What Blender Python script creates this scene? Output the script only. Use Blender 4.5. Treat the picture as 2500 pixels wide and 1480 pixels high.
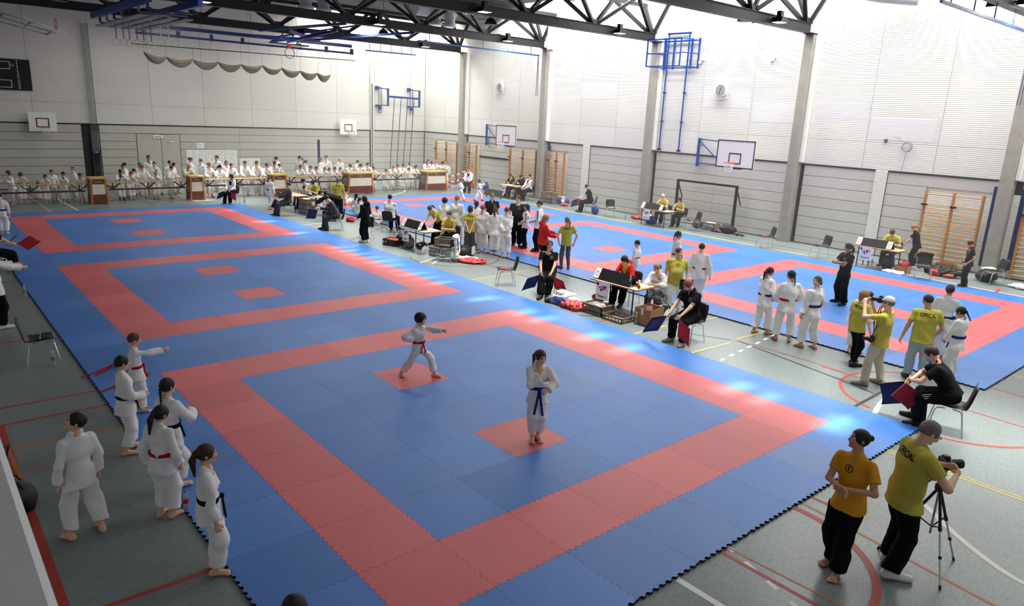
import bpy, math, random, time
import numpy as np
from mathutils import Matrix, Vector
T0 = time.time()
random.seed(7)
for o in list(bpy.data.objects): bpy.data.objects.remove(o)
sc = bpy.context.scene
col = sc.collection

# ------------------------------------------------------------------ camera
CAM = np.array([-2.0635, -3.7424, 4.6351])
YAW, PITCH, ROLL, FPX = 0.7143, 0.2580, 0.0455, 1750.86
_f = np.array([math.sin(YAW)*math.cos(PITCH), math.cos(YAW)*math.cos(PITCH), -math.sin(PITCH)])
_r0 = np.array([math.cos(YAW), -math.sin(YAW), 0.0]); _u0 = np.cross(_r0, _f)
_r = _r0*math.cos(ROLL)+_u0*math.sin(ROLL); _u = -_r0*math.sin(ROLL)+_u0*math.cos(ROLL)
cd = bpy.data.cameras.new('camera'); cam = bpy.data.objects.new('camera', cd); col.objects.link(cam)
cd.sensor_fit = 'HORIZONTAL'; cd.sensor_width = 36.0; cd.lens = 36.0*FPX/2500.0
cd.clip_start = 0.05; cd.clip_end = 300
cam.matrix_world = Matrix(((_r[0], _u[0], -_f[0], CAM[0]), (_r[1], _u[1], -_f[1], CAM[1]), (_r[2], _u[2], -_f[2], CAM[2]), (0, 0, 0, 1)))
sc.camera = cam

# ------------------------------------------------------------------ world, daylight, exposure
w = bpy.data.worlds.new('daylight'); sc.world = w; w.use_nodes = True
w.node_tree.nodes['Background'].inputs[0].default_value = (0.97, 0.985, 1.0, 1)
w.node_tree.nodes['Background'].inputs[1].default_value = 0.19
sc.view_settings.view_transform = 'Standard'; sc.view_settings.look = 'None'
sc.view_settings.gamma = 1.0; sc.view_settings.use_curve_mapping = False
sc.view_settings.exposure = 0.52

def area_light(name, loc, sx, sy, power, color=(1, 1, 1), rot=(0, 0, 0)):
    l = bpy.data.lights.new(name, 'AREA'); l.shape = 'RECTANGLE'; l.size = sx; l.size_y = sy
    l.energy = power; l.color = color
    o = bpy.data.objects.new(name, l); col.objects.link(o); o.location = loc; o.rotation_euler = rot
    return o
# daylight coming through the roof light along the right wall and the one by the back wall
area_light('daylight_rooflight_side', (24.6, 13.0, 10.9), 2.4, 34.0, 3300, (1.0, 0.99, 0.97))
area_light('daylight_rooflight_back', (18.5, 36.9, 10.9), 14.0, 2.8, 1150, (1.0, 0.99, 0.96))
rl = area_light('added_ridge_glow', (12.3, 14.5, 9.95), 0.8, 44.0, 650, (1.0, 0.98, 0.94))  # added lamp under the ridge, lays a soft pale band on the mats
rl.rotation_euler = (0, math.radians(9), 0); rl.data.spread = math.radians(34)
# sun through made-up ridge slots, laying light patches on the first mats
sl = bpy.data.lights.new('sun', 'SUN'); sl.energy = 7.0; sl.angle = math.radians(2.2); sl.color = (1.0, 0.98, 0.94)
so = bpy.data.objects.new('sun', sl); col.objects.link(so)
so.rotation_euler = Vector((-0.33, 0.06, -1.0)).to_track_quat('-Z', 'Y').to_euler()

# ------------------------------------------------------------------ helpers
def tag(o, label=None, cat=None, group=None, kind=None):
    if label: o['label'] = label
    if cat: o['category'] = cat
    if group: o['group'] = group
    if kind: o['kind'] = kind
    return o
def empty(name, loc=(0, 0, 0), rz=0.0, parent=None):
    o = bpy.data.objects.new(name, None); col.objects.link(o); o.location = loc; o.rotation_euler = (0, 0, rz)
    o.empty_display_size = 0.1
    if parent: o.parent = parent
    return o
def link(name, me, parent=None, loc=(0, 0, 0), rz=0.0):
    o = bpy.data.objects.new(name, me); col.objects.link(o); o.location = loc
    if rz: o.rotation_euler = (0, 0, rz)
    if parent: o.parent = parent
    return o
def copy_tree(o, parent=None):
    c = o.copy(); col.objects.link(c); c.parent = parent
    for ch in list(o.children): copy_tree(ch, c)
    return c

class MB:
    """collects plain shapes; build() links them as one mesh object"""
    def __init__(s): s.v = []; s.f = []; s.mi = []; s.cur = 0; s.sm = []
    def _add(s, vs, fs, smooth=False):
        b = len(s.v); s.v += [tuple(map(float, p)) for p in vs]
        for f in fs: s.f.append([i+b for i in f]); s.mi.append(s.cur); s.sm.append(smooth)
        return s
    def box(s, a, b):
        x0, y0, z0 = a; x1, y1, z1 = b
        return s._add([(x0,y0,z0),(x1,y0,z0),(x1,y1,z0),(x0,y1,z0),(x0,y0,z1),(x1,y0,z1),(x1,y1,z1),(x0,y1,z1)],
                      [(0,3,2,1),(4,5,6,7),(0,1,5,4),(1,2,6,5),(2,3,7,6),(3,0,4,7)])
    def cbox(s, c, h): return s.box([c[i]-h[i] for i in range(3)], [c[i]+h[i] for i in range(3)])
    def bevbox(s, a, b, r):
        x0, y0, z0 = a; x1, y1, z1 = b
        def ring(z, k): return [(x0+k,y0,z),(x1-k,y0,z),(x1,y0+k,z),(x1,y1-k,z),(x1-k,y1,z),(x0+k,y1,z),(x0,y1-k,z),(x0,y0+k,z)]
        def ring2(z): return [(x0+2*r,y0+r,z),(x1-2*r,y0+r,z),(x1-r,y0+2*r,z),(x1-r,y1-2*r,z),(x1-2*r,y1-r,z),(x0+2*r,y1-r,z),(x0+r,y1-2*r,z),(x0+r,y0+2*r,z)]
        R = [ring2(z0), ring(z0+r, r), ring(z1-r, r), ring2(z1)]
        vs = sum(R, []); fs = []
        for k in range(3):
            for i in range(8):
                j = (i+1) % 8; fs.append((k*8+i, k*8+j, k*8+8+j, k*8+8+i))
        fs.append(tuple(range(7, -1, -1))); fs.append(tuple(range(24, 32)))
        return s._add(vs, fs)
    def bar(s, p, q, w, h=None, up=(0, 0, 1)):
        """rectangular bar from p to q"""
        h = h or w; p = Vector(p); q = Vector(q); d = (q-p).normalized(); up = Vector(up)
        if abs(d.dot(up)) > 0.99: up = Vector((1, 0, 0))
        a = d.cross(up).normalized()*(w/2); b = a.cross(d).normalized()*(h/2)
        vs = [p-a-b, p+a-b, p+a+b, p-a+b, q-a-b, q+a-b, q+a+b, q-a+b]
        return s._add(vs, [(0,1,2,3),(7,6,5,4),(0,4,5,1),(1,5,6,2),(2,6,7,3),(3,7,4,0)])
    def tube(s, pts, r, n=8, cap=True):
        pts = [Vector(p) for p in pts]; m = len(pts); rs = r if hasattr(r, '__len__') else [r]*m
        vs = []; fs = []; prev = None
        for i, p in enumerate(pts):
            d = (pts[min(i+1, m-1)]-pts[max(i-1, 0)]).normalized()
            if prev is None:
                a = d.orthogonal().normalized()
            else:
                a = (prev-d*prev.dot(d)).normalized()
            prev = a; b = d.cross(a)
            for k in range(n):
                t = 2*math.pi*k/n; vs.append(p+(a*math.cos(t)+b*math.sin(t))*rs[i])
        for i in range(m-1):
            for k in range(n):
                k2 = (k+1) % n; fs.append((i*n+k, i*n+k2, (i+1)*n+k2, (i+1)*n+k))
        s._add(vs, fs, True)
        if cap: s._add(vs[:n], [tuple(range(n-1, -1, -1))]); s._add(vs[-n:], [tuple(range(n))])
        return s
    def lathe(s, prof, c=(0, 0, 0), n=16, axis='z'):
        vs = []; fs = []
        for (r, z) in prof:
            for k in range(n):
                t = 2*math.pi*k/n; x, y = r*math.cos(t), r*math.sin(t)
                vs.append((c[0]+x, c[1]+y, c[2]+z) if axis == 'z' else ((c[0]+z, c[1]+x, c[2]+y) if axis == 'x' else (c[0]+x, c[1]+z, c[2]+y)))
        for i in range(len(prof)-1):
            for k in range(n):
                k2 = (k+1) % n; fs.append((i*n+k, i*n+k2, (i+1)*n+k2, (i+1)*n+k))
        s._add(vs, fs, True)
        s._add(vs[:n], [tuple(range(n-1, -1, -1))]); s._add(vs[-n:], [tuple(range(n))])
        return s
    def poly(s, pts): return s._add(pts, [tuple(range(len(pts)))])
    def prism(s, pts, vec):
        n = len(pts); q = [tuple(p[i]+vec[i] for i in range(3)) for p in pts]
        s._add(list(pts)+q, [tuple(range(n-1, -1, -1)), tuple(range(n, 2*n))]+[(i, (i+1) % n, n+(i+1) % n, n+i) for i in range(n)])
        return s
    def torus(s, c, R, r, n=20, m=6, axis='z'):
        pts = []
        for k in range(n+1):
            t = 2*math.pi*k/n; x, y = R*math.cos(t), R*math.sin(t)
            pts.append((c[0]+x, c[1]+y, c[2]) if axis == 'z' else ((c[0], c[1]+x, c[2]+y) if axis == 'x' else (c[0]+x, c[1], c[2]+y)))
        return s.tube(pts, r, m, False)
    def mesh(s, name, mats):
        me = bpy.data.meshes.new(name); me.from_pydata(s.v, [], s.f)
        for m in (mats if isinstance(mats, (list, tuple)) else ([mats] if mats else [])): me.materials.append(m)
        me.polygons.foreach_set('material_index', s.mi); me.polygons.foreach_set('use_smooth', s.sm)
        me.update(); return me
    def build(s, name, mats=None, parent=None, loc=(0, 0, 0), rz=0.0): return link(name, s.mesh(name, mats), parent, loc, rz)

# ------------------------------------------------------------------ materials
_MC = {}
def mat(name, c, rough=0.6, var=0.0, vscale=4.0, bump=0.0, bscale=30.0, metal=0.0, spec=0.4, rnd=0.0, stretch=(1, 1, 1), emit=0.0, alpha=1.0, trans=0.0, sheen=0.0):
    if name in _MC: return _MC[name]
    m = bpy.data.materials.new(name); m.use_nodes = True; nt = m.node_tree; N = nt.nodes; L = nt.links
    b = N['Principled BSDF']
    b.inputs['Base Color'].default_value = (*c, 1); b.inputs['Roughness'].default_value = rough
    b.inputs['Metallic'].default_value = metal; b.inputs['Specular IOR Level'].default_value = spec
    if emit: b.inputs['Emission Color'].default_value = (*c, 1); b.inputs['Emission Strength'].default_value = emit
    if alpha < 1: b.inputs['Alpha'].default_value = alpha
    if trans: b.inputs['Transmission Weight'].default_value = trans
    if sheen: b.inputs['Sheen Weight'].default_value = sheen
    if var or bump:
        tc = N.new('ShaderNodeTexCoord'); mp = N.new('ShaderNodeMapping'); mp.inputs['Scale'].default_value = stretch
        L.new(tc.outputs['Object'], mp.inputs['Vector'])
    if var or rnd:
        mx = N.new('ShaderNodeHueSaturation'); mx.inputs['Color'].default_value = (*c, 1)
        val = None
        if var:
            nz = N.new('ShaderNodeTexNoise'); nz.inputs['Scale'].default_value = vscale; nz.inputs['Detail'].default_value = 4
            L.new(mp.outputs[0], nz.inputs['Vector'])
            mr = N.new('ShaderNodeMapRange'); mr.inputs['From Min'].default_value = 0.3; mr.inputs['From Max'].default_value = 0.7
            mr.inputs['To Min'].default_value = 1-var; mr.inputs['To Max'].default_value = 1+var
            L.new(nz.outputs['Fac'], mr.inputs['Value']); val = mr.outputs[0]
        if rnd:
            oi = N.new('ShaderNodeObjectInfo'); m2 = N.new('ShaderNodeMapRange')
            m2.inputs['To Min'].default_value = 1-rnd; m2.inputs['To Max'].default_value = 1+rnd
            L.new(oi.outputs['Random'], m2.inputs['Value'])
            if val is None: val = m2.outputs[0]
            else:
                mu = N.new('ShaderNodeMath'); mu.operation = 'MULTIPLY'; L.new(val, mu.inputs[0]); L.new(m2.outputs[0], mu.inputs[1]); val = mu.outputs[0]
        L.new(val, mx.inputs['Value']); L.new(mx.outputs[0], b.inputs['Base Color'])
    if bump:
        n2 = N.new('ShaderNodeTexNoise'); n2.inputs['Scale'].default_value = bscale; n2.inputs['Detail'].default_value = 3
        L.new(mp.outputs[0], n2.inputs['Vector'])
        bp = N.new('ShaderNodeBump'); bp.inputs['Strength'].default_value = min(1.0, bump); bp.inputs['Distance'].default_value = 0.02
        L.new(n2.outputs['Fac'], bp.inputs['Height']); L.new(bp.outputs[0], b.inputs['Normal'])
    _MC[name] = m
    return m
def s2l(r, g, b):
    f = lambda x: (x/255/12.92) if x/255 <= 0.04045 else ((x/255+0.055)/1.055)**2.4
    return (f(r), f(g), f(b))

M_PLANK = mat('wall_plank_paint', s2l(190, 188, 180), 0.6, 0.03, 1.5, rnd=0.03)
M_JOINT = mat('wall_joint_shadow_gap', s2l(52, 52, 50), 0.8)
M_CORR = mat('corrugated_panel_paint', s2l(228, 227, 219), 0.45, 0.02, 0.6, rnd=0.025)
M_CONC = mat('concrete_column', s2l(150, 146, 136), 0.85, 0.10, 3.0, 0.15, 40)
M_STEEL = mat('black_truss_steel', s2l(26, 26, 28), 0.5, 0.1, 3)
M_CEIL = mat('ceiling_sheet', s2l(120, 122, 124), 0.8, 0.05, 1.0)
M_BLUE = mat('blue_gym_steel', s2l(18, 62, 138), 0.35, 0.05, 4)
M_DBLUE = mat('dark_blue_gym_steel', s2l(18, 40, 95), 0.4, 0.05, 4)
M_GREY = mat('grey_steel', s2l(120, 122, 120), 0.5, 0.08, 4)
M_CHROME = mat('chrome_tube', (0.75, 0.75, 0.75), 0.22, metal=0.9)
M_WHITE = mat('white_enamel', s2l(240, 240, 238), 0.4)
M_BLACK = mat('black_paint', s2l(14, 14, 15), 0.5)
M_ORANGE = mat('orange_hoop_paint', s2l(215, 70, 45), 0.45)
M_NETW = mat('white_cord_net', s2l(225, 222, 215), 0.9)
M_NETB = mat('tan_cord_net', s2l(140, 132, 110), 0.95)
M_WOOD = mat('varnished_beech', s2l(178, 120, 58), 0.4, 0.18, 6, 0.05, 40, stretch=(1, 1, 6))
M_WOODL = mat('pale_wood_board', s2l(205, 160, 95), 0.4, 0.12, 5, stretch=(6, 1, 1))
M_WOODD = mat('dark_reddish_wood', s2l(112, 58, 44), 0.45, 0.15, 6)
M_CREAM = mat('cream_vault_panel', s2l(222, 216, 196), 0.5, 0.04, 4)
M_PAPER = mat('white_paper', s2l(246, 246, 244), 0.8)
M_INK = mat('black_print_ink', s2l(25, 25, 28), 0.7)
M_LAMP = mat('lamp_lens_lit', (1.0, 0.98, 0.93), 0.4, emit=6.0)
M_PLASTIC = mat('black_moulded_plastic', s2l(24, 24, 26), 0.42)
# ================================================================== the hall
XW, YW, ZB, ZC = 26.1, 38.7, 3.16, 10.0      # right wall, back wall, top of plank band, ceiling
COLY = [-3.8, 3.75, 11.3, 18.85, 26.4, 33.95]
def floor_material():
    m = bpy.data.materials.new('grey_green_linoleum'); m.use_nodes = True; nt = m.node_tree; N = nt.nodes; L = nt.links
    b = N['Principled BSDF']; b.inputs['Roughness'].default_value = 0.33; b.inputs['Specular IOR Level'].default_value = 0.45
    tc = N.new('ShaderNodeTexCoord')
    mp = N.new('ShaderNodeMapping'); mp.inputs['Scale'].default_value = (1.0, 7.0, 1.0); L.new(tc.outputs['Object'], mp.inputs['Vector'])
    n1 = N.new('ShaderNodeTexNoise'); n1.inputs['Scale'].default_value = 9.0; n1.inputs['Detail'].default_value = 6; L.new(mp.outputs[0], n1.inputs['Vector'])
    n2 = N.new('ShaderNodeTexNoise'); n2.inputs['Scale'].default_value = 0.35; n2.inputs['Detail'].default_value = 2; L.new(tc.outputs['Object'], n2.inputs['Vector'])
    r1 = N.new('ShaderNodeValToRGB'); r1.color_ramp.elements[0].position = 0.30; r1.color_ramp.elements[1].position = 0.62
    r1.color_ramp.elements[0].color = (*s2l(108, 120, 118), 1); r1.color_ramp.elements[1].color = (*s2l(132, 142, 140), 1)
    L.new(n1.outputs['Fac'], r1.inputs['Fac'])
    hs = N.new('ShaderNodeHueSaturation'); mr = N.new('ShaderNodeMapRange'); mr.inputs['From Min'].default_value = 0.3; mr.inputs['From Max'].default_value = 0.7
    mr.inputs['To Min'].default_value = 0.9; mr.inputs['To Max'].default_value = 1.1; L.new(n2.outputs['Fac'], mr.inputs['Value'])
    L.new(mr.outputs[0], hs.inputs['Value']); L.new(r1.outputs['Color'], hs.inputs['Color']); L.new(hs.outputs[0], b.inputs['Base Color'])
    return m
floor = MB().box((-9, -9, -0.2), (XW+0.3, YW+0.3, 0.0)).build('floor', floor_material()); tag(floor, kind='structure')

# painted court lines, thin strips on the floor
LC = {'r': mat('line_paint_red', s2l(178, 62, 50), 0.5), 'w': mat('line_paint_white', s2l(232, 232, 228), 0.5), 'y': mat('line_paint_yellow', s2l(214, 196, 104), 0.5),
      'o': mat('line_paint_orange', s2l(190, 110, 66), 0.5), 'k': mat('line_paint_black', s2l(52, 54, 55), 0.5)}
LZ = [0.0012]
def fline(c, pts, wd=0.05):
    m = MB(); z = LZ[0]; LZ[0] += 0.00006
    P = [Vector((p[0], p[1], 0)) for p in pts]; L = []
    if 2 < len(P) < 12:                                   # smooth a hand-set curve
        Q = []
        for i in range(len(P)-1):
            a, b, c_, d_ = P[max(i-1, 0)], P[i], P[i+1], P[min(i+2, len(P)-1)]
            for k in range(6):
                t = k/6; Q.append(0.5*((2*b)+(c_-a)*t+(2*a-5*b+4*c_-d_)*t*t+(3*b-a-3*c_+d_)*t**3))
        P = Q+[P[-1]]
    for i, p in enumerate(P):
        d = (P[min(i+1, len(P)-1)]-P[max(i-1, 0)]).normalized(); n = Vector((-d.y, d.x, 0))*wd/2
        L.append(((p-n).x, (p-n).y, z)); L.append(((p+n).x, (p+n).y, z))
    m._add(L, [(2*i, 2*i+2, 2*i+3, 2*i+1) for i in range(len(P)-1)])
    return m.build('floor_line', LC[c], floor)
def arc(cx, cy, r, a0, a1, n=28): return [(cx+r*math.cos(math.radians(a0+(a1-a0)*i/n)), cy+r*math.sin(math.radians(a0+(a1-a0)*i/n))) for i in range(n+1)]
fline('r', [(-1.38, 8.1), (-1.38, -3)], 0.08)
for c, y, x0 in (('r', 8.8, -6), ('r', 8.1, -6), ('o', 7.16, -1.38), ('o', 6.35, -1.3), ('r', 3.0, -1.38), ('r', 12.3, -6), ('k', 17.7, -6)): fline(c, [(x0, y), (0.03, y-0.02)], 0.05 if c != 'r' else 0.06)
fline('o', [(-1.38, 7.16), (-1.36, 6.2)], 0.05)
fline('w', [(3.63, 0.1), (3.64, -6)], 0.08)
for k in range(9):
    t = k*0.33; fline('w', [(4.6-0.62*t*0.55, 0.05-t), (4.6-0.62*(t+0.15)*0.55, 0.05-t-0.15)], 0.06)
fline('r', [(4.43, 0.1), (4.42, -6)], 0.05); fline('o', [(4.56, 0.1), (4.75, -4)], 0.025)
fline('r', arc(4.6, -0.1, 1.42, -100, 14), 0.09); fline('r', [(6.46, 0.1), (6.45, -0.3)], 0.05); fline('o', [(6.23, 0.1), (5.9, -2.4)], 0.04)
fline('w', [(7.95, -0.45), (7.58, -0.91), (7.17, -1.37), (6.8, -1.89), (6.61, -2.34), (6.5, -3.2)], 0.08)
fline('y', [(8.72, 0.1), (8.7, -6)], 0.04); fline('y', [(8.80, 0.1), (8.78, -6)], 0.03)
fline('r', [(9.93, 0.05), (9.95, -0.25), (10.07, -0.6), (10.29, -0.92), (10.68, -1.25), (11.3, -1.5), (12.2, -1.6)], 0.06)
fline('r', [(11.63, 2.5), (11.66, 0.66), (11.59, -1.4)], 0.035); fline('r', [(11.69, 4.4), (11.74, 3.0), (11.67, 2.04)], 0.035)
fline('r', [(13.35, 0.2), (13.2, -1.2)], 0.04); fline('y', [(14.56, 0.1), (14.4, -2)], 0.035)
fline('w', [(9.9, 0.70), (10.40, 0.84), (10.76, 0.91), (11.49, 1.0), (12.4, 1.07), (13.1, 1.0)], 0.08)
fline('r', arc(11.55, 0.55, 1.36, 20, 165), 0.06)
fline('k', [(11.68, 4.45), (11.47, 3.34), (11.16, 1.72), (11.0, 1.16)], 0.045); fline('k', [(10.0, 1.09), (11.65, 1.14)], 0.06)
fline('k', [(10.9, 5.9), (11.6, 4.55)], 0.03)
for k in range(8):
    x = 10.15+k*0.42; fline('w', [(x, 3.86+0.055*k), (x+0.2, 3.89+0.055*k)], 0.06)
fline('y', [(10.0, 4.49), (11.4, 4.45)], 0.05); fline('y', [(11.75, 4.52), (13.0, 4.49)], 0.05); fline('y', [(10.0, 6.05), (11.3, 6.07)], 0.05); fline('y', [(12.0, 5.87), (13.0, 5.85)], 0.05)
fline('r', [(10.0, 7.13), (12.9, 7.16)], 0.045); fline('k', arc(11.5, 9.2, 2.0, 200, 250), 0.06)
fline('y', [(10.0, 12.1), (13.0, 12.28)], 0.045); fline('r', [(11.9, 15.4), (11.71, 9.6)], 0.035); fline('k', arc(11.6, 15.0, 1.45, 150, 330), 0.03)
fline('w', [(10.3, 14.4), (12.9, 16.5)], 0.05); fline('k', [(12.62, 21.4), (12.2, 16.4)], 0.04); fline('w', [(10.0, 23.1), (13.0, 23.55)], 0.05); fline('k', [(10, 19.2), (13, 21.6)], 0.03)
fline('w', [(3.35, 36.5), (3.53, 30.05)], 0.08); fline('y', [(2.52, 36.0), (2.55, 30.05)], 0.06); fline('y', [(8.58, 36.5), (8.58, 30.05)], 0.06)
fline('w', [(4.4, 36.2), (6.09, 34.18), (7.18, 31.9), (8.62, 30.6), (10.32, 29.95), (12.9, 29.25)], 0.06); fline('k', [(0, 33.0), (24, 33.2)], 0.04); fline('w', [(0, 35.3), (24, 35.4)], 0.05)
for k in range(8): fline('w', [(4.1+k*0.42, 31.6-k*0.16), (4.3+k*0.42, 31.55-k*0.16)], 0.07)
fline('w', [(18.2, 30.2), (19.07, 30.96), (20.3, 32.0), (20.9, 33.0), (21.23, 34.03), (21.0, 35.2)], 0.08); fline('r', [(14, 31.0), (17.5, 30.2)], 0.05)
fline('w', [(23.62, 31.5), (23.62, 12), (23.3, 4), (23.1, -2)], 0.07); fline('k', [(24.6, 31.5), (24.5, -2)], 0.03); fline('r', [(22.95, 2.75), (23.9, 2.92)], 0.09)

# ---- corrugated sheet panel: real horizontal ribs
def corr_mesh(name, width, z0, z1, pitch=0.066, depth=0.022, axis='y', m=None):
    n = max(2, int((z1-z0)/pitch)); zs = []; ds = []
    for i in range(n):
        za = z0+(z1-z0)*i/n; p = (z1-z0)/n
        zs += [za, za+p*0.12, za+p*0.88, za+p]; ds += [0, depth, depth, 0]
    V = []; F = []
    for z, d in zip(zs, ds):
        for s in (-0.5, 0.5):
            V.append((-d, s*width, z) if axis == 'y' else (s*width, -d, z))
    for i in range(len(zs)-1):
        F.append((2*i, 2*i+1, 2*i+3, 2*i+2) if axis == 'x' else (2*i+1, 2*i, 2*i+2, 2*i+3))
    b = MB(); b._add(V, F); return b.mesh(name, m or M_CORR)
PL_ROWS = [(0.03, 0.280)]+[(0.297+0.41*k, 0.297+0.41*k+0.393) for k in range(7)]
wall_right = MB().box((XW+0.06, -9, 0), (XW+0.3, YW+0.3, ZC+1.5)).build('wall_right', M_JOINT); tag(wall_right, kind='structure')
wall_back = MB().box((-9, YW+0.06, 0), (XW+0.06, YW+0.3, ZC+1.5)).build('wall_back', M_JOINT); tag(wall_back, kind='structure')
PC = {}
def plank(parent, axis, a, b, row):
    k = (axis, round(b-a, 3), round(row[1]-row[0], 3))
    if k not in PC:
        h = (b-a)/2-0.004; q = MB()
        q.bevbox((0, -h, 0), (0.07, h, row[1]-row[0]), 0.006) if axis == 'y' else q.bevbox((-h, 0, 0), (h, 0.07, row[1]-row[0]), 0.006)
        PC[k] = q.mesh('plank', M_PLANK)
    c = (a+b)/2
    return link('plank', PC[k], parent, (XW-0.01, c, row[0]) if axis == 'y' else (c, YW-0.01, row[0]))
spans_low = [(37.2, 38.68), (29.45, 32.45), (23.52, 24.6), (19.1, 22.98), (15.2, 18.6), (11.55, 15.2), (8.22, 11.05), (6.35, 7.76), (-9, -5)]
spans_top = [(34.2, 38.68), (26.7, 33.7), (23.52, 26.1), (19.1, 22.98), (15.2, 18.6), (11.55, 15.2), (8.22, 11.05), (4.05, 7.76), (-3.5, 3.45)]
for r in PL_ROWS[:-1]:
    for a, b in spans_low: plank(wall_right, 'y', a, b, r)
for a, b in spans_top: plank(wall_right, 'y', a, b, PL_ROWS[-1])
for r in PL_ROWS:
    for a, b in ((-9, 5.45), (6.25, 13.4), (13.4, 21.85), (22.15, 26.05)): plank(wall_back, 'x', a, b, r)
# dark capping strip over the plank band
cap = MB(); [cap.box((XW-0.035, a, ZB+0.005), (XW+0.07, b, ZB+0.045)) for a, b in spans_top]; cap.build('capping_strip', M_JOINT, wall_right)
MB().box((-9, YW-0.035, ZB+0.005), (XW, YW+0.07, ZB+0.045)).build('capping_strip', M_JOINT, wall_back)
# upper corrugated panels, two rows
CM = {}
def corr(parent, axis, a, b, z0, z1, off=0.0, m=None, nm='corrugated_panel'):
    k = (axis, round(b-a, 2), z0, z1, m.name if m else '')
    if k not in CM: CM[k] = corr_mesh(nm, b-a-0.011, z0, z1, axis=axis, m=m)
    c = (a+b)/2
    return link(nm, CM[k], parent, (XW+0.03+off, c, 0) if axis == 'y' else (c, YW+0.03+off, 0))
edges = [-8.0]
for a, b in zip(COLY[:-1], COLY[1:]): edges += [a+(b-a)*k/3 for k in range(3)]
edges = edges+[33.95, 36.3, 38.7]
for a, b in zip(edges[:-1], edges[1:]): corr(wall_right, 'y', a, b, ZB+0.05, 4.2); corr(wall_right, 'y', a, b, 4.207, ZC+1.2)
bx = [-8.0-0.0]+[-7.25+2.68*k for k in range(13)]
bx = [3.48+2.68*k for k in range(-4, 9)]
for a, b in zip(bx[:-1], bx[1:]): corr(wall_back, 'x', a, b, ZB+0.05, 4.2); corr(wall_back, 'x', a, b, 4.207, ZC+1.2)
corr(wall_back, 'x', bx[-1], XW, ZB+0.05, 4.2); corr(wall_back, 'x', bx[-1], XW, 4.207, ZC+1.2)
# recesses behind the wall bars and the two corrugated pilaster strips
for a, b in ((32.45, 37.2), (24.6, 29.45), (-5, 6.35)): corr(wall_right, 'y', a, b, 0.02, 2.76, 0.02)
for a, b in ((22.98, 23.52), (7.76, 8.22)): corr(wall_right, 'y', a, b, 0.02, ZB+0.04, -0.05, nm='corrugated_pilaster')
# patched panels of a slightly greyer tint
M_CORR2 = mat('corrugated_panel_grey', s2l(222, 222, 220), 0.5, 0.02, 0.6)
for a, b, z0, z1 in ((13.9, 16.3, 5.3, 6.55), (11.6, 13.7, 4.75, 5.6), (21.5, 23.9, 5.55, 6.35), (29.0, 31.4, 4.9, 6.3), (8.8, 11.0, 5.0, 5.6), (6.4, 8.7, 4.3, 5.1)):
    corr(wall_right, 'y', a, b, z0, z1, -0.004, M_CORR2, 'patched_panel')
# concrete columns with a white cable duct beside each
for i, y in enumerate(COLY):
    c = MB().bevbox((25.68, y-0.08, 0), (XW+0.05, y+0.30, 8.11), 0.012).build('concrete_column', M_CONC, wall_right)
    MB().box((25.86, y-0.20, 3.25), (XW+0.0, y-0.09, 8.1)).build('column_side_duct', M_CORR, wall_right)
    MB().box((25.5, y-0.10, 8.11), (25.95, y+0.28, 8.15)).build('bearing_plate', M_STEEL, wall_right)
MB().box((XW-0.06, 29.45, 1.92), (XW-0.012, 32.45, 2.02)).build('black_rail', M_BLACK, wall_right)
# back wall: door leaves, sign boxes, notices
dr = empty('door_1', (9.1, YW-0.02, 0)); tag(dr, kind='structure')
for k, (a, b) in enumerate(((-1.12, 0.06), (0.07, 1.02))): DL = MB().bevbox((a, 0, 0.02), (b, 0.035, 2.72), 0.004).build('door_leaf', M_PLANK, dr)
for a in (-1.135, 0.065, 1.03): MB().box((a-0.01, -0.004, 0), (a+0.01, 0.03, 2.75)).build('door_gap', M_JOINT, dr)
MB().box((-1.13, -0.004, 2.735), (1.03, 0.03, 2.755)).build('door_gap', M_JOINT, dr)
MB().box((0.42, -0.016, 2.30), (0.82, 0.0, 2.40)).build('door_sign', M_GREY, DL); MB().box((0.44, -0.02, 2.32), (0.80, -0.012, 2.38)).build('door_sign_face', M_PAPER, DL)
# ---- ceiling with roof lights
ceil = empty('ceiling'); tag(ceil, kind='structure')
M_GLASS = mat('roof_light_glass', (0.95, 0.97, 1.0), 0.1, trans=1.0, spec=0.2)
RIDGE = (11.9, 12.75)
for x0, x1, y0, y1 in ((-9, RIDGE[0], -9, YW), (RIDGE[1], 17.5, -9, 35.2), (17.5, 23.2, -9, 35.2), (RIDGE[1], 17.5, 35.2, YW), (23.2, XW, 30.6, 35.2)):
    MB().box((x0, y0, ZC), (x1, y1, ZC+0.12)).build('ceiling_sheet', M_CEIL, ceil)
SLOTS = [(-6.0, -4.6), (0.1, 0.5), (1.45, 1.7), (2.0, 2.35), (4.6, 4.9), (5.6, 5.9), (7.2, 7.5), (7.9, 8.15), (9.4, 9.7)]+[(11.4+0.66*k, 11.4+0.66*k+0.24) for k in range(10)]+[(20.5, 20.8), (23.5, 23.9), (27.0, 27.4), (31.0, 31.5)]
ye = [-9.0]+[v for q in SLOTS for v in q]+[YW]
for y0, y1 in zip(ye[0::2], ye[1::2]): MB().box((RIDGE[0], y0, ZC), (RIDGE[1], y1, ZC+0.12)).build('sun_slot_panel', M_CEIL, ceil)   # added ridge panels; the slots between them shape sun patches on the mats
MB().box((23.0, -9, 11.2), (XW+0.3, 30.8, 11.3)).build('sun_blocker', M_WHITE, ceil); MB().box((17.3, 35.0, 11.2), (XW+0.3, YW+0.3, 11.3)).build('sun_blocker', M_WHITE, ceil)  # unseen opaque sheets added to block direct sun above the roof lights
for k in range(11): MB().box((-9, -7.5+4.2*k, ZC-0.18), (23.2, -7.36+4.2*k, ZC)).build('purlin', M_CEIL, ceil)

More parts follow.
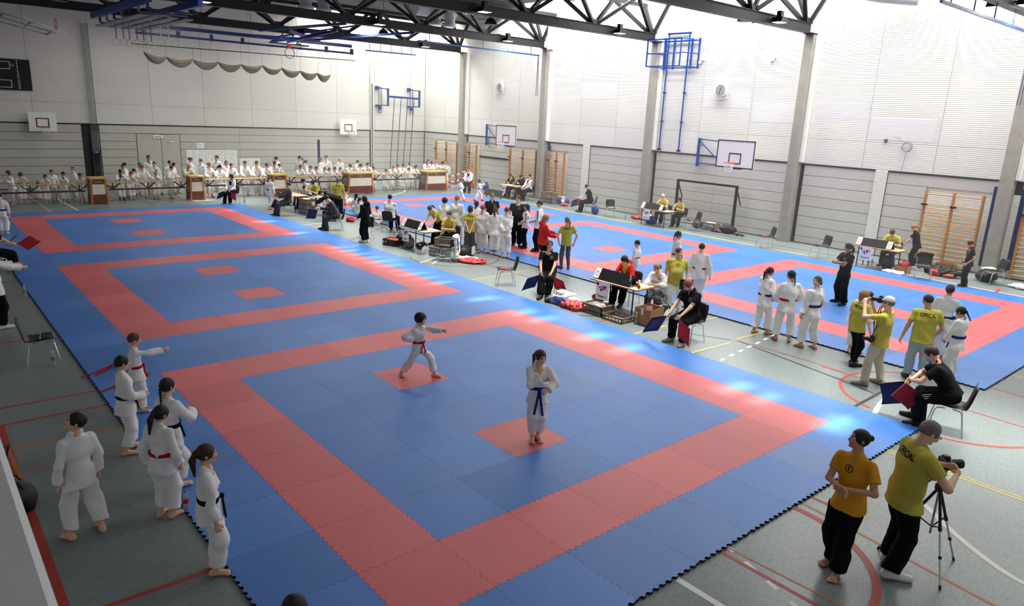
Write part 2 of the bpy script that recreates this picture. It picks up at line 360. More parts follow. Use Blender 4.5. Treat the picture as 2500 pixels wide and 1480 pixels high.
# ---- roof trusses: one bottom chord, two top chords, struts
def truss(y, k):
    t = empty('roof_truss', (0, y+0.1, 0))
    where = ['out over the gallery', 'at the right edge of the view', 'landing left of the large blue lift cage bay', 'landing beside the blue lift cage', 'landing on the second column from the hall corner', 'nearest the back wall'][k]
    tag(t, 'black steel roof truss '+where, 'roof truss', 'roof trusses')
    z0, z1, dy = 8.32, 9.75, 0.72
    b = MB().box((-9, -0.13, z0-0.19), (25.55, 0.13, z0-0.16)).box((-9, -0.13, z0+0.14), (25.55, 0.13, z0+0.17)).box((-9, -0.075, z0-0.16), (25.55, 0.075, z0+0.14))
    b.build('bottom_chord', M_STEEL, t)
    for s in (-1, 1): MB().box((-9, s*dy-0.07, z1-0.08), (25.7, s*dy+0.07, z1+0.08)).build('top_chord', M_STEEL, t)
    nodes = [25.3-3.79*i for i in range(10)]
    for n, x in enumerate(nodes):
        if x < -9: continue
        MB().box((x-0.32, -0.09, z0+0.17), (x+0.32, 0.09, z0+0.34)).build('gusset_plate', M_STEEL, t)
        for s in (-1, 1):
            for dx in (-1.895, 1.895):
                if n == 0 and dx > 0: dx = 0.25
                o = MB().bar((x+math.copysign(0.16, dx), s*0.06, z0+0.2), (x+dx, s*dy, z1), 0.135).build('strut', M_STEEL, t)
    return t
TR = [truss(y, k) for k, y in enumerate(COLY)]
# ---- high-bay floodlights in pairs on the bottom chords
def lamp_mesh():
    b = MB(); b.prism([(-0.24, -0.2, -0.02), (0.24, -0.2, -0.02), (0.17, -0.2, 0.15), (-0.17, -0.2, 0.15)], (0, 0.4, 0)); return b.mesh('reflector', M_PLASTIC)
LAMPR = lamp_mesh(); LAMPB = MB().bevbox((-0.1, -0.09, 0.15), (0.1, 0.09, 0.36), 0.012).mesh('ballast_box', M_PLASTIC)
LAMPL = MB().box((-0.2, -0.16, -0.028), (0.2, 0.16, -0.018)).mesh('lens', M_LAMP); LAMPA = MB().bar((0.0, -0.2, 0.05), (0.0, -0.36, 0.12), 0.05).mesh('bracket', M_STEEL)
PAIR_POWER = 105
TWH = ['over the gallery', 'at the right picture edge', 'second from the right edge', 'at the blue cage', 'second from the back wall', 'nearest the back wall']
for k, y in enumerate(COLY):
    for xi, x in enumerate((22.75, 15.3, 7.75, 0.2)):
        for s in (-1, 1):
            t = empty('floodlight', (x, y+0.1+s*0.38, 8.22)); t.rotation_euler = (math.radians(-6*s), 0, math.pi if s > 0 else 0)
            t.rotation_euler = (0, 0, math.pi if s < 0 else 0)
            tag(t, 'black floodlight '+('near' if s < 0 else 'far')+' side of the truss '+TWH[k]+', '+('by the right wall', 'above the right mats', 'above the left mats', 'above the left floor')[xi], 'lamp', 'truss floodlights')
            link('reflector', LAMPR, t); link('ballast_box', LAMPB, t); link('lens', LAMPL, t); link('bracket', LAMPA, t)
        if x > 1: area_light('floodlight_beam', (x, y+0.1, 8.12), 0.4, 1.1, PAIR_POWER*(1.0 if x > 10 else 0.62), (1.0, 0.985, 0.955))
# ---- white gallery parapet at the camera's side
gp = MB().bevbox((-3.6, -8.0, 3.1), (-1.905, 6.0, 3.5), 0.02).build('wall_gallery_parapet', mat('white_parapet_paint', s2l(236, 237, 238), 0.5)); tag(gp, kind='structure')

# ================================================================== puzzle mats
def mat_tile_material(name, c, horiz):
    m = bpy.data.materials.new(name); m.use_nodes = True; nt = m.node_tree; N = nt.nodes; L = nt.links
    b = N['Principled BSDF']; b.inputs['Roughness'].default_value = 0.42; b.inputs['Specular IOR Level'].default_value = 0.65
    tc = N.new('ShaderNodeTexCoord'); wv = N.new('ShaderNodeTexWave'); wv.wave_type = 'BANDS'; wv.bands_direction = 'X' if horiz else 'Y'
    wv.inputs['Scale'].default_value = 14.0; wv.inputs['Distortion'].default_value = 0.0; L.new(tc.outputs['Object'], wv.inputs['Vector'])
    bp = N.new('ShaderNodeBump'); bp.inputs['Strength'].default_value = 0.30; bp.inputs['Distance'].default_value = 0.004; L.new(wv.outputs['Fac'], bp.inputs['Height']); L.new(bp.outputs[0], b.inputs['Normal'])
    oi = N.new('ShaderNodeObjectInfo'); mr = N.new('ShaderNodeMapRange'); k = 0.075
    mr.inputs['To Min'].default_value = 1-k; mr.inputs['To Max'].default_value = 1+k; L.new(oi.outputs['Random'], mr.inputs['Value'])
    nz = N.new('ShaderNodeTexNoise'); nz.inputs['Scale'].default_value = 60; L.new(tc.outputs['Object'], nz.inputs['Vector'])
    mr2 = N.new('ShaderNodeMapRange'); mr2.inputs['From Min'].default_value = 0.3; mr2.inputs['From Max'].default_value = 0.7; mr2.inputs['To Min'].default_value = 0.94; mr2.inputs['To Max'].default_value = 1.06
    L.new(nz.outputs['Fac'], mr2.inputs['Value']); mu = N.new('ShaderNodeMath'); mu.operation = 'MULTIPLY'; L.new(mr.outputs[0], mu.inputs[0]); L.new(mr2.outputs[0], mu.inputs[1])
    hs = N.new('ShaderNodeHueSaturation'); hs.inputs['Color'].default_value = (*c, 1); L.new(mu.outputs[0], hs.inputs['Value']); L.new(hs.outputs[0], b.inputs['Base Color'])
    return m
BLUE = s2l(58, 126, 210); RED = s2l(224, 98, 104)
M_TB = [mat_tile_material('blue_foam_mat_a', BLUE, True), mat_tile_material('blue_foam_mat_b', tuple(x*0.93 for x in BLUE), False)]  # darker b copies, blue and red, imitate how light falls on turned ribs
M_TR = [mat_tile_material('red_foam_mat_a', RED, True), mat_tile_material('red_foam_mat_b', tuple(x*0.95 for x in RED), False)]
M_TSIDE = mat('dark_foam_core', s2l(44, 20, 28), 0.8)
def tile_outline():
    d = 0.0125; n = 9; S = [(0.03, 0.0)]
    for k in range(n):
        a = 0.03+0.94*k/n; p = 0.94/n
        S += [(a+p*0.06, d), (a+p*0.44, d), (a+p*0.56, -d), (a+p*0.94, -d)]
    S += [(0.97, 0.0)]
    bot = [(0, 0)]+S; right = [(1+y, x) for x, y in [(0, 0)]+S]; top = [(x, 1+y) for x, y in [(1, 0)]+S[::-1]]; left = [(y, x) for x, y in [(1, 0)]+S[::-1]]
    return [(x-0.5, y-0.5) for x, y in bot+right+top+left]
def tile_mesh(name, m):
    o = tile_outline(); n = len(o); b = MB()
    b._add([(x, y, 0.03) for x, y in o], [tuple(range(n))]); b.cur = 1
    b._add([(x, y, 0.03) for x, y in o]+[(x, y, 0.0) for x, y in o], [(i, n+i, n+(i+1) % n, (i+1) % n) for i in range(n)])
    return b.mesh(name, [m, M_TSIDE])
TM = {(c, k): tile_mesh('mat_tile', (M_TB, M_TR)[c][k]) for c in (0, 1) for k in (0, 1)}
rg = random.Random(3)
def mat_field(x0, cx, label):
    root = empty('puzzle_mat', (x0, 0, 0)); tag(root, label, 'mat')
    for i in range(10):
        for j in range(30):
            jj = j % 10 if j % 10 else 0
            ring = 1 <= i <= 8 and (jj in (1, 8) or (i in (1, 8) and 1 <= jj <= 8))
            mark = i == cx and jj in (3, 6)
            c = 1 if (ring or mark) else 0
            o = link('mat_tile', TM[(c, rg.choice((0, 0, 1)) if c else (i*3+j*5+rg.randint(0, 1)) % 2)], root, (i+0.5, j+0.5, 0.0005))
            o.scale = (0.9975, 0.9975, 1)
    return root
mat_field(0.0, 4, 'long field of blue puzzle mats with three red squares, nearest the camera')
mat_field(13.0, 4, 'long field of blue puzzle mats with three red squares, along the right wall')
# ================================================================== people: implicit surfaces meshed with surface nets
f32 = np.float32
def nrm(v): v = np.asarray(v, float); return v/(np.linalg.norm(v)+1e-9)
class Field:
    def __init__(s, lo, hi, h):
        s.h = h; s.o = np.asarray(lo, float)-2*h; s.n = np.maximum(4, np.ceil((np.asarray(hi, float)+2*h-s.o)/h).astype(int)+1)
        s.F = np.full(s.n, 0.3, f32)
    def sub(s, lo, hi):
        a = np.clip(np.floor((np.asarray(lo)-s.o)/s.h).astype(int), 0, s.n-1); b = np.clip(np.ceil((np.asarray(hi)-s.o)/s.h).astype(int)+1, 1, s.n)
        sl = tuple(slice(a[i], b[i]) for i in range(3))
        ax = [(s.o[i]+s.h*np.arange(a[i], b[i])).astype(f32) for i in range(3)]
        return sl, ax[0][:, None, None], ax[1][None, :, None], ax[2][None, None, :]
    def merge(s, sl, d, k):
        A = s.F[sl]
        if k > 0:
            t = np.maximum(k-np.abs(A-d), 0)/k; s.F[sl] = np.minimum(A, d)-t*t*(k*0.25)
        else: s.F[sl] = np.minimum(A, d)
    def cone(s, a, b, ra, rb, k=0.0, flat=None, cut=None, cut2=None, sub=False):
        """tapered capsule; flat=(axis, factor) thins it along axis; cut=(point, dir) clips it flat"""
        a = np.asarray(a, float); b = np.asarray(b, float); m = max(ra, rb)+max(k, s.h*2)
        sl, X, Y, Z = s.sub(np.minimum(a, b)-m, np.maximum(a, b)+m)
        ab = b-a; L = float(ab@ab)+1e-12; px, py, pz = X-f32(a[0]), Y-f32(a[1]), Z-f32(a[2])
        t = np.clip((px*f32(ab[0])+py*f32(ab[1])+pz*f32(ab[2]))/f32(L), 0, 1)
        vx, vy, vz = px-t*f32(ab[0]), py-t*f32(ab[1]), pz-t*f32(ab[2]); fac = 1.0
        if flat is not None:
            n, fac = flat; n = nrm(n); q = (vx*f32(n[0])+vy*f32(n[1])+vz*f32(n[2]))*f32(fac-1); vx, vy, vz = vx+q*f32(n[0]), vy+q*f32(n[1]), vz+q*f32(n[2])
        d = np.sqrt(vx*vx+vy*vy+vz*vz)-(f32(ra)+t*f32(rb-ra))
        if flat is not None and fac > 1: d = d/f32(0.5+0.5*fac)
        for c in (cut, cut2):
            if c is not None:
                n = nrm(c[1]); d = np.maximum(d, (X-f32(c[0][0]))*f32(n[0])+(Y-f32(c[0][1]))*f32(n[1])+(Z-f32(c[0][2]))*f32(n[2]))
        if sub: s.F[sl] = np.maximum(s.F[sl], -d)
        else: s.merge(sl, d, k)
        return s
    def ell(s, c, R, r, k=0.0, sub=False, cut=None):
        """ellipsoid, R rows = axes"""
        c = np.asarray(c, float); m = max(r)+max(k, s.h*2); sl, X, Y, Z = s.sub(c-m, c+m)
        X, Y, Z = X-f32(c[0]), Y-f32(c[1]), Z-f32(c[2]); q0 = 0; q1 = 0
        for i in range(3):
            u = X*f32(R[i][0])+Y*f32(R[i][1])+Z*f32(R[i][2]); q0 = q0+(u/f32(r[i]))**2; q1 = q1+(u/f32(r[i]**2))**2
        q0 = np.sqrt(q0); d = q0*(q0-1)/np.maximum(np.sqrt(q1), 1e-4)
        if cut is not None:
            n = nrm(cut[1]); p = np.asarray(cut[0])-c; d = np.maximum(d, (X-f32(p[0]))*f32(n[0])+(Y-f32(p[1]))*f32(n[1])+(Z-f32(p[2]))*f32(n[2]))
        if sub: s.F[sl] = np.maximum(s.F[sl], -d)
        else: s.merge(sl, d, k)
        return s
    def full(s): return s.sub(s.o, s.o+s.h*s.n)
    def clip(s, p, n):
        sl, X, Y, Z = s.full(); n = nrm(n); s.F[sl] = np.maximum(s.F[sl], (X-f32(p[0]))*f32(n[0])+(Y-f32(p[1]))*f32(n[1])+(Z-f32(p[2]))*f32(n[2])); return s
    def folds(s, rng, amp, fr=30.0):
        sl, X, Y, Z = s.full(); D = 0
        for i in range(4):
            v = rng.normal(size=3); v = v/np.linalg.norm(v)*fr*(0.6+0.35*i); v[2] *= 0.75
            D = D+np.sin(X*f32(v[0])+Y*f32(v[1])+Z*f32(v[2])+f32(rng.uniform(0, 6))+f32(1.2)*np.sin(Z*f32(fr*0.4+3*i)+X*f32(7)))
        s.F += f32(amp*0.4)*D; return s
    def nets(s):
        F = s.F; S = F < 0; n = np.array(F.shape)
        C = np.zeros(n-1, np.int8)
        for i in (0, 1):
            for j in (0, 1):
                for k in (0, 1): C += S[i:n[0]-1+i, j:n[1]-1+j, k:n[2]-1+k]
        act = np.argwhere((C > 0) & (C < 8))
        if len(act) == 0: return np.zeros((0, 3)), np.zeros((0, 4), int)
        idx = np.full(n-1, -1, np.int64); idx[act[:, 0], act[:, 1], act[:, 2]] = np.arange(len(act))
        P = np.zeros((len(act), 3)); W = np.zeros(len(act))
        cs = [(i, j, k) for i in (0, 1) for j in (0, 1) for k in (0, 1)]
        V = {c: F[act[:, 0]+c[0], act[:, 1]+c[1], act[:, 2]+c[2]].astype(float) for c in cs}
        for c in cs:
            for ax in range(3):
                if c[ax] == 0:
                    e = list(c); e[ax] = 1; e = tuple(e); va, vb = V[c], V[e]; m = (va < 0) != (vb < 0)
                    t = np.where(m, va/np.where(m, va-vb, 1), 0)
                    q = np.tile(np.array(c, float), (len(act), 1)); q[:, ax] += t
                    P += q*m[:, None]; W += m
        P = (P/W[:, None]+act)*s.h+s.o
        Q = []
        for ax in range(3):
            a1, a2 = (ax+1) % 3, (ax+2) % 3; sa = [slice(1, -1)]*3; sb = [slice(1, -1)]*3
            sa[ax] = slice(0, -1); sb[ax] = slice(1, None)
            A = S[tuple(sa)]; B = S[tuple(sb)]; e = np.argwhere(A != B)
            if len(e) == 0: continue
            g = e.copy(); g[:, a1] += 1; g[:, a2] += 1
            def ci(d1, d2):
                c = g.copy(); c[:, a1] += d1; c[:, a2] += d2; return idx[c[:, 0], c[:, 1], c[:, 2]]
            q = np.stack([ci(-1, -1), ci(0, -1), ci(0, 0), ci(-1, 0)], 1)
            fl = ~S[g[:, 0], g[:, 1], g[:, 2]]; q[fl] = q[fl][:, ::-1]; Q.append(q)
        Q = np.concatenate(Q); Q = Q[(Q >= 0).all(1)]
        return P, Q
    def mesh(s, name, m, colors=None):
        P, Q = s.nets()
        Q = Q[:, ::-1]
        me = bpy.data.meshes.new(name)
        me.vertices.add(len(P)); me.vertices.foreach_set('co', P.astype(f32).ravel())
        me.loops.add(len(Q)*4); me.loops.foreach_set('vertex_index', Q.astype(np.int32).ravel())
        me.polygons.add(len(Q)); me.polygons.foreach_set('loop_start', np.arange(0, len(Q)*4, 4, dtype=np.int32))
        me.polygons.foreach_set('use_smooth', np.ones(len(Q), bool))
        me.update(calc_edges=True); me.materials.append(m)
        if colors is not None:
            at = me.color_attributes.new('Col', 'FLOAT_COLOR', 'POINT'); at.data.foreach_set('color', colors(P).astype(f32).ravel())
        TRI[0] += 2*len(Q)
        return me
TRI = [0]
def rotm(ax, deg):
    t = math.radians(deg); c, s_ = math.cos(t), math.sin(t)
    return np.array([[1, 0, 0], [0, c, -s_], [0, s_, c]]) if ax == 'x' else (np.array([[c, 0, s_], [0, 1, 0], [-s_, 0, c]]) if ax == 'y' else np.array([[c, -s_, 0], [s_, c, 0], [0, 0, 1]]))
def ik(a, c, l1, l2, hint):
    a = np.asarray(a, float); c = np.asarray(c, float); d = c-a; D = np.linalg.norm(d); 
    if D > (l1+l2)*0.995: c = a+d/D*(l1+l2)*0.995; D = (l1+l2)*0.995
    D = max(D, abs(l1-l2)+1e-3); u = (c-a)/max(np.linalg.norm(c-a), 1e-6); h = np.asarray(hint, float); h = h-u*(h@u); h = nrm(h)
    x = (l1*l1-l2*l2+D*D)/(2*D); y = math.sqrt(max(l1*l1-x*x, 0)); return a+u*x+h*y, a+u*D

# poses: targets in units of body height, x right, y forward, z up
def P_(**k): return k
POSES = {
 'stand': P_(),
 'stand2': P_(lf=(-.07, .03, .045), rf=(.06, -.03, .045), lh=(-.155, .03, .47), rh=(.15, .05, .48)),
 'back': P_(lh=(-.03, -.115, .50), rh=(.03, -.125, .49), le=(-1, -.4, 0), re=(1, -.4, 0)),
 'front': P_(lh=(-.035, .13, .52), rh=(.035, .135, .51), le=(-1, -.3, -.2), re=(1, -.3, -.2)),
 'chest': P_(lh=(-.03, .15, .66), rh=(.04, .15, .65), le=(-1, -.2, -.6), re=(1, -.2, -.6)),
 'cross': P_(lh=(.07, .12, .66), rh=(-.07, .13, .69), le=(-1, .2, -.5), re=(1, .2, -.5)),
 'hips': P_(lh=(-.12, .03, .56), rh=(.12, .03, .56), le=(-1, -.5, 0), re=(1, -.5, 0)),
 'rail': P_(lean=32, py=-.12, lh=(-.10, .27, .62), rh=(.10, .27, .62), le=(-.35, -.3, -1), re=(.35, -.3, -1), hp=-14),
 'rail2': P_(lean=42, py=-.17, lh=(-.04, .26, .60), rh=(.06, .27, .60), le=(-.4, -.2, -1), re=(.4, -.2, -1), hp=-22),
 'railup': P_(lean=10, py=-.05, lh=(-.12, .2, .56), rh=(.12, .2, .56), hp=4),
 'chin': P_(lean=34, py=-.13, lh=(-.02, .25, .66), rh=(.05, .30, .74), le=(-.35, -.2, -1), re=(.35, -.2, -1), hp=-10),
 'sit': P_(seat=1), 'sitlap': P_(seat=1), 'sitdesk': P_(seat=1, lean=18, lh=(-.07, .28, .50), rh=(.08, .30, .50), hp=22),
 'floor': P_(pz=.075, lean=6, lf=(-.13, .20, .04), rf=(.11, .22, .04), lk=(-1, .5, .6), rk=(1, .5, .6), lh=(-.10, .14, .18), rh=(.10, .14, .18)),
 'floorleg': P_(pz=.075, lean=4, lf=(-.05, .42, .045), rf=(.07, .43, .045), lk=(0, 0, 1), rk=(0, 0, 1), lh=(-.10, .14, .16), rh=(.12, -.05, .1)),
}
SKIN = {'f': s2l(226, 178, 152), 'm': s2l(196, 146, 116), 'd': s2l(92, 60, 46), 'p': s2l(236, 196, 174)}
HAIR = {'k': s2l(22, 19, 18), 'b': s2l(62, 42, 30), 'l': s2l(150, 118, 78), 'g': s2l(112, 110, 106), 'r': s2l(140, 72, 38), 'c': s2l(90, 62, 40)}
m = bpy.data.materials.new('skin'); m.use_nodes = True; M_SKIN = m
_a = m.node_tree.nodes.new('ShaderNodeAttribute'); _a.attribute_name = 'Col'; m.node_tree.links.new(_a.outputs['Color'], m.node_tree.nodes['Principled BSDF'].inputs['Base Color'])
m.node_tree.nodes['Principled BSDF'].inputs['Roughness'].default_value = 0.5; m.node_tree.nodes['Principled BSDF'].inputs['Specular IOR Level'].default_value = 0.3
def cloth(name, c, bump=0.35, bs=22, rough=0.85, var=0.04): return mat('cloth_'+name, c, rough, var, 7.0, bump, bs, spec=0.15)
CL = {'gi': cloth('white_cotton', s2l(238, 238, 236), 0.22, 16), 'gib': cloth('cream_cotton', s2l(226, 222, 208), 0.22, 16), 'yellow': cloth('official_yellow', s2l(184, 175, 76)), 'orange': cloth('official_orange', s2l(214, 150, 40)),
      'black': cloth('black', s2l(18, 18, 20), 0.3), 'blackt': cloth('black_trousers', s2l(13, 13, 15), 0.25), 'grey': cloth('grey_trousers', s2l(92, 94, 98)), 'khaki': cloth('khaki', s2l(190, 182, 162)), 'jeans': cloth('pale_jeans', s2l(150, 172, 182)),
      'red': cloth('red_fleece', s2l(200, 44, 40)), 'wjacket': cloth('white_tracksuit', s2l(232, 232, 234), 0.4), 'dgrey': cloth('charcoal', s2l(62, 62, 66)), 'navy': cloth('navy', s2l(28, 34, 66)),
      'bred': cloth('belt_red', s2l(178, 28, 36), 0.2), 'bblue': cloth('belt_blue', s2l(32, 50, 120), 0.2), 'bblack': cloth('belt_black', s2l(18, 18, 22), 0.2), 'cap': cloth('grey_cap', s2l(176, 178, 176), 0.2), 'band': cloth('white_band', s2l(240, 240, 238), 0.1),
      'checked': cloth('grey_checked', s2l(120, 120, 124), 0.4)}
SH = {'w': mat('shoe_white', s2l(225, 225, 222), 0.5), 'k': mat('shoe_black', s2l(22, 22, 24), 0.5), 'g': mat('shoe_grey', s2l(150, 146, 138), 0.6), 'r': mat('sock_red', s2l(186, 52, 60), 0.9)}
def hairmat(c): return mat('hair_'+c, HAIR[c], 0.45, 0.25, 60, 0.6, 120, spec=0.35, stretch=(1, 1, 0.2))

def person(x, y, face, H, pose='stand', top='gi', bot='gi', hair=('short', 'k'), skin='f', feet='bare', belt=None, w=1.0, label='', group=None, z=0.0, seat=0.46, seed=None, extra=None, **ov):
    """one person: Empty at the feet > body (one continuous skin mesh), hair, jacket/shirt, trousers, belt, shoes"""
    dist = math.hypot(x-CAM[0], y-CAM[1], 3.5); px = dist/1750.0
    hb = min(max(0.55*px+0.0040, 0.0068), 0.017); hc = min(max(0.60*px+0.0055, 0.0088), 0.022)
    rng = np.random.default_rng(seed if seed is not None else int(abs(x*131+y*977))+7)
    vd = math.atan2(x-CAM[0], y-CAM[1]); yaw = vd+math.radians(face)       # heading from +Y towards +X
    root = empty('person', (x, y, z), -yaw); tag(root, label, 'person', group)
    p = dict(POSES[pose]); p.update(ov)
    hh = H*(0.130 if H > 1.55 else 0.130+0.028*min(1, (1.55-H)/0.35))
    kid = H < 1.56; w = w*(0.90 if kid else 1.0); sw = (0.105 if kid else (0.118 if w >= 1 else 0.108))*H
    hipz = p.get('pz', .515)*H; py = p.get('py', 0)*H
    if p.get('seat'): hipz = seat+0.075*H
    pel = np.array([p.get('px', 0)*H, py, hipz]); T = rotm('z', -p.get('twist', 0)) @ rotm('y', p.get('side', 0)) @ rotm('x', -p.get('lean', 0))
    up = T @ np.array([0, 0, 1.0]); rt = T @ np.array([1.0, 0, 0]); fw = T @ np.array([0, 1.0, 0])
    k_ = (H-hh)/H/.87                                                      # children have shorter trunks
    chest = pel+up*.200*H*k_; neck = pel+up*.322*H*k_-fw*0.006*H
    shL, shR = pel+up*.272*H*k_-rt*sw*0.93, pel+up*.272*H*k_+rt*sw*0.93
    Rh = T @ rotm('z', -p.get('hy', 0)) @ rotm('y', p.get('ht', 0)) @ rotm('x', -p.get('hp', 0)-0)
    Rh = rotm('x', p.get('lean', 0)*0.55) @ Rh if False else Rh
    hu, hr, hf = Rh @ np.array([0, 0, 1.0]), Rh @ np.array([1.0, 0, 0]), Rh @ np.array([0, 1.0, 0])
    hc0 = neck+up*.022*H+hu*(hh*0.48)+hf*0.014*H; RH = [hr, hf, hu]
    hp_ = lambda a, b, c: hc0+hr*a*hh+hf*b*hh+hu*c*hh
    def tgt(key, default): return np.array(p.get(key, default), float)*H
    if p.get('seat'):
        fy = (.26 if pose != 'sitlap' else .24)
        lf = tgt('lf', (-.07, fy, .045)); rf = tgt('rf', (.08, fy+.02, .045)); lh = tgt('lh', (-.07, .20, hipz/H+.05)); rh = tgt('rh', (.07, .21, hipz/H+.05))
        lf[2] = max(lf[2], .045*H); rf[2] = max(rf[2], .045*H)
    else:
        lf = tgt('lf', (-.055, .0, .045)); rf = tgt('rf', (.055, .01, .045)); lh = tgt('lh', (-.135, .025, .47)); rh = tgt('rh', (.135, .025, .47))
    hipL, hipR = pel+np.array([-.048*H, 0, 0]), pel+np.array([.048*H, 0, 0])
    knL, lf = ik(hipL, lf, .245*H, .235*H, p.get('lk', (-.15, 1, .1))); knR, rf = ik(hipR, rf, .245*H, .235*H, p.get('rk', (.15, 1, .1)))
    elL, lh = ik(shL, lh, .172*H, .150*H, p.get('le', (-.6, -1, -.2))); elR, rh = ik(shR, rh, .172*H, .150*H, p.get('re', (.6, -1, -.2)))
    pts = np.array([pel, chest, neck, shL, shR, elL, elR, lh, rh, knL, knR, lf, rf, hc0+hu*hh*.5, hc0+hf*hh*.5, hc0-hf*hh*.5])
    lo = pts.min(0)-np.array([.13, .16, .10])*H; hi = pts.max(0)+np.array([.13, .16, .07])*H; lo[2] = max(lo[2], -0.01)
    Z0 = np.array([0, 0, 0.0])
    skin_c = np.array(SKIN[skin]); hairc = np.array(HAIR[hair[1]]); fine = hb < 0.0105
    short_sl = top in ('yellow', 'orange', 'black', 'blackpolo')
    # ---------------- body
    B = Field(lo, hi, hb); core = .020*H
    B.cone(pel, chest, .03*H, .035*H, .02*H); B.cone(chest, neck, .045*H, .034*H, .03*H)
    B.ell(neck-up*.060*H+fw*.014*H, [rt, fw, up], (.070*H, .043*H, .05*H), .02*H)
    B.cone(neck-up*.02*H, hc0-hu*hh*.28-hf*hh*.06, .031*H, .029*H, .015*H)
    for a, b, c, s_ in ((shL, elL, lh, -1), (shR, elR, rh, 1)):
        B.cone(neck-up*.03*H, a, core, core, .01*H)
        B.cone(a, b, (.027 if short_sl else .020)*H*w, (.0225 if short_sl else .020)*H, .012*H); B.cone(b, c, .0215*H*w, .0145*H, .012*H)
        d = nrm(c-b); hd = nrm(np.array(p.get('hd', d))) if 'hd' in p else d
        inn = np.array([pel[0], c[1], c[2]])-c; n_ = inn-hd*(inn@hd)
        n_ = nrm(n_) if np.linalg.norm(n_) > 1e-3 else nrm(np.cross(hd, [0, 0, 1.0])); sd = nrm(np.cross(hd, n_))*(-s_ if True else 1)
        if sd[1] < 0 and abs(sd[1]) > .3: sd = -sd
        hl = .104*H; pm = c+hd*hl*.42; fist = p.get('fist', False); point = p.get('point', 0) == s_
        B.cone(c, pm, .0145*H, .0235*H, .008*H, flat=(n_, 1.75))
        curl = 1.9 if fist else (.25 if p.get('flat') else .75)
        if hb < .0125:
            for i, (o_, ln) in enumerate(((-.018, .40), (-.006, .46), (.006, .44), (.017, .35))):
                q0 = pm+sd*(-o_)*H+hd*.004*H; ln *= hl; r_ = max(.0052*H, hb*.62)
                cu = 0.05 if (point and i == 0) else curl
                v1 = hd*math.cos(cu*.55)+n_*math.sin(cu*.55); v2 = hd*math.cos(cu*1.3)+n_*math.sin(cu*1.3)
                q1 = q0+v1*ln*.55; B.cone(q0-hd*.01*H, q1, r_*1.06, r_, .003*H); B.cone(q1, q1+v2*ln*.5, r_, r_*.85, .002*H)
            q0 = c+hd*hl*.16+sd*.014*H; q1 = q0+(hd*.6+sd*.55+n_*.35)*.30*hl; r_ = max(.0062*H, hb*.65)
            B.cone(q0, q1, r_*1.3, r_, .005*H); B.cone(q1, q1+(hd*.9+n_*.35)*.25*hl, r_, r_*.85, .002*H)
        else:
            v1 = hd*math.cos(curl*.6)+n_*math.sin(curl*.6); B.cone(pm, pm+v1*hl*.4, .021*H, .012*H, .008*H, flat=(n_, 1.6)); B.cone(c+hd*hl*.2, c+hd*hl*.5+sd*.024*H, .009*H, .007*H, .006*H)
    FD = []
    for a, b, c, s_, key in ((hipL, knL, lf, -1, 'lfd'), (hipR, knR, rf, 1, 'rfd')):
        B.cone(a, b, .03*H, core, .02*H); B.cone(b, c, core, .0185*H, .012*H); B.cone(b*.3+c*.7, c, .021*H, .0175*H, .01*H)
        fd = np.array(p.get(key, (s_*.25, 1, 0)), float); fd = nrm(fd); lift = c[2]-.045*H
        FD.append((c, fd, lift))
        if feet == 'bare':
            hl_ = c-fd*.022*H+np.array([0, 0, -.021*H]); ball = c+fd*.078*H+np.array([0, 0, -.030*H-min(lift, .03*H)])
            B.cone(c, hl_, .020*H, .0225*H, .012*H); B.cone(c+fd*.01*H+np.array([0, 0, -.012*H]), ball, .0225*H, .0165*H, .014*H); B.cone(hl_, ball, .0205*H, .0195*H, .014*H, flat=((0, 0, 1), 1.1))
            sdv = nrm(np.cross(fd, [0, 0, 1.0]))
            if fine:
                for i in range(5):
                    o_ = (-.024+.012*i)*H*s_*-1; ln = (.034, .032, .028, .024, .02)[i if True else 4-i]*H
                    q0 = ball+sdv*(-o_)*1.0-np.array([0, 0, .003*H]); B.cone(q0, q0+fd*ln, .0085*H if i == 0 else .0068*H, .007*H if i == 0 else .0055*H, .004*H)
            else: B.cone(ball, ball+fd*.028*H, .019*H, .014*H, .01*H)
    # head
    B.ell(hp_(0, -.02, .09), RH, (.345*hh, .43*hh, .405*hh), 0.01*H); B.ell(hp_(0, .10, -.20), RH, (.265*hh, .31*hh, .295*hh), .10*hh)
    B.ell(hp_(0, .315, -.40), RH, (.11*hh, .10*hh, .085*hh), .08*hh)
    B.cone(hp_(0, .39, .04), hp_(0, .475, -.115), .045*hh, .06*hh, .05*hh); B.ell(hp_(0, .40, -.125), RH, (.095*hh, .075*hh, .05*hh), .03*hh)
    for s_ in (-1, 1):
        B.ell(hp_(s_*.35, -.04, -.02), RH, (.045*hh, .075*hh, .115*hh), .02*hh)
        B.ell(hp_(s_*.165, .36, -.135), RH, (.10*hh, .085*hh, .10*hh), .07*hh)
        if fine: B.ell(hp_(s_*.15, .445, .025), RH, (.085*hh, .055*hh, .05*hh), .02*hh, sub=True); B.ell(hp_(s_*.15, .36, .025), RH, (.075*hh, .065*hh, .045*hh), .015*hh)
    if fine: B.ell(hp_(0, .375, -.245), RH, (.115*hh, .055*hh, .04*hh), .03*hh)
    B.clip((0, 0, 0.002), (0, 0, -1))
    male = w >= 1.0
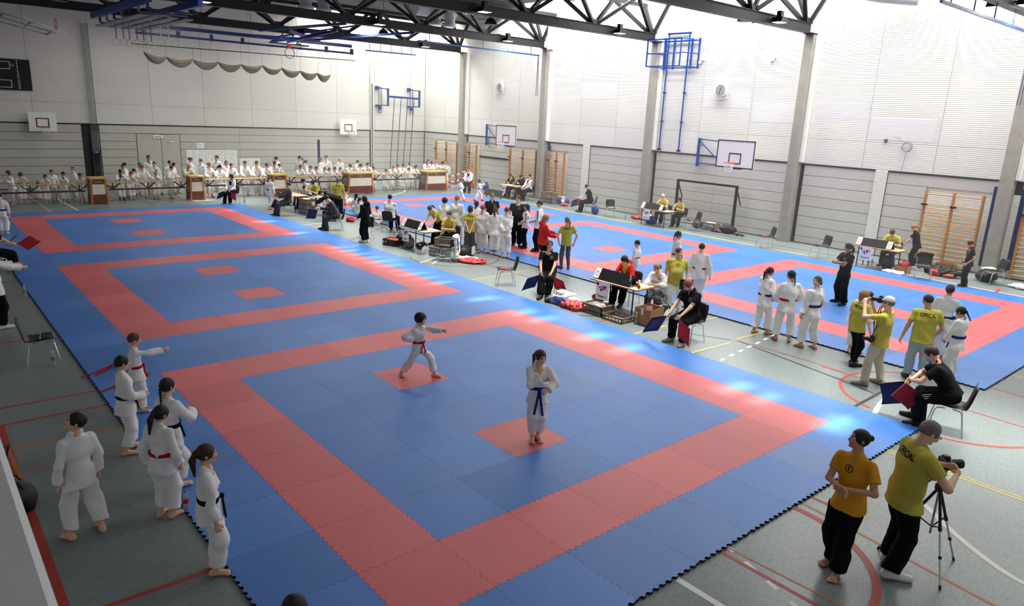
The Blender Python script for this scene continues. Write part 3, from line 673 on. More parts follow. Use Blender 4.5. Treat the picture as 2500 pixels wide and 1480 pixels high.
    def cols(P):
        C = np.empty((len(P), 4)); C[:, 3] = 1; C[:, :3] = skin_c
        q = P-hc0; a, b, c = q@hr/hh, q@hf/hh, q@hu/hh; fr = b > .2; e = hb/hh*0.5
        dxy = lambda x0, z0, rx, rz: (((np.abs(a)-x0)/(rx+e))**2+((c-z0)/(rz+e))**2 < 1) & fr
        C[(np.abs(a) < .30) & (c < -.02) & (c > -.2) & (b > .25), :3] = skin_c*np.array([1.03, .95, .92])
        C[dxy(.15, .115, .10, .018), :3] = hairc*.8+skin_c*.12
        if fine: C[dxy(.15, .025, .075, .034), :3] = (.72, .70, .68)
        C[dxy(.15, .025, .036, .036), :3] = (.025, .018, .015)
        C[dxy(.0, -.245, .10, .030), :3] = skin_c*np.array([.82, .52, .50])
        if extra and 'beard' in extra: C[(b > .05) & (c < -.13) & (c > -.55) & ~dxy(.0, -.245, .10, .03) & (np.linalg.norm(q, axis=1) < .7*hh), :3] = skin_c*.55+hairc*.45
        if extra and 'blindfold' in extra: pass
        return C
    link('body', B.mesh('body', M_SKIN, cols), root)
    # ---------------- trousers
    Tm = {'gi': (.066, .055, .052, .20), 'gib': (.066, .055, .052, .20), 'slim': (.056, .042, .030, .08), 'loose': (.068, .054, .052, .05), 'jeans': (.062, .047, .041, .05)}
    bk = {'gi': 'gi', 'gib': 'gi', 'black': 'loose', 'blackslim': 'slim', 'grey': 'loose', 'greyslim': 'slim', 'khaki': 'jeans', 'jeans': 'jeans', 'dgrey': 'loose'}[bot]
    r0, r1, r2, hem = Tm[bk]; bm = CL[{'black': 'blackt', 'blackslim': 'blackt', 'greyslim': 'grey'}.get(bot, bot)]
    hem = p.get('hem', hem)
    G = Field(lo, hi, hc)
    G.cone(pel-rt*.025*H, pel+rt*.025*H, .066*H*w, .066*H*w, .0, flat=(fw, 1.2)); G.cone(pel, pel+up*.05*H, .073*H*w, .066*H*w, .02*H, flat=(fw, 1.3), cut=(pel+up*.10*H, up))
    for a, b, c in ((hipL, knL, lf), (hipR, knR, rf)):
        G.cone(a, b, r0*H*w, r1*H, .030*H); e = b+(c-b)*(1-hem); G.cone(b, e, r1*H, r2*H, .018*H, cut=(e, nrm(c-b)))
    gi = top in ('gi', 'gib'); jk = top in ('wjacket', 'red', 'blackjacket', 'dgreyjacket')
    low = .095 if gi else (.06 if jk else .065); seated = p.get('seat') or p.get('pz', 1) < .3
    if seated: low = .02
    hemp = pel-up*low*H
    G.folds(rng, .0105*H if bk == 'gi' else .007*H, 26/H); G.clip((0, 0, .004), (0, 0, -1))
    if not seated and p.get('lean', 0) < 25: G.clip(hemp+up*.012*H, up)
    link('trousers', G.mesh('trousers', bm), root)
    # ---------------- top
    tm = CL[{'blackpolo': 'black', 'blackjacket': 'black', 'dgreyjacket': 'dgrey'}.get(top, top)]
    J = Field(lo, hi, hc); J0 = None
    fat = (.008 if kid else .011)*H if (gi or jk) else .006*H
    def torso(F, o):
        F.cone(chest-rt*.040*H, chest+rt*.040*H, .070*H*w+o, .070*H*w+o, 0, flat=(fw, 1.25)); F.cone(pel+up*.07*H, chest, .083*H*w+o, .092*H*w+o, .03*H, flat=(fw, 1.38))
        [F.cone(neck-up*.032*H+rt*q_*.02*H, (shR if q_ > 0 else shL)-rt*q_*.016*H-up*.012*H, .026*H+o*.5, .031*H+o*.5, .03*H) for q_ in (-1, 1)]; F.cone(chest, neck-up*.05*H, .084*H*w+o*.5, .048*H+o*.5, .03*H, flat=(fw, 1.30))
        if p.get('belly'): F.ell(pel+up*.10*H+fw*.05*H, [rt, fw, up], (.085*H*w, .075*H*w, .10*H), .04*H)
    torso(J, fat)
    J.cone(pel+up*.08*H, hemp-up*.04*H, .086*H*w+fat, max((.116 if gi else .100)*w, r0*w+(.056 if gi else .050))*H+fat, .03*H, flat=(fw, 1.24), cut=(hemp, -up))
    if p.get('seat') and gi:
        for a, b in ((hipL, knL), (hipR, knR)): J.cone(a, a+(b-a)*.45, .082*H, .076*H, .03*H, cut=(a+(b-a)*.42, b-a))
    frac = .54 if short_sl else 1.0; sr = ((.034, .038) if kid else (.036, .040)) if gi else ((.035, .034) if jk else (.034, .043))
    for a, b, c in ((shL, elL, lh), (shR, elR, rh)):
        if short_sl: e = a+(b-a)*.62; J.cone(a, b, sr[0]*H*w, sr[1]*H, .02*H, cut=(e, b-a))
        else:
            fr = p.get('sleeve', .86 if gi else .95); e = b+(c-b)*fr; J.cone(a, b, sr[0]*H, sr[1]*H, .022*H); J.cone(b, e, sr[1]*H, ((.042 if kid else .046) if gi else .030)*H, .02*H, cut=(e, c-b))
    if top in ('red', 'blackjacket') : J.ell(neck-fw*.05*H-up*.005*H, [rt, fw, up], (.062*H, .035*H, .04*H), .03*H)
    # neck opening
    if gi or top in ('wjacket', 'blackpolo') or p.get('open'):
        vd_ = .115 if gi else (.17 if jk else .06); sl, X, Y, Z = J.full(); o = neck
        a_ = (X-f32(o[0]))*f32(rt[0])+(Y-f32(o[1]))*f32(rt[1])+(Z-f32(o[2]))*f32(rt[2]); b_ = (X-f32(o[0]))*f32(fw[0])+(Y-f32(o[1]))*f32(fw[1])+(Z-f32(o[2]))*f32(fw[2]); c_ = (X-f32(o[0]))*f32(up[0])+(Y-f32(o[1]))*f32(up[1])+(Z-f32(o[2]))*f32(up[2])
        wd = np.maximum(np.abs(a_)-f32(.40)*(c_+f32(vd_*H)), -(b_-f32(.004*H))); J.F[sl] = np.maximum(J.F[sl], -wd)
    J.cone(neck+up*.03*H, hc0, .037*H, .037*H, sub=True)
    if gi:
        for s_ in (-1, 1):
            n0 = neck+rt*s_*.040*H-fw*.012*H+up*.012*H; n1 = neck+rt*s_*.040*H+fw*.035*H-up*.03*H; n2 = chest+rt*s_*.004*H+fw*(.078*w*H+fat*.5)-up*.02*H
            J.cone(n0, n1, .0115*H, .0115*H, .008*H); J.cone(n1, n2, .0115*H, .0105*H, .008*H)
        J.cone(neck+rt*.036*H-fw*.014*H+up*.012*H, neck-rt*.036*H-fw*.014*H+up*.012*H, .0125*H, .0125*H, .01*H)
    elif top in ('blackpolo', 'wjacket', 'blackjacket'):
        J.cone(neck+rt*.035*H-fw*.012*H+up*.012*H, neck-rt*.035*H-fw*.012*H+up*.012*H, .013*H, .013*H, .008*H)
        for s_ in (-1, 1): J.cone(neck+rt*s_*.036*H-fw*.01*H+up*.012*H, neck+rt*s_*.02*H+fw*.042*H-up*.02*H, .0115*H, .010*H, .006*H)
    J.folds(rng, (.011 if gi else .0065)*H, 30/H)
    global JO
    jo = JO = link('jacket' if (gi or jk) else 'shirt', J.mesh('jacket' if (gi or jk) else 'shirt', tm), root)
    if p.get('open'):      # shirt under an open jacket
        U = Field(chest-.14*H, chest+.16*H, hc); torso(U, fat*.35); U.cone(neck+up*.03*H, hc0, .037*H, .037*H, sub=True); U.clip(chest-up*.12*H, -up); link('shirt', U.mesh('shirt', CL[p['open']]), root)
    # ---------------- belt
    if belt:
        K = Field(lo, hi, hc*.8); torso(K, fat+.024*H); wz = pel+up*.075*H
        K.clip(wz+up*.0165*H, up); K.clip(wz-up*.0165*H, -up)
        fr = wz+fw*(.070*w*H+fat+.022*H)
        K.ell(fr, [rt, fw, up], (.022*H, .016*H, .018*H), .004*H)
        for s_, ln in ((-1, p.get('tail', .17)), (1, p.get('tail', .17)-.03)):
            e = fr+rt*s_*.045*H-up*ln*H+fw*.012*H if not p.get('seat') else fr+rt*s_*.05*H-up*.04*H+fw*.06*H
            K.cone(fr, e, .0135*H, .0135*H, .003*H, flat=(fw, 2.0))
        link('belt', K.mesh('belt', CL[belt]), root)
    # ---------------- shoes
    if feet != 'bare':
        for c, fd, lift in FD:
            S = Field(np.array([c[0]-.16*H, c[1]-.16*H, -.01]), np.array([c[0]+.16*H, c[1]+.16*H, c[2]+.05*H]), hc*.85)
            hl_ = c-fd*.026*H+np.array([0, 0, -.018*H]); ball = c+fd*.085*H+np.array([0, 0, -.026*H-min(lift, .03*H)*.6]); toe = ball+fd*.026*H
            S.cone(c+np.array([0, 0, .004*H]), hl_, .0255*H, .0265*H, .01*H); S.cone(c+fd*.015*H+np.array([0, 0, -.008*H]), ball, .027*H, .020*H, .012*H); S.cone(hl_, toe, .0245*H, .0205*H, .012*H)
            S.clip((0, 0, .002), (0, 0, -1)); link('shoe', S.mesh('shoe', SH[feet]), root)
    # ---------------- hair and headgear
    st = hair[0]
    if st != 'bald':
        Hh = Field(hc0-hh*1.9, hc0+hh*.95, max(hb*.95, .006)); t_ = {'short': .025, 'buzz': .012, 'afro': .14, 'long': .04, 'pony': .03, 'bun': .03, 'bob': .045, 'braid': .03}[st]
        Hh.ell(hp_(0, -.035, .11), RH, ((.355+t_)*hh, (.435+t_)*hh, (.42+t_)*hh))
        if st in ('short', 'afro') and fine: Hh.folds(rng, .012*hh, 90)
        fz = .22 if st in ('buzz',) else .17
        # cut the face and the nape free
        Hh.ell(hp_(0, .50, -.14), RH, (.33*hh, .42*hh, .44*hh), sub=True)
        if st in ('short', 'buzz'): Hh.ell(hp_(0, .06, -.46), RH, (.7*hh, .62*hh, .40*hh), sub=True)
        elif st == 'afro': Hh.ell(hp_(0, .16, -.50), RH, (.6*hh, .55*hh, .36*hh), sub=True)
        else: Hh.ell(hp_(0, .22, -.50), RH, (.6*hh, .50*hh, .36*hh), sub=True)
        if st == 'bob':
            for s_ in (-1, 1): Hh.cone(hp_(s_*.30, -.05, .1), hp_(s_*.31, .02, -.42), .13*hh, .11*hh, .06*hh)
            Hh.cone(hp_(0, -.28, .1), hp_(0, -.26, -.45), .26*hh, .22*hh, .1*hh)
        if st == 'long':
            for s_ in (-1, 1): Hh.cone(hp_(s_*.28, -.08, .1), hp_(s_*.30, -.06, -.75), .13*hh, .10*hh, .06*hh)
            Hh.cone(hp_(0, -.28, .1), hp_(0, -.34, -.95), .27*hh, .20*hh, .1*hh)
        if st == 'pony': Hh.ell(hp_(0, -.48, .16), RH, (.10*hh,)*3, .03*hh); Hh.cone(hp_(0, -.50, .16), hp_(.03, -.66, -.25), .12*hh, .17*hh, .04*hh); Hh.cone(hp_(.03, -.66, -.25), hp_(.05, -.60, -1.05), .17*hh, .06*hh, .04*hh)
        if st == 'braid': 
            for i in range(6): Hh.ell(hp_(.02*i, -.50-.02*i, -.05-.17*i), RH, ((.105-.006*i)*hh,)*3, .03*hh)
        if st == 'bun': Hh.ell(hp_(0, -.50, .22), RH, (.17*hh, .15*hh, .16*hh), .02*hh)
        link('hair', Hh.mesh('hair', hairmat(hair[1])), root)
    elif extra and 'fringe' in extra:
        Hh = Field(hc0-hh, hc0+hh, max(hb, .006)); Hh.ell(hp_(0, -.05, .02), RH, (.375*hh, .46*hh, .30*hh)); Hh.ell(hp_(0, .45, 0), RH, (.6*hh, .45*hh, .6*hh), sub=True); Hh.ell(hp_(0, .05, .42), RH, (.7*hh, .8*hh, .3*hh), sub=True); Hh.ell(hp_(0, .06, -.46), RH, (.7*hh, .62*hh, .40*hh), sub=True)
        link('hair', Hh.mesh('hair', hairmat(hair[1])), root)
    if extra and 'band' in extra:
        K = Field(hc0-hh*1.2, hc0+hh*.9, max(hb, .006)); K.ell(hp_(0, -.03, .10), RH, (.415*hh, .50*hh, .46*hh)); K.clip(hp_(0, 0, .27), hu); K.clip(hp_(0, 0, .13), -hu)
        for s_ in (-1, 1): K.cone(hp_(0, -.50, .2), hp_(s_*.15, -.62, -.55), .05*hh, .06*hh, 0, flat=(hf, 2))
        link('headband', K.mesh('headband', CL['band']), root)
    if extra and 'cap' in extra:
        K = Field(hc0-hh, hc0+hh*1.1, max(hb, .006)); K.ell(hp_(0, -.03, .14), RH, (.41*hh, .49*hh, .45*hh)); K.clip(hp_(0, 0, .14), -hu); K.ell(hp_(0, .52, .17), RH, (.30*hh, .36*hh, .035*hh), .03*hh)
        link('cap', K.mesh('cap', CL['cap']), root)
    if extra and 'glasses' in extra:
        g_ = MB()
        for s_ in (-1, 1):
            ring = [hp_(s_*.155+.095*math.cos(t), .462, .02+.062*math.sin(t)) for t in np.linspace(0, 2*math.pi, 11)]
            g_.tube(ring, .012*hh+.0006, 5, False); g_.tube([hp_(s_*.25, .455, .03), hp_(s_*.36, .0, .03)], .013*hh, 5)
        g_.tube([hp_(-.06, .462, .03), hp_(.06, .462, .03)], .012*hh, 5)
        g_.build('glasses', M_BLACK, root)
    J_ = dict(lh=lh, rh=rh, pel=pel, chest=chest, neck=neck, up=up, fw=fw, rt=rt, H=H, root=root, field=J, w=w, head=hc0, hf=hf, hu=hu, hr=hr, hh=hh, knL=knL, knR=knR, lf=lf, rf=rf, yaw=yaw, elL=elL, elR=elR)
    if extra and 'official' in extra: shirt_text(J_, 'OFFICIAL', CL['black'])
    if extra and 'emblem' in extra: emblem(J_, extra.get('emblem') if isinstance(extra, dict) else 'k')
    if extra and 'stripes' in extra: sleeve_stripes(J_, shL, shR, elL, elR, lh, rh)
    if not fine: J_['field'] = None
    return J_
def sdf_at(Fd, P):
    q = np.clip((P-Fd.o)/Fd.h, 0, Fd.n-1.001); i = q.astype(int); f = q-i; r = 0
    for a in (0, 1):
        for b in (0, 1):
            for c in (0, 1): r = r+Fd.F[i[:, 0]+a, i[:, 1]+b, i[:, 2]+c]*(f[:, 0] if a else 1-f[:, 0])*(f[:, 1] if b else 1-f[:, 1])*(f[:, 2] if c else 1-f[:, 2])
    return r
def project(Jd, P, d):
    """march points P along direction d on to the garment surface"""
    P = P.copy(); d = nrm(d)
    for _ in range(60): P += d[None]*np.clip(sdf_at(Jd['field'], P)-.0035, -.01, .02)[:, None]
    return P
_TX = {}
def text_verts(s, bold=True):
    if s in _TX: return _TX[s]
    c = bpy.data.curves.new('t', 'FONT'); c.body = s; c.align_x = 'CENTER'; c.align_y = 'CENTER'; c.size = 1.0; c.offset = 0.02 if bold else 0.0; c.resolution_u = 2
    o = bpy.data.objects.new('t', c); col.objects.link(o); dg = bpy.context.evaluated_depsgraph_get(); dg.update()
    me = bpy.data.meshes.new_from_object(o.evaluated_get(dg)); V = np.array([v.co for v in me.vertices]); Fs = [tuple(p.vertices) for p in me.polygons]
    bpy.data.objects.remove(o); bpy.data.curves.remove(c); bpy.data.meshes.remove(me); _TX[s] = (V, Fs); return _TX[s]
def wrap_mesh(Jd, name, V, Fs, center, ax, ay, d, m):
    P = center[None]+V[:, :1]*ax[None]+V[:, 1:2]*ay[None]; P = project(Jd, P-nrm(d)[None]*.06, d) if Jd['field'] is not None else P
    b = MB(); b._add(P.tolist(), Fs); return b.build(name, m, JO)
def shirt_text(Jd, s, m):
    V, Fs = text_verts(s); wid = V[:, 0].max()-V[:, 0].min(); k = .155*Jd['H']/wid
    wrap_mesh(Jd, 'printed_lettering', V, Fs, Jd['chest']+Jd['up']*.055*Jd['H']-Jd['fw']*.05*Jd['H'], Jd['rt']*k, Jd['up']*k*1.5, Jd['fw'], m)
def disc(n=14, r0=0.0, r1=1.0):
    t = np.linspace(0, 2*np.pi, n, endpoint=False); c = np.stack([np.cos(t), np.sin(t), 0*t], 1)
    if r0 <= 0: return c*r1, [tuple(range(n))]
    return np.concatenate([c*r0, c*r1]), [(i, (i+1) % n, n+(i+1) % n, n+i) for i in range(n)]
def emblem(Jd, kind):
    H = Jd['H']; c = Jd['chest']+Jd['up']*.03*H-Jd['rt']*(.045*H if kind != 'c' else 0)+Jd['fw']*.05*H; m = CL['black'] if kind in ('k', 'c') else mat('emblem_grey_print', s2l(150, 150, 150), 0.8)
    r = (.022 if kind == 'k' else .026)*H
    V, Fs = disc(14, 0 if kind == 'k' else .82, 1.0); wrap_mesh(Jd, 'chest_emblem', V, Fs, c, Jd['rt']*r, Jd['up']*r, -Jd['fw'], m)
    if kind != 'k': V, Fs = np.array([(-.1, -.55, 0), (.15, -.5, 0), (.1, .05, 0), (.35, .3, 0), (.1, .6, 0), (-.25, .35, 0), (-.05, .0, 0)]), [(0, 1, 2, 3, 4, 5, 6)]; wrap_mesh(Jd, 'chest_emblem', V, Fs, c, Jd['rt']*r, Jd['up']*r, -Jd['fw'], m)
def sleeve_stripes(Jd, shL, shR, elL, elR, lh, rh):
    H = Jd['H']; b = MB()
    for a, e, c, s_ in ((shL, elL, lh, -1), (shR, elR, rh, 1)):
        for (p, q, r0) in ((a, e, .041), (e, e+(c-e)*.9, .038)):
            d = nrm(q-p); o = np.array([s_*1.0, 0, .25]); o = nrm(o-d*(o@d)); t = nrm(np.cross(d, o))
            for k in (-1, 0, 1):
                p0 = p+o*r0*H+t*k*.010*H; q0 = q+o*r0*.95*H+t*k*.010*H; b.bar(p0, q0, .0045*H, .0045*H)
    b.build('sleeve_stripes', CL['dgrey'], JO)
# ================================================================== gym apparatus
def place_text(s, h, m, parent, loc, ax, ay, name='lettering', bold=True, wmax=None):
    V, Fs = text_verts(s, bold); k = h/(0.72); wd = (V[:, 0].max()-V[:, 0].min())*k
    kx = k if not wmax else min(k, wmax/(wd/k))
    ax, ay = np.array(ax, float), np.array(ay, float); P = np.array(loc)[None]+V[:, :1]*ax[None]*kx+V[:, 1:2]*ay[None]*k
    b = MB(); b._add(P.tolist(), Fs); return b.build(name, m, parent)
def hoop_parts(t, c, d, R=0.225, netlen=0.40):
    """ring with net; c = ring centre, d = unit vector from board to ring"""
    c = Vector(c); d = Vector(d)
    hr_ = MB().torus(c, R, 0.011, 22, 6).tube([c-d*(R+0.15), c-d*R], 0.03, 6).build('hoop_ring', M_ORANGE, t)
    n = MB(); K = 10
    for s in (1, -1):
        for k in range(K):
            pts = []
            for i in range(5):
                f = i/4; a = 2*math.pi*(k+s*f*1.5)/K; r = R*(1-0.45*f**0.8); pts.append(c+Vector((r*math.cos(a), r*math.sin(a), -netlen*f)))
            n.tube(pts, 0.006, 4, False)
    n.build('hoop_net', M_NETW, hr_)
def frame_rect(b, o, u, v, w, h, t, th=0.012):
    """rectangular outline made of four bars; o = lower left corner, u, v unit vectors"""
    o, u, v = Vector(o), Vector(u), Vector(v)
    for p, q in (((0, t/2), (w, t/2)), ((0, h-t/2), (w, h-t/2)), ((t/2, t), (t/2, h-t)), ((w-t/2, t), (w-t/2, h-t))):
        b.bar(o+u*p[0]+v*p[1], o+u*q[0]+v*q[1], t, th, up=u.cross(v))
    return b
def wall_basket(y0, ypost, label):
    t = empty('basketball_backboard', (24.9, y0, 2.83)); tag(t, label, 'backboard', 'swing-out basketball boards')
    bd = MB().bevbox((0, -0.9, 0), (0.035, 0.9, 1.14), 0.006).build('board', M_WHITE, t)
    frame_rect(MB(), (-0.004, -0.9, 0), (0, 1, 0), (0, 0, 1), 1.8, 1.14, 0.045).build('border', M_BLACK, bd)
    frame_rect(MB(), (-0.004, -0.295, 0.17), (0, 1, 0), (0, 0, 1), 0.59, 0.45, 0.045).build('target_square', M_BLACK, bd)
    hoop_parts(t, (-0.375, 0, 0.22), (-1, 0, 0)); py = ypost-y0
    b = MB().bar((1.08, py, -0.15), (1.08, py, 1.12), 0.09); b.bar((1.08, py, 1.07), (0.05, 0.88, 1.05), 0.05).bar((1.08, py, 0.02), (0.05, 0.88, 0.05), 0.05).bar((1.08, py, 1.0), (0.06, 0.88, 0.30), 0.04)
    b.bar((1.08, py, 0.8), (0.85, py-0.3, 0.8), 0.06).bar((1.08, py, 1.07), (1.22, py, 1.07), 0.06).bar((1.08, py, 0.0), (1.22, py, 0.0), 0.06)
    b.build('swing_frame', M_BLUE, t); MB().box((0.04, -0.25, -0.05), (0.3, 0.05, 0.05)).build('lower_bracket', M_DBLUE, t)
wall_basket(13.54, 16.15, 'white basketball board with black border on blue swing frame, nearer one on right wall')
wall_basket(28.55, 31.7, 'white basketball board with black border on blue swing frame, farther one on right wall')
def back_basket(x, z, label, face=1):
    t = empty('basketball_backboard', (x, YW-0.35, z)); tag(t, label, 'backboard', 'small boards on the back wall')
    bd = MB().bevbox((-0.58, 0, 0), (0.58, 0.03, 0.92), 0.006).build('board', M_WHITE, t); frame_rect(MB(), (-0.27, -0.004, 0.20), (1, 0, 0), (0, 0, 1), 0.54, 0.44, 0.045).build('target_square', M_BLACK, bd)
    hoop_parts(t, (0.04, -0.36, 0.22), (0, -1, 0), 0.22, 0.38); MB().bar((-0.3, 0.03, 0.5), (-0.3, 0.34, 0.5), 0.05).bar((0.3, 0.03, 0.5), (0.3, 0.34, 0.5), 0.05).build('wall_bracket', M_GREY, t)
back_basket(3.78, 2.79, 'small white basketball board on back wall under the scoreboard'); back_basket(20.15, 2.90, 'small white basketball board on back wall beside the blue climbing poles')
# scoreboard
t = empty('scoreboard', (2.25, YW-0.1, 4.67)); tag(t, 'black scoreboard with white outlines and numbers high on the back wall', 'scoreboard')
MB().bevbox((-1.35, 0, 0), (1.32, 0.09, 1.42), 0.01).build('case', M_BLACK, t); sb = MB()
for z0 in (0.12, 0.95): frame_rect(sb, (-0.9, -0.003, z0), (1, 0, 0), (0, 0, 1), 1.42, 0.34, 0.022, 0.004)
sb.build('display_outline', M_PAPER, t); MB().torus((0.62, -0.003, 1.14), 0.05, 0.008, 12, 4, 'y').build('display_outline', M_PAPER, t)
for k in range(12): place_text(str(4+k), 0.075, M_PAPER, t, (0.80, -0.004, 1.34-0.112*k), (1, 0, 0), (0, 0, 1), 'printed_number')
# notices and sign boxes on the back wall
def notice(name, x, z, w, h, label, nx=1, nz=1, ink=True):
    t = empty(name, (x, YW-0.022, z)); tag(t, label, 'notice'); me = MB().box((0, 0, 0), (w/nx-0.02, 0.006, h/nz-0.02)).mesh('sheet', M_PAPER)
    for i in range(nx):
        for k in range(nz):
            link('sheet', me, t, (i*w/nx, 0, k*h/nz))
            if ink:
                b = MB(); [b.box((i*w/nx+0.04, -0.002, k*h/nz+h/nz*(0.25+0.16*q)), (i*w/nx+w/nx*(0.5+0.3*((q*7+i) % 3)/2), 0, k*h/nz+h/nz*(0.25+0.16*q)+0.012)) for q in range(4)]; b.build('printed_lines', M_GREY, t)
notice('notice_sheet', 11.0, 2.02, 0.42, 0.30, 'single white notice sheet taped high on back wall')
notice('notice_board', 10.42, 0.42, 2.8, 1.52, 'grid of white result sheets pinned on the back wall', 8, 3)
notice('notice_board', 13.32, 0.95, 1.22, 0.5, 'short row of white sheets on back wall right of the results grid', 3, 1)
t = empty('sign_box', (9.02, YW-0.08, 2.6)); tag(t, 'small grey lettered sign box above the back wall doors', 'sign'); MB().bevbox((-0.24, 0, -0.08), (0.24, 0.06, 0.08), 0.01).build('case', M_WHITE, t)
b = MB(); [b.box((-0.17+0.07*k, -0.003, -0.035), (-0.125+0.07*k, 0, 0.035)) for k in range(5)]; b.build('worn_lettering', M_GREY, t)
# grey guide post with rope bundle, left; slim post on the right; blue pole
t = empty('curtain_guide_post', (6.0, YW-0.14, 0)); tag(t, 'grey guide post with hanging rope bundle on the back wall', 'post')
MB().bevbox((-0.17, -0.02, 0.02), (0.19, 0.08, 2.86), 0.01).build('housing', M_GREY, t); MB().box((-0.19, -0.05, 1.72), (0.21, -0.01, 1.88)).build('clamp_band', M_DBLUE, t); MB().box((-0.05, -0.056, 1.77), (0.06, -0.048, 1.83)).build('clamp_label', M_PAPER, t)
for k in range(5): MB().tube([(-0.15+0.075*k, -0.05, 8.0), (-0.13+0.07*k, -0.05, 2.9), (-0.13+0.065*k, -0.06, 1.75)], 0.016, 5).build('rope', M_GREY, t)
for k in range(9): MB().tube([(-0.14+0.036*k, -0.06, 1.72), (-0.13+0.034*k+0.02*math.sin(k*2.1), -0.075, 1.0), (-0.12+0.032*k, -0.06, 0.08)], 0.014, 5).build('rope', M_BLACK, t)
t = empty('curtain_guide_post', (21.98, YW-0.14, 0)); tag(t, 'slim pale guide rail with pulley on the back wall near the corner', 'post')
MB().box((-0.09, 0, 0.02), (0.10, 0.08, 8.1)).build('rail_profile', M_CORR, t); MB().box((-0.06, -0.02, 0.1), (-0.02, 0.0, 6.1)).build('rail_track', M_GREY, t); MB().tube([(0, -0.03, 6.1), (0, -0.03, 1.0)], 0.02, 6).build('rope', M_GREY, t); MB().lathe([(0.05, -0.02), (0.07, 0), (0.05, 0.02)], (0, -0.05, 1.0), 10, 'y').build('pulley', M_GREY, t)
t = empty('volleyball_post', (16.6, 35.2, 0)); tag(t, 'perforated blue net post standing behind the spectators', 'post'); MB().bevbox((-0.06, -0.05, 0), (0.06, 0.05, 2.72), 0.008).build('post_tube', M_DBLUE, t); b = MB(); [b.box((-0.02, -0.056, 0.4+0.1*k), (0.02, -0.05, 0.44+0.1*k)) for k in range(22)]; b.build('peg_holes', M_BLACK, t)
# climbing poles on the back wall
t = empty('climbing_pole_set', (23.8, YW-0.9, 0)); tag(t, 'blue swing-out frame with four climbing poles on the back wall', 'climbing frame')
for x in (-1.22, 1.16):
    MB().bar((x+0.22, 0.2, 4.75), (x+0.22, 0.2, 5.85), 0.10).build('upright', M_BLUE, t)
    MB().bar((x-0.16, 0.85, 5.85), (x+0.22, 0.2, 5.80), 0.05).bar((x-0.16, 0.85, 4.78), (x+0.22, 0.2, 4.80), 0.05).build('swing_arm', M_DBLUE, t)
    MB().cbox((x-0.22, 0.8, 5.86), (0.10, 0.08, 0.11)).cbox((x-0.22, 0.8, 4.76), (0.10, 0.06, 0.06)).build('wall_hinge', M_BLUE, t)
    frame_rect(MB(), (x-0.16, 0.72, 4.3), (1, 0, 0), (0, 0, 1), 0.2, 1.62, 0.03, 0.03).build('counterweight_guide', M_DBLUE, t); MB().cbox((x-0.06, 0.72, 4.62), (0.09, 0.05, 0.12)).build('counterweight', M_BLUE, t)
MB().bar((-1.0, 0.2, 5.35), (1.4, 0.2, 5.30), 0.12).build('crossbeam', M_BLUE, t)
for k in range(4): MB().tube([(-0.52+0.5*k, 0.2, 5.28), (-0.85+0.5*k, 0.3, 0.02)], 0.022, 6).build('climbing_pole', M_DBLUE, t)
# wall bars
def wall_bars(y0, y1, label, z1=2.66, stopper=True):
    t = empty('wall_bars', (25.86, y0, 0)); tag(t, label, 'wall bars', 'wooden wall bars along the right wall'); L = y1-y0
    for k in range(3): MB().bevbox((0, k*L/2-0.035+(0.035 if k == 0 else (-0.035 if k == 2 else 0)), 0.04), (0.13, k*L/2+0.035+(0.035 if k == 0 else (-0.035 if k == 2 else 0)), z1), 0.008).build('upright', M_WOOD, t)
    zs = [0.18+0.155*k for k in range(14)]+[z1-0.12]
    me = MB().tube([(0.03, 0.02, 0), (0.03, L-0.02, 0)], 0.02, 8).mesh('rung', M_WOODL)
    for z in zs: link('rung', me, t, (0, 0, z))
    if stopper:
        for k in (0, 1): MB().cbox((-0.03, L-0.06-k*L/2, z1-0.5), (0.05, 0.09, 0.03)).build('stop_block', M_BLACK, t)
wall_bars(34.62, 37.1, 'wooden wall bars nearest the hall corner behind the last vault box', stopper=True); wall_bars(32.55, 34.1, 'wooden wall bars behind the seated judge in white by the barrier tape')
wall_bars(27.0, 29.35, 'wooden wall bars behind the far scoring table'); wall_bars(24.7, 26.0, 'wooden wall bars above the grey crate and blue bag', 2.72)
wall_bars(4.42, 6.3, 'wooden wall bars behind the scoring table marked Tatami 4'); wall_bars(1.2, 3.25, 'wooden wall bars at the right edge of the view')
for y, lab in ((4.15, 'left of the nearest column'), (3.35, 'right of the nearest column'), (26.8, 'left of the column by the far table'), (26.0, 'right of the column by the far table')):
    t = empty('perforated_rail', (25.95, y, 0)); tag(t, 'tall perforated blue height rail '+lab, 'rail'); MB().bevbox((-0.05, -0.06, 0.3), (0.06, 0.06, 3.0), 0.006).build('rail_profile', M_DBLUE, t); b = MB(); [b.cbox((-0.052, 0, 0.42+0.12*k), (0.006, 0.022, 0.025)) for k in range(21)]; b.build('peg_holes', M_BLACK, t)
# black goal frame
t = empty('goal_frame', (25.55, 15.22, 0)); tag(t, 'black handball goal frame standing against the right wall', 'goal')
for y in (-1.55, 1.55): MB().bevbox((-0.05, y-0.05, 0), (0.05, y+0.05, 2.06), 0.006).build('goal_post', M_BLACK, t)
MB().bevbox((-0.05, -1.5, 1.97), (0.05, 1.5, 2.06), 0.006).build('crossbar', M_BLACK, t)
for y in (-1.55, 1.55): MB().bar((0, y, 1.95), (0.42, y, 1.2), 0.04).build('stay', M_BLACK, t)
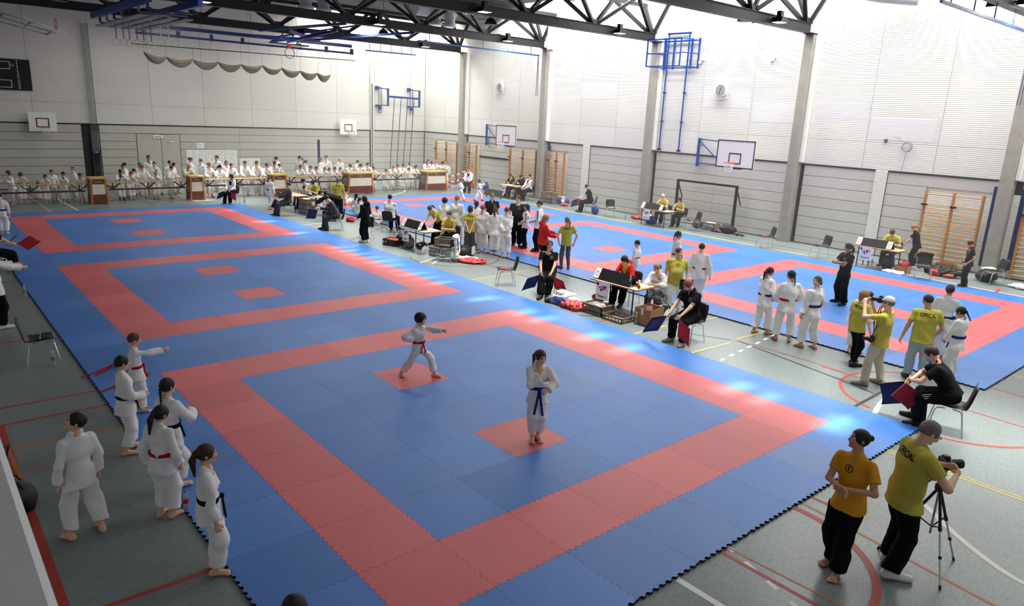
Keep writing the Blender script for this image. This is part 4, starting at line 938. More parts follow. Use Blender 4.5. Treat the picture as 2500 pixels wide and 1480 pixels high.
# wall clocks
for y, z, lab in ((15.33, 6.03, 'round wall clock in clear case above the nearer basketball board'), (30.6, 6.12, 'round wall clock in clear case on the far part of the right wall')):
    t = empty('wall_clock', (XW-0.12, y, z)); tag(t, lab, 'clock', 'wall clocks')
    frame_rect(MB(), (0, -0.33, -0.35), (0, 1, 0), (0, 0, 1), 0.66, 0.70, 0.015, 0.05).build('clear_case', M_CORR2, t)
    MB().lathe([(0.27, 0.10), (0.27, -0.02), (0.24, -0.04)], (0, 0, 0), 28, 'x').build('rim', M_WHITE, t); dl = MB().lathe([(0.235, -0.03), (0.235, -0.043)], (0, 0, 0), 24, 'x').build('dial', mat('clock_dial_grey', s2l(150, 152, 154), 0.5), t)
    for a, l, w_ in ((200, 0.17, 0.022), (5, 0.12, 0.026)): r = math.radians(a); MB().bar((-0.05, 0, 0), (-0.05, -math.sin(r)*l, math.cos(r)*l), w_, 0.006, up=(1, 0, 0)).build('hand', M_BLACK, dl)
    b = MB(); [b.bar((-0.047, 0.19*math.sin(k*math.pi/6), 0.19*math.cos(k*math.pi/6)), (-0.047, 0.225*math.sin(k*math.pi/6), 0.225*math.cos(k*math.pi/6)), 0.012, 0.004, up=(1, 0, 0)) for k in range(12)]; b.build('hour_marks', M_BLACK, dl)
# blue lift cage high on the wall with two guide poles
t = empty('climbing_cage', (25.0, 17.7, 0)); tag(t, 'blue folded cage frame with two long poles high on the right wall', 'gym frame')
y0, y1, z0, z1 = -1.05, 1.12, 7.0, 8.15
for y in (y1, (y0+y1)/2+0.1, y0+0.3): MB().bar((0, y, z0), (0, y, z1), 0.05).build('cage_bar', M_BLUE, t)
for z in (z0, (z0+z1)/2-0.03, z1): MB().bar((0, y0+0.3, z), (0, y1, z), 0.05).build('cage_bar', M_BLUE, t)
for y in (y0+0.3, y1):
    for z in (z0, (z0+z1)/2, z1): MB().bar((0, y, z), (1.0, y-0.25, z), 0.045).build('cage_bar', M_BLUE, t)
for y in (y0+0.05, y1-0.25, y1-0.75, y0+0.45): MB().bar((1.0, y, z0-0.05), (1.0, y, z1+0.1), 0.07).build('cage_bar', M_BLUE, t)
for z in (z0, z1): MB().bar((1.0, y0, z), (1.0, y1-0.2, z), 0.06).build('cage_bar', M_BLUE, t)
for y in (0.72, -0.42):
    MB().tube([(1.0, y, 8.55), (1.0, y, 3.3)], 0.035, 8).build('guide_pole', M_BLUE, t); MB().cbox((1.0, y, 3.3), (0.06, 0.07, 0.05)).cbox((1.02, y, 4.6), (0.06, 0.06, 0.03)).cbox((1.02, y, 5.9), (0.06, 0.06, 0.03)).build('pole_bracket', M_DBLUE, t)
MB().tube([(1.0, -0.5, 8.5), (1.0, 0.8, 8.5)], 0.05, 8).build('winch_shaft', M_BLUE, t)
# small wall fittings
for y, z, lab in ((16.5, 7.35, 'pair of white round fittings left of the clock'), (13.0, 7.35, 'pair of white round fittings right of the clock')):
    t = empty('wall_fitting', (XW-0.06, y, z)); tag(t, lab+', high on the right wall', 'fitting'); [MB().lathe([(0.07, 0.06), (0.075, 0.0), (0.05, -0.05)], (0, dy, dz), 12, 'x').build('knob', M_WHITE, t) for dy, dz in ((0, 0), (0.14, -0.13))]
t = empty('cable_coil', (XW-0.05, 7.25, 4.1)); tag(t, 'grey cable coiled on the corrugated right wall', 'cable'); MB().torus((0, 0, 0), 0.17, 0.012, 18, 5, 'x').torus((-0.012, 0.02, -0.02), 0.15, 0.01, 18, 5, 'x').build('coil', M_GREY, t); MB().tube([(0, 0, -0.17), (0, 0.03, -0.5), (0, 0.05, -0.9)], 0.008, 5).tube([(0, 0.1, 0.12), (0, 0.35, 0.3), (0, 0.6, 0.34)], 0.008, 5).build('loose_end', M_GREY, t)
t = empty('socket_box', (XW-0.04, 8.05, 4.28)); tag(t, 'tiny black socket box on the corrugated right wall', 'socket'); MB().bevbox((0, -0.05, -0.05), (0.05, 0.05, 0.05), 0.005).build('case', M_BLACK, t); MB().box((-0.004, -0.025, -0.025), (0, 0.025, 0.025)).build('socket_face', M_GREY, t)
# hanging lamps under the trusses
for x, y, z, lab in ((3.2, 27.2, 7.75, 'far left over the rings'), (16.6, 28.0, 8.0, 'under the second farthest truss'), (16.75, 20.0, 8.0, 'under the middle truss'), (22.3, 12.2, 8.25, 'near the top right')):
    t = empty('pendant_lamp', (x, y, z)); tag(t, 'dark bell shaped hall lamp hanging '+lab, 'lamp'); MB().lathe([(0.26, 0.0), (0.25, 0.03), (0.17, 0.2), (0.07, 0.25), (0.06, 0.33)], (0, 0, 0), 14).build('bell', M_PLASTIC, t); MB().tube([(0, 0, 0.3), (0, 0, ZC-z-0.05)], 0.012, 5).build('stem', M_STEEL, t)
# air ducts with down nozzles
M_DUCT = mat('white_air_duct', s2l(205, 205, 200), 0.6, 0.04, 3)
for x, y, lab in ((13.8, 29.6, 'left pair'), (20.6, 29.0, 'right pair')):
    t = empty('air_nozzle', (x, y, 9.0)); tag(t, 'white ceiling air duct with two round down nozzles, '+lab, 'air duct')
    MB().tube([(-1.4, 0.3, 0.60), (1.0, 0.3, 0.60)], 0.34, 14).build('duct', M_DUCT, t)
    for dx in (-0.35, 0.55): MB().lathe([(0.36, 0.0), (0.36, 0.12), (0.27, 0.16), (0.27, 0.65)], (dx, 0, -0.12), 16).build('nozzle', M_DUCT, t)
t = empty('air_duct', (25.7, 8.3, 8.85)); tag(t, 'white round air duct end at the top of the right wall', 'air duct'); MB().tube([(0, -0.7, 0.25), (-0.5, 0.3, 0.36), (-1.3, 1.3, 0.55)], 0.26, 16).build('duct', M_DUCT, t)
t = empty('rain_pipe', (25.55, 26.05, 0)); tag(t, 'white vertical pipe with elbow at the column top', 'pipe'); MB().tube([(0, 0, 8.0), (0, 0, 9.9)], 0.11, 12).build('pipe', M_DUCT, t); MB().tube([(0, 0, 8.05), (0.0, -0.42, 8.05)], 0.13, 12).build('elbow', M_DUCT, t)
# ring frame with four pairs of rings
t = empty('ring_frame', (5.3, 25.6, 7.5)); tag(t, 'blue ceiling frame carrying the gymnastic rings', 'gym frame')
for x, y0, y1 in ((-0.65, -3.9, 4.1), (0.75, -4.3, 1.5)): MB().bevbox((x-0.08, y0, -0.02), (x+0.08, y1, 0.2), 0.01).build('main_beam', M_BLUE, t)
for k in range(7): MB().bar((-0.6, -3.5+k*1.1, -0.2), (0.8 if k < 5 else 0.1, -3.9+k*1.1, -0.22), 0.05).bar((-0.6, -3.5+k*1.1, -0.2), (-0.6, -3.5+k*1.1, 0.0), 0.07).build('cross_tube', M_GREY if k % 2 else M_DBLUE, t)
for k in range(3): MB().bar((-0.5, -2.5+2*k, -0.3), (0.7, -1.2+1.6*k, -0.12), 0.06).build('brace', M_BLUE, t)
for x in (-0.62, -0.19, 0.28, 0.76): MB().bar((x, -3.0, -0.33), (x, 3.2, -0.33), 0.30, 0.04).build('cable_tray', M_GREY, t)
for q, (x, y) in enumerate(((4.60, 26.0), (5.03, 26.0), (5.50, 26.0), (5.98, 25.6))):
    for s in (0, 1):
        r = empty('gymnastic_ring', (x+s*0.16, y-s*0.35, 6.47 if q < 3 else 6.6)); tag(r, 'wooden gymnastic ring hanging on straps, %s one of the %s pair' % (('left', 'right')[s], ('leftmost', 'second', 'third', 'rightmost')[q]), 'ring', 'gymnastic rings')
        MB().torus((0, 0, 0), 0.115, 0.014, 18, 6, 'y').build('ring', M_CREAM, r); MB().box((-0.018, -0.004, 0.10), (0.018, 0.004, (0.72 if q < 3 else 0.6))).build('strap', M_CREAM if q == 3 else M_GREY, r)
# divider net rail
t = empty('net_rail', (10.8, 29.5, 7.4)); tag(t, 'long dark blue double rail with a bunched tan net hanging below', 'rail')
MB().bevbox((-4.8, -0.06, -0.02), (4.9, 0.06, 0.12), 0.008).build('upper_rail', M_DBLUE, t); MB().bevbox((-4.7, -0.04, -0.32), (5.0, 0.04, -0.24), 0.006).build('lower_rail', M_DBLUE, t)
for k in range(8): MB().cbox((-4.4+1.33*k, 0, -0.2), (0.06, 0.06, 0.13)).build('rail_hanger', M_DBLUE, t)
MB().tube([(-4.9, 0, -0.72), (5.1, 0, -0.60)], 0.018, 6).build('net_tube', M_STEEL, t)
for k in range(8): MB().tube([(-4.4+1.3*k, 0, -0.3), (-4.4+1.3*k, 0, -0.7)], 0.006, 4).build('hanger_wire', M_GREY, t)
for k in range(5): MB().tube([(-4.2+2.1*k, 0, 0.1), (-4.2+2.1*k, 0, ZC-7.4)], 0.008, 5).build('suspension_wire', M_STEEL, t)
N = MB(); xs = [-4.45, -3.6, -2.55, -1.5, -0.5, 0.45, 1.35, 2.25, 3.1, 3.75]; zt = [-1.0, -1.13, -1.15, -1.18, -1.2, -1.15, -1.2, -1.28, -1.32, -1.36]
for a, b, za, zb in zip(xs[:-1], xs[1:], zt[:-1], zt[1:]):
    for lay in range(3):
        P = [(a+(b-a)*f, 0.03*(lay-1), za+(zb-za)*f-(0.16+0.06*lay)*4*f*(1-f)) for f in np.linspace(0, 1, 11)]; N.tube(P, [0.02+0.075*math.sin(math.pi*f)**0.7 for f in np.linspace(0, 1, 11)], 7)
N.build('bunched_net', M_NETB, t)
for x, z in zip(xs, zt): MB().tube([(x, 0, z+0.02), (x+(0.12 if x > 2.5 else 0.0), 0, -0.62)], 0.006, 4).build('net_cord', M_NETB, t)
# folded ceiling basket above the net
t = empty('ceiling_basket', (11.75, 27.8, 7.1)); tag(t, 'folded ceiling basketball board with ring hanging below, blue frame', 'backboard')
MB().bevbox((-0.85, -0.05, 0.0), (0.9, 0.9, 0.05), 0.006).build('board', M_WHITE, t); MB().bar((-0.87, -0.06, 0.02), (0.92, -0.06, 0.02), 0.05).build('border', M_BLACK, t); MB().cbox((0, -0.1, -0.06), (0.08, 0.05, 0.1)).build('hoop_bracket', M_ORANGE, t); MB().torus((0, -0.12, -0.35), 0.215, 0.013, 20, 6, 'y').build('hoop_ring', M_STEEL, t)
for p, q in (((-1.1, 0.4, 0.5), (0.9, -3.6, 0.75)), ((-0.6, 0.2, 0.25), (2.2, -1.8, 0.9)), ((-0.9, 0.3, 0.2), (1.6, 0.2, 0.3)), ((1.4, 0.5, 0.35), (-0.6, -1.5, 0.45)), ((-0.5, 0.6, 0.12), (1.8, -0.2, 0.55)), ((0.2, 0.5, 0.15), (1.2, -2.2, 0.6)), ((1.0, 0.8, 0.3), (5.6, -1.3, 1.0)), ((-1.0, 1.0, 0.32), (1.9, 0.9, 0.40))): MB().bar(p, q, 0.10 if p[1] > 0.3 else 0.06).build('frame_beam', M_DBLUE, t)
for x in (-0.4, 0.1, 0.5): MB().bar((x, 0.3, 0.05), (x+0.3, 0.1, 0.55), 0.045).build('frame_strut', M_DBLUE, t)
t = empty('ceiling_basket', (3.3, 31.0, 7.0)); tag(t, 'folded grey ceiling basketball frame with orange ring at far left', 'backboard')
for p, q in (((-2.6, -3.0, 0.42), (0.35, 0.6, 0.12)), ((-2.6, -2.2, 0.18), (0.2, 1.6, -0.06)), ((-2.6, -2.6, 0.3), (0.45, 1.2, 0.0)), ((0.35, 0.6, 0.12), (0.2, 1.6, -0.06)), ((-0.6, -0.5, 0.2), (-0.7, 0.4, 0.1)), ((-1.6, -1.6, 0.3), (-1.7, -0.8, 0.15))): MB().bar(p, q, 0.05).build('frame_tube', M_GREY, t)
MB().prism([(-0.9, -0.9, 0.30), (0.75, 0.9, 0.0), (0.62, 1.05, -0.04), (-1.0, -0.7, 0.22)], (0, 0, 0.03)).build('board', M_CORR2, t)
hb_ = MB().tube([(0.35+0.21*math.cos(a)*0.25, 0.3+0.2*math.cos(a)*0.4, 0.28+0.2*math.sin(a)) for a in np.linspace(0, 2*math.pi, 16)], 0.02, 6, False); hb_.build('hoop_ring', M_ORANGE, t)
n_ = MB(); [n_.tube([(0.35+0.05*math.cos(a), 0.3+0.08*math.cos(a), 0.28+0.2*math.sin(a)), (0.62, 0.45, 0.02+0.14*math.sin(a))], 0.007, 4) for a in np.linspace(0, 6.0, 9)]; n_.build('hoop_net', M_NETW, t)
# blue guide rails of the dividing curtains
for nm, p, q, lab in (('curtain_rail', (17.6, 26.5, 7.75), (25.3, 26.5, 7.72), 'below the second truss from the back'), ('curtain_rail', (19.0, 34.05, 7.70), (22.3, 34.05, 7.72), 'below the truss nearest the back wall'), ('curtain_rail', (17.8, 3.85, 7.72), (25.4, 3.85, 7.7), 'below the truss at the right edge')):
    t = empty(nm, p); tag(t, 'blue curtain guide rail '+lab, 'rail'); d = Vector(q)-Vector(p); MB().bar((0, 0, 0), d, 0.07).build('rail_profile', M_BLUE, t)
    for k in range(5): MB().tube([d*(0.08+0.21*k), d*(0.08+0.21*k)+Vector((0, 0, 0.50))], 0.018, 5).build('hanger', M_DBLUE, t)
    if p[1] != 34.05: [MB().tube([d+Vector((-0.06, -0.02+0.02*k, 0)), d+Vector((-0.05, -0.1+0.09*k, -2.1))], 0.012, 5).build('pull_rope', M_DBLUE if k else M_GREY, t) for k in range(3)]

# ================================================================== vault boxes and benches, the spectators' barrier
def vault(x0, x1, label, long=False, depth=0.6):
    t = empty('vault_box', ((x0+x1)/2, 31.9, 0)); tag(t, label, 'vault box', 'wooden vault boxes of the barrier'); w = x1-x0; tp = 0.055 if not long else 0.10
    H = 1.12; hw = lambda z: w/2-tp*(z/H)*0.9; hd = lambda z: depth/2
    D = depth if not long else 0.75
    for sx in (-1, 1):
        for y in (0.0, D): MB().prism([(sx*(hw(0)), y-0.03, 0), (sx*(hw(0)-0.075), y-0.03, 0), (sx*(hw(H)-0.075), y-0.03, H-0.05), (sx*hw(H), y-0.03, H-0.05)], (0, 0.06, 0)).build('corner_post', M_WOOD, t)
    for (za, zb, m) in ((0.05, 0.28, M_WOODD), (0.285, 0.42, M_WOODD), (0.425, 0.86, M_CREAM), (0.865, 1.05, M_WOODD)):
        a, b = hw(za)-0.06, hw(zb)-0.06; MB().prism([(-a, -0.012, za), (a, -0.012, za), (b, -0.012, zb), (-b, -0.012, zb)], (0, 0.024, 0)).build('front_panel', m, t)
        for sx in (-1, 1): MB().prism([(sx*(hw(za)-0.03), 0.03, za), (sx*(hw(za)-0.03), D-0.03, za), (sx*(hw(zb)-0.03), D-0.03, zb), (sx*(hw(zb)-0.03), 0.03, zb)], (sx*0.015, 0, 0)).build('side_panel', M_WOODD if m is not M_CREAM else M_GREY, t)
    MB().bevbox((-hw(H)-0.03, -0.06, H-0.05), (hw(H)+0.03, D+0.06, H+0.03), 0.015).build('padded_top', mat('ochre_vault_leather', s2l(196, 168, 84), 0.5, 0.06, 5), t)
    b = MB(); q = 0.26 if not long else 0.22; [b.box((-q/2+0.018*k*(q/0.26), -0.016, 0.945+0.004*(k % 3)), (-q/2+0.018*k*(q/0.26)+0.011, -0.013, 0.975)) for k in range(14)]; b.build('worn_lettering', M_CREAM, t)
vault(4.33, 5.04, 'end of brown wooden vault box with cream panel, leftmost of the barrier'); vault(8.46, 9.16, 'end of brown wooden vault box with cream panel, second from the left'); vault(12.45, 13.25, 'brown wooden vault box hidden behind the standing boy, third from the left')
vault(16.65, 18.25, 'long side of brown vault box with cream panel, second from the hall corner', True); vault(21.7, 23.25, 'long side of brown vault box with cream panel, nearest the hall corner', True)
def bench(x0, x1, zt, label):
    t = empty('gym_bench', ((x0+x1)/2, 32.25, 0)); tag(t, label, 'bench', 'overturned benches of the barrier'); h = (x1-x0)/2
    MB().bevbox((-h, -0.13, zt-0.035), (h, 0.13, zt), 0.008).build('seat_board', M_WOODL, t); MB().bevbox((-h, -0.05, zt-0.36), (h, 0.05, zt-0.29), 0.008).build('balance_bar', mat('dark_bench_bar', s2l(90, 52, 42), 0.5, 0.1, 4), t)
    for x in (-h*0.9, 0, h*0.9): MB().bar((x-0.32, 0, zt-0.04), (x, 0, zt-0.31), 0.04).bar((x+0.32, 0, zt-0.04), (x, 0, zt-0.31), 0.04).bar((x, 0, zt-0.3), (x, 0, zt-0.04), 0.04).build('brace_leg', M_BLACK, t)
bench(0.2, 4.2, 0.88, 'wooden bench laid as rail left of the leftmost vault box'); bench(5.14, 8.36, 0.91, 'wooden bench laid as rail between the two left vault boxes'); bench(9.27, 12.34, 0.95, 'wooden bench laid as rail right of the second vault box'); bench(13.36, 16.54, 1.0, 'wooden bench laid as rail left of the long vault box'); bench(18.36, 21.58, 1.02, 'wooden bench laid as rail between the two long vault boxes')
M_TAPE = mat('red_barrier_tape', s2l(196, 40, 44), 0.5)
for q, (z0, z1, lab) in enumerate(((0.80, 1.36, 'upper'), (0.46, 0.95, 'middle'), (0.18, 0.45, 'lower'))):
    t = empty('barrier_tape', (23.4, 32.0, 0)); tag(t, lab+' red and white barrier tape strung beside the corner vault box', 'tape'); n = 9
    for k in range(n):
        f = lambda s: Vector((2.4*s, 0.7*s, z0+(z1-z0)*s-0.12*4*s*(1-s))); MB().bar(f(k/n), f((k+1)/n), 0.006, 0.075).build('tape_piece', M_TAPE if k % 2 == 0 else M_PAPER, t)
# ================================================================== furniture and belongings
M_TABLE = mat('beech_table_top', s2l(206, 176, 130), 0.4, 0.06, 5); M_EDGE = mat('table_edge_wood', s2l(170, 112, 66), 0.5)
def heading(x, y, face): return -(math.atan2(x-CAM[0], y-CAM[1])+math.radians(face))
def shell_mesh():
    prof = [(0.235, 0.425), (0.20, 0.445), (0.10, 0.44), (-0.05, 0.425), (-0.15, 0.43), (-0.195, 0.46), (-0.22, 0.52), (-0.245, 0.62), (-0.265, 0.72), (-0.285, 0.80), (-0.295, 0.835)]
    wid = [0.19, 0.215, 0.22, 0.22, 0.215, 0.205, 0.205, 0.215, 0.215, 0.20, 0.15]; V = []; F = []; n = 7; th = 0.012
    for side in (0, 1):
        for i, ((y, z), w_) in enumerate(zip(prof, wid)):
            a = prof[max(i-1, 0)]; b = prof[min(i+1, len(prof)-1)]; d = Vector((0, b[0]-a[0], b[1]-a[1])).normalized(); nn = Vector((0, d.z, -d.y))
            for k in range(n):
                u = -1+2*k/(n-1); curve = 0.030*u*u
                p = Vector((u*w_, y, z))-nn*curve*(1 if i > 4 else -0.6)+nn*(th if side else 0); V.append(p)
    m = len(prof)*n
    for i in range(len(prof)-1):
        for k in range(n-1):
            a = i*n+k; F.append((a, a+1, a+n+1, a+n)); F.append((m+a, m+a+n, m+a+n+1, m+a+1))
    for i in range(len(prof)-1):
        for k in (0, n-1):
            a = i*n+k; q = (a, a+n, m+a+n, m+a); F.append(q if k == 0 else q[::-1])
    for k in range(n-1):
        for i in (0, len(prof)-1):
            a = i*n+k; q = (a, m+a, m+a+1, a+1); F.append(q if i == 0 else q[::-1])
    b = MB(); b._add(V, F, True); return b.mesh('seat_shell', M_PLASTIC)
SHELL = shell_mesh()
CH_LEG = {(sx, sy): MB().tube([(sx*0.185, sy*0.05+0.02, 0.412), (sx*0.19, sy*0.15+0.02, 0.405), (sx*0.205, sy*0.185+0.02, 0.37), (sx*0.235, sy*0.25+0.02, 0.012)], 0.0105, 8).tube([(sx*0.235, sy*0.25+0.02, 0.014), (sx*0.236, sy*0.252+0.02, 0.0)], 0.014, 8).mesh('leg', M_CHROME) for sx in (-1, 1) for sy in (-1, 1)}
def chair(x, y, face, label, z=0.0):
    t = empty('shell_chair', (x, y, z), heading(x, y, face)); tag(t, label, 'chair', 'black shell chairs'); link('seat_shell', SHELL, t)
    for k in CH_LEG: link('leg', CH_LEG[k], t)
    return t
def blob(name, loc, parts, m, label=None, cat=None, rz=0.0, h=0.014, folds=0.0, fr=30, parent=None, seed=1, floor_clip=True):
    """soft thing: union of ellipsoids (x, y, z, rx, ry, rz)"""
    P = np.array([p[:3] for p in parts]); R = np.array([p[3:6] for p in parts]); F = Field((P-R).min(0)-0.03, (P+R).max(0)+0.03, h)
    for p in parts: F.ell(p[:3], np.eye(3), p[3:6], 0.05)
    if folds: F.folds(np.random.default_rng(seed), folds, fr)
    if floor_clip: F.clip((0, 0, 0.003), (0, 0, -1))
    o = link(name, F.mesh(name, m), parent, loc, rz)
    if label: tag(o, label, cat)
    return o
def bagthing(loc, size, m, label, rz=0.0, trim=None):
    t = empty('sports_bag', loc, rz); tag(t, label, 'bag'); a, b, c = size
    blob('bag_body', (0, 0, 0), [(0, 0, c*0.5, a*0.5, b*0.5, c*0.52), (a*0.25, 0, c*0.42, a*0.3, b*0.5, c*0.42), (-a*0.25, 0.0, c*0.45, a*0.3, b*0.48, c*0.45)], m, parent=t, folds=0.010, fr=22)
    for s in (-1, 1): MB().tube([(-a*0.25, s*b*0.30, c*0.80), (-a*0.15, s*b*0.25, c*1.05), (a*0.15, s*b*0.25, c*1.05), (a*0.25, s*b*0.30, c*0.80)], 0.012, 6).build('handle', trim or M_BLACK, t)
    return t
def bottle(x, y, z, label, capm=None, h=0.26, r=0.036, liquid=None):
    t = empty('water_bottle', (x, y, z)); tag(t, label, 'bottle', 'plastic water bottles'); MB().lathe([(r*0.9, 0.0), (r, 0.01), (r, h*0.25), (r*0.93, h*0.3), (r, h*0.36), (r, h*0.68), (r*0.4, h*0.9), (r*0.36, h*0.96)], (0, 0, 0), 12).build('bottle_body', mat('clear_plastic', s2l(205, 215, 220), 0.12, trans=0.55), t)
    MB().lathe([(r*0.42, h*0.95), (r*0.42, h*1.03)], (0, 0, 0), 10).build('cap', capm or M_DBLUE, t); MB().lathe([(r*1.01, h*0.40), (r*1.01, h*0.62)], (0, 0, 0), 12).build('label_band', M_GREY if not liquid else liquid, t)
def crate(x, y, z, sx, sy, sz, m, label, rz=0.0, slats=3, fill=None):
    t = empty('plastic_crate', (x, y, z), rz); tag(t, label, 'crate')
    MB().box((-sx/2, -sy/2, 0.0), (sx/2, sy/2, 0.018)).build('crate_base', m, t)
    for a, b, L in (((-sx/2, -sy/2), (sx/2, -sy/2), 0), ((-sx/2, sy/2), (sx/2, sy/2), 0), ((-sx/2, -sy/2), (-sx/2, sy/2), 1), ((sx/2, -sy/2), (sx/2, sy/2), 1)):
        for k in range(slats): zc = sz*(0.12+0.76*k/max(1, slats-1)); MB().bar((*a, zc), (*b, zc), 0.012, sz*0.62/slats).build('crate_slat', m, t)
        n = 6; b_ = MB()
        for k in range(n+1): f = k/n; b_.bar((a[0]+(b[0]-a[0])*f, a[1]+(b[1]-a[1])*f, 0.01), (a[0]+(b[0]-a[0])*f, a[1]+(b[1]-a[1])*f, sz-0.01), 0.02, 0.016)
        tag(b_.build('crate_ribs', m, t), kind='stuff'); MB().bar((*a, sz-0.012), (*b, sz-0.012), 0.035, 0.026).build('crate_rim', m, t)
    if fill: blob('crate_contents', (0, 0, 0), [(sx*0.2*math.cos(q*2.4), sy*0.25*math.sin(q*2.4), sz*0.7, sx*0.24, sy*0.22, sz*0.32) for q in range(5)], fill, parent=t, folds=0.02, fr=45)
    return t
M_CRATEB = mat('brown_grey_crate_plastic', s2l(126, 112, 94), 0.6, 0.06, 6); M_CRATEG = mat('grey_crate_plastic', s2l(128, 130, 130), 0.55, 0.04, 6); M_CRATEK = mat('black_crate_plastic', s2l(32, 33, 34), 0.5)
M_NAVY = mat('navy_flag_cloth', s2l(30, 38, 86), 0.8, 0.06, 8, 0.2, 30); M_FRED = mat('red_flag_cloth', s2l(186, 40, 46), 0.8, 0.06, 8, 0.2, 30)
M_RINGR = mat('score_ring_red', s2l(200, 60, 56), 0.6); M_RINGB = mat('score_ring_blue', s2l(60, 80, 150), 0.6); M_BAGB = mat('blue_bag_nylon', s2l(44, 66, 140), 0.5, 0.08, 6); M_BAGK = mat('black_bag_nylon', s2l(22, 22, 24), 0.55, 0.1, 6); M_BAGR = mat('red_pad_vinyl', s2l(196, 62, 56), 0.3, 0.1, 5, 0.1, 20); M_BAGW = mat('white_pad_vinyl', s2l(226, 224, 218), 0.4, 0.08, 5); M_BAGBL = mat('blue_pad_vinyl', s2l(66, 76, 140), 0.3, 0.1, 5)
M_CARD = mat('brown_cardboard', s2l(158, 116, 78), 0.85, 0.05, 5)
def score_table(x, y, label, number, near='', banner=True, sign=True, L=1.5, W=0.72, rings=(1, 1)):
    """table with its long side along y, scoring side towards -x; root at the front (-x) edge centre"""
    t = empty('scoring_table', (x, y, 0)); tag(t, label, 'table', 'scoring tables')
    MB().bevbox((0.004, -L/2+0.004, 0.716), (W-0.004, L/2-0.004, 0.742), 0.004).build('tabletop', M_TABLE, t)
    for a, b in (((0, -L/2, 0.712), (0.012, L/2, 0.740)), ((W-0.012, -L/2, 0.712), (W, L/2, 0.740)), ((0, -L/2, 0.712), (W, -L/2+0.012, 0.740)), ((0, L/2-0.012, 0.712), (W, L/2, 0.740))): MB().box(a, b).build('edge_band', M_EDGE, t)
    for sx in (0.10, W-0.10):
        for sy in (-1, 1): MB().tube([(sx, sy*(L/2-0.16), 0.0), (sx, sy*(L/2-0.16), 0.715)], 0.018, 8).build('leg', M_DBLUE, t)
    for sy in (-1, 1): MB().bar((0.08, sy*(L/2-0.16), 0.69), (W-0.08, sy*(L/2-0.16), 0.69), 0.03).build('leg_frame', M_DBLUE, t)
    if sign:
        s = empty('score_display', (x+0.06, y+0.12, 0.743)); tag(s, 'black tent shaped score display on the table '+near, 'score display'); l = 0.60
        MB().prism([(0.0, -l, 0.0), (0.016, -l, 0.0), (0.165, -l, 0.26), (0.15, -l, 0.27)], (0, 2*l, 0)).build('front_board', M_PLASTIC, s); MB().prism([(0.30, -l, 0.0), (0.284, -l, 0.0), (0.15, -l, 0.255), (0.16, -l, 0.27)], (0, 2*l, 0)).build('rear_board', M_PLASTIC, s)
        for sy, mm, on in ((1, M_RINGR, rings[0]), (-1, M_RINGB, rings[1])):
            if not on: continue
            d = Vector((0.157, 0, 0.27)).normalized(); nn = Vector((-d.z, 0, d.x))*0.004; c = Vector((0.078, sy*(l-0.09), 0.135)); u = Vector((0, 0.085, 0)); q = [c+nn-u-d*0.13, c+nn+u-d*0.13, c+nn+u+d*0.15, c+nn-u+d*0.15]
            rc = MB().prism([tuple(p) for p in q], tuple(nn*0.5)).build('ring_card', M_PAPER, s); rr = MB(); c2 = c+nn*2.2; P = [c2+Vector((0, 1, 0))*0.045*math.cos(a)+d*0.055*math.sin(a) for a in np.linspace(0, 2*math.pi, 20)]; rr.tube(P, 0.006, 4, False); rr.build('printed_ring', mm, rc)
    if banner:
        b = empty('table_banner', (x-0.006, y+0.30, 0.73)); tag(b, 'white lettered paper banner hanging from the table '+near, 'banner'); w_ = 0.21
        sh = MB().prism([(0, w_, 0), (0, -w_, 0), (-0.012, -w_*0.97, -0.44), (-0.012, w_*0.97, -0.46)], (0.003, 0, 0)).build('sheet', M_PAPER, b)
        place_text(number, 0.062, M_INK, sh, (-0.0145, 0, -0.365), (0, -1, 0), (0.02, 0, 1), 'printed_lettering')
        def pl(pts, m, nm='printed_logo'): MB().prism([(-0.0085+0.014*z, -yy, z) for yy, z in pts], (-0.002, 0, 0)).build(nm, m, sh)
        pl([(-0.155+0.035*math.cos(a), -0.07+0.042*math.sin(a)) for a in np.linspace(0, 5.9, 12)], M_INK)
        pl([(-0.06, -0.12), (-0.03, -0.11), (-0.02, -0.20), (0.0, -0.245), (-0.03, -0.25), (-0.045, -0.22), (-0.08, -0.225), (-0.075, -0.195), (-0.05, -0.19)], M_NAVY)
        pl([(0.05+(0.062 if k % 2 == 0 else 0.036)*math.sin(k*math.pi/6), -0.14+(0.075 if k % 2 == 0 else 0.042)*math.cos(k*math.pi/6)) for k in range(12)], M_FRED)
        pl([(0.045, -0.125), (0.07, -0.14), (0.045, -0.155)], M_PAPER); pl([(0.09, -0.10), (0.135, -0.095), (0.135, -0.13), (0.10, -0.13)], M_NAVY); pl([(-0.125, -0.135), (-0.08, -0.135), (-0.08, -0.165), (-0.12, -0.165)], M_INK); pl([(0.13, -0.18), (0.17, -0.175), (0.155, -0.2)], M_INK); pl([(-0.02, -0.192), (0.03, -0.19), (0.03, -0.198), (-0.02, -0.2)], M_INK)
    return t
score_table(10.90, 7.52, 'scoring table on blue legs beside the crates, marked Tatami 1', 'Tatami 1', 'of the red-jacketed woman', rings=(1, 0)); score_table(10.93, 16.6, 'scoring table on the middle floor marked Tatami 2', 'Tatami 2', 'of the bending girl in yellow', L=1.6); score_table(23.62, 16.6, 'scoring table before the black goal frame marked Tatami 3', 'Tatami 3', 'before the black goal frame', L=1.6); score_table(23.15, 6.55, 'scoring table by the right wall bars marked Tatami 4', 'Tatami 4', 'below the nearest wall bars')
score_table(24.0, 27.2, 'scoring table before the far wall bars marked Tatami 5', 'Tatami 5', 'before the far wall bars', sign=False, L=1.6); score_table(11.05, 26.9, 'far scoring table behind the stacked crates', 'far scoring', sign=False, banner=False, W=0.75)
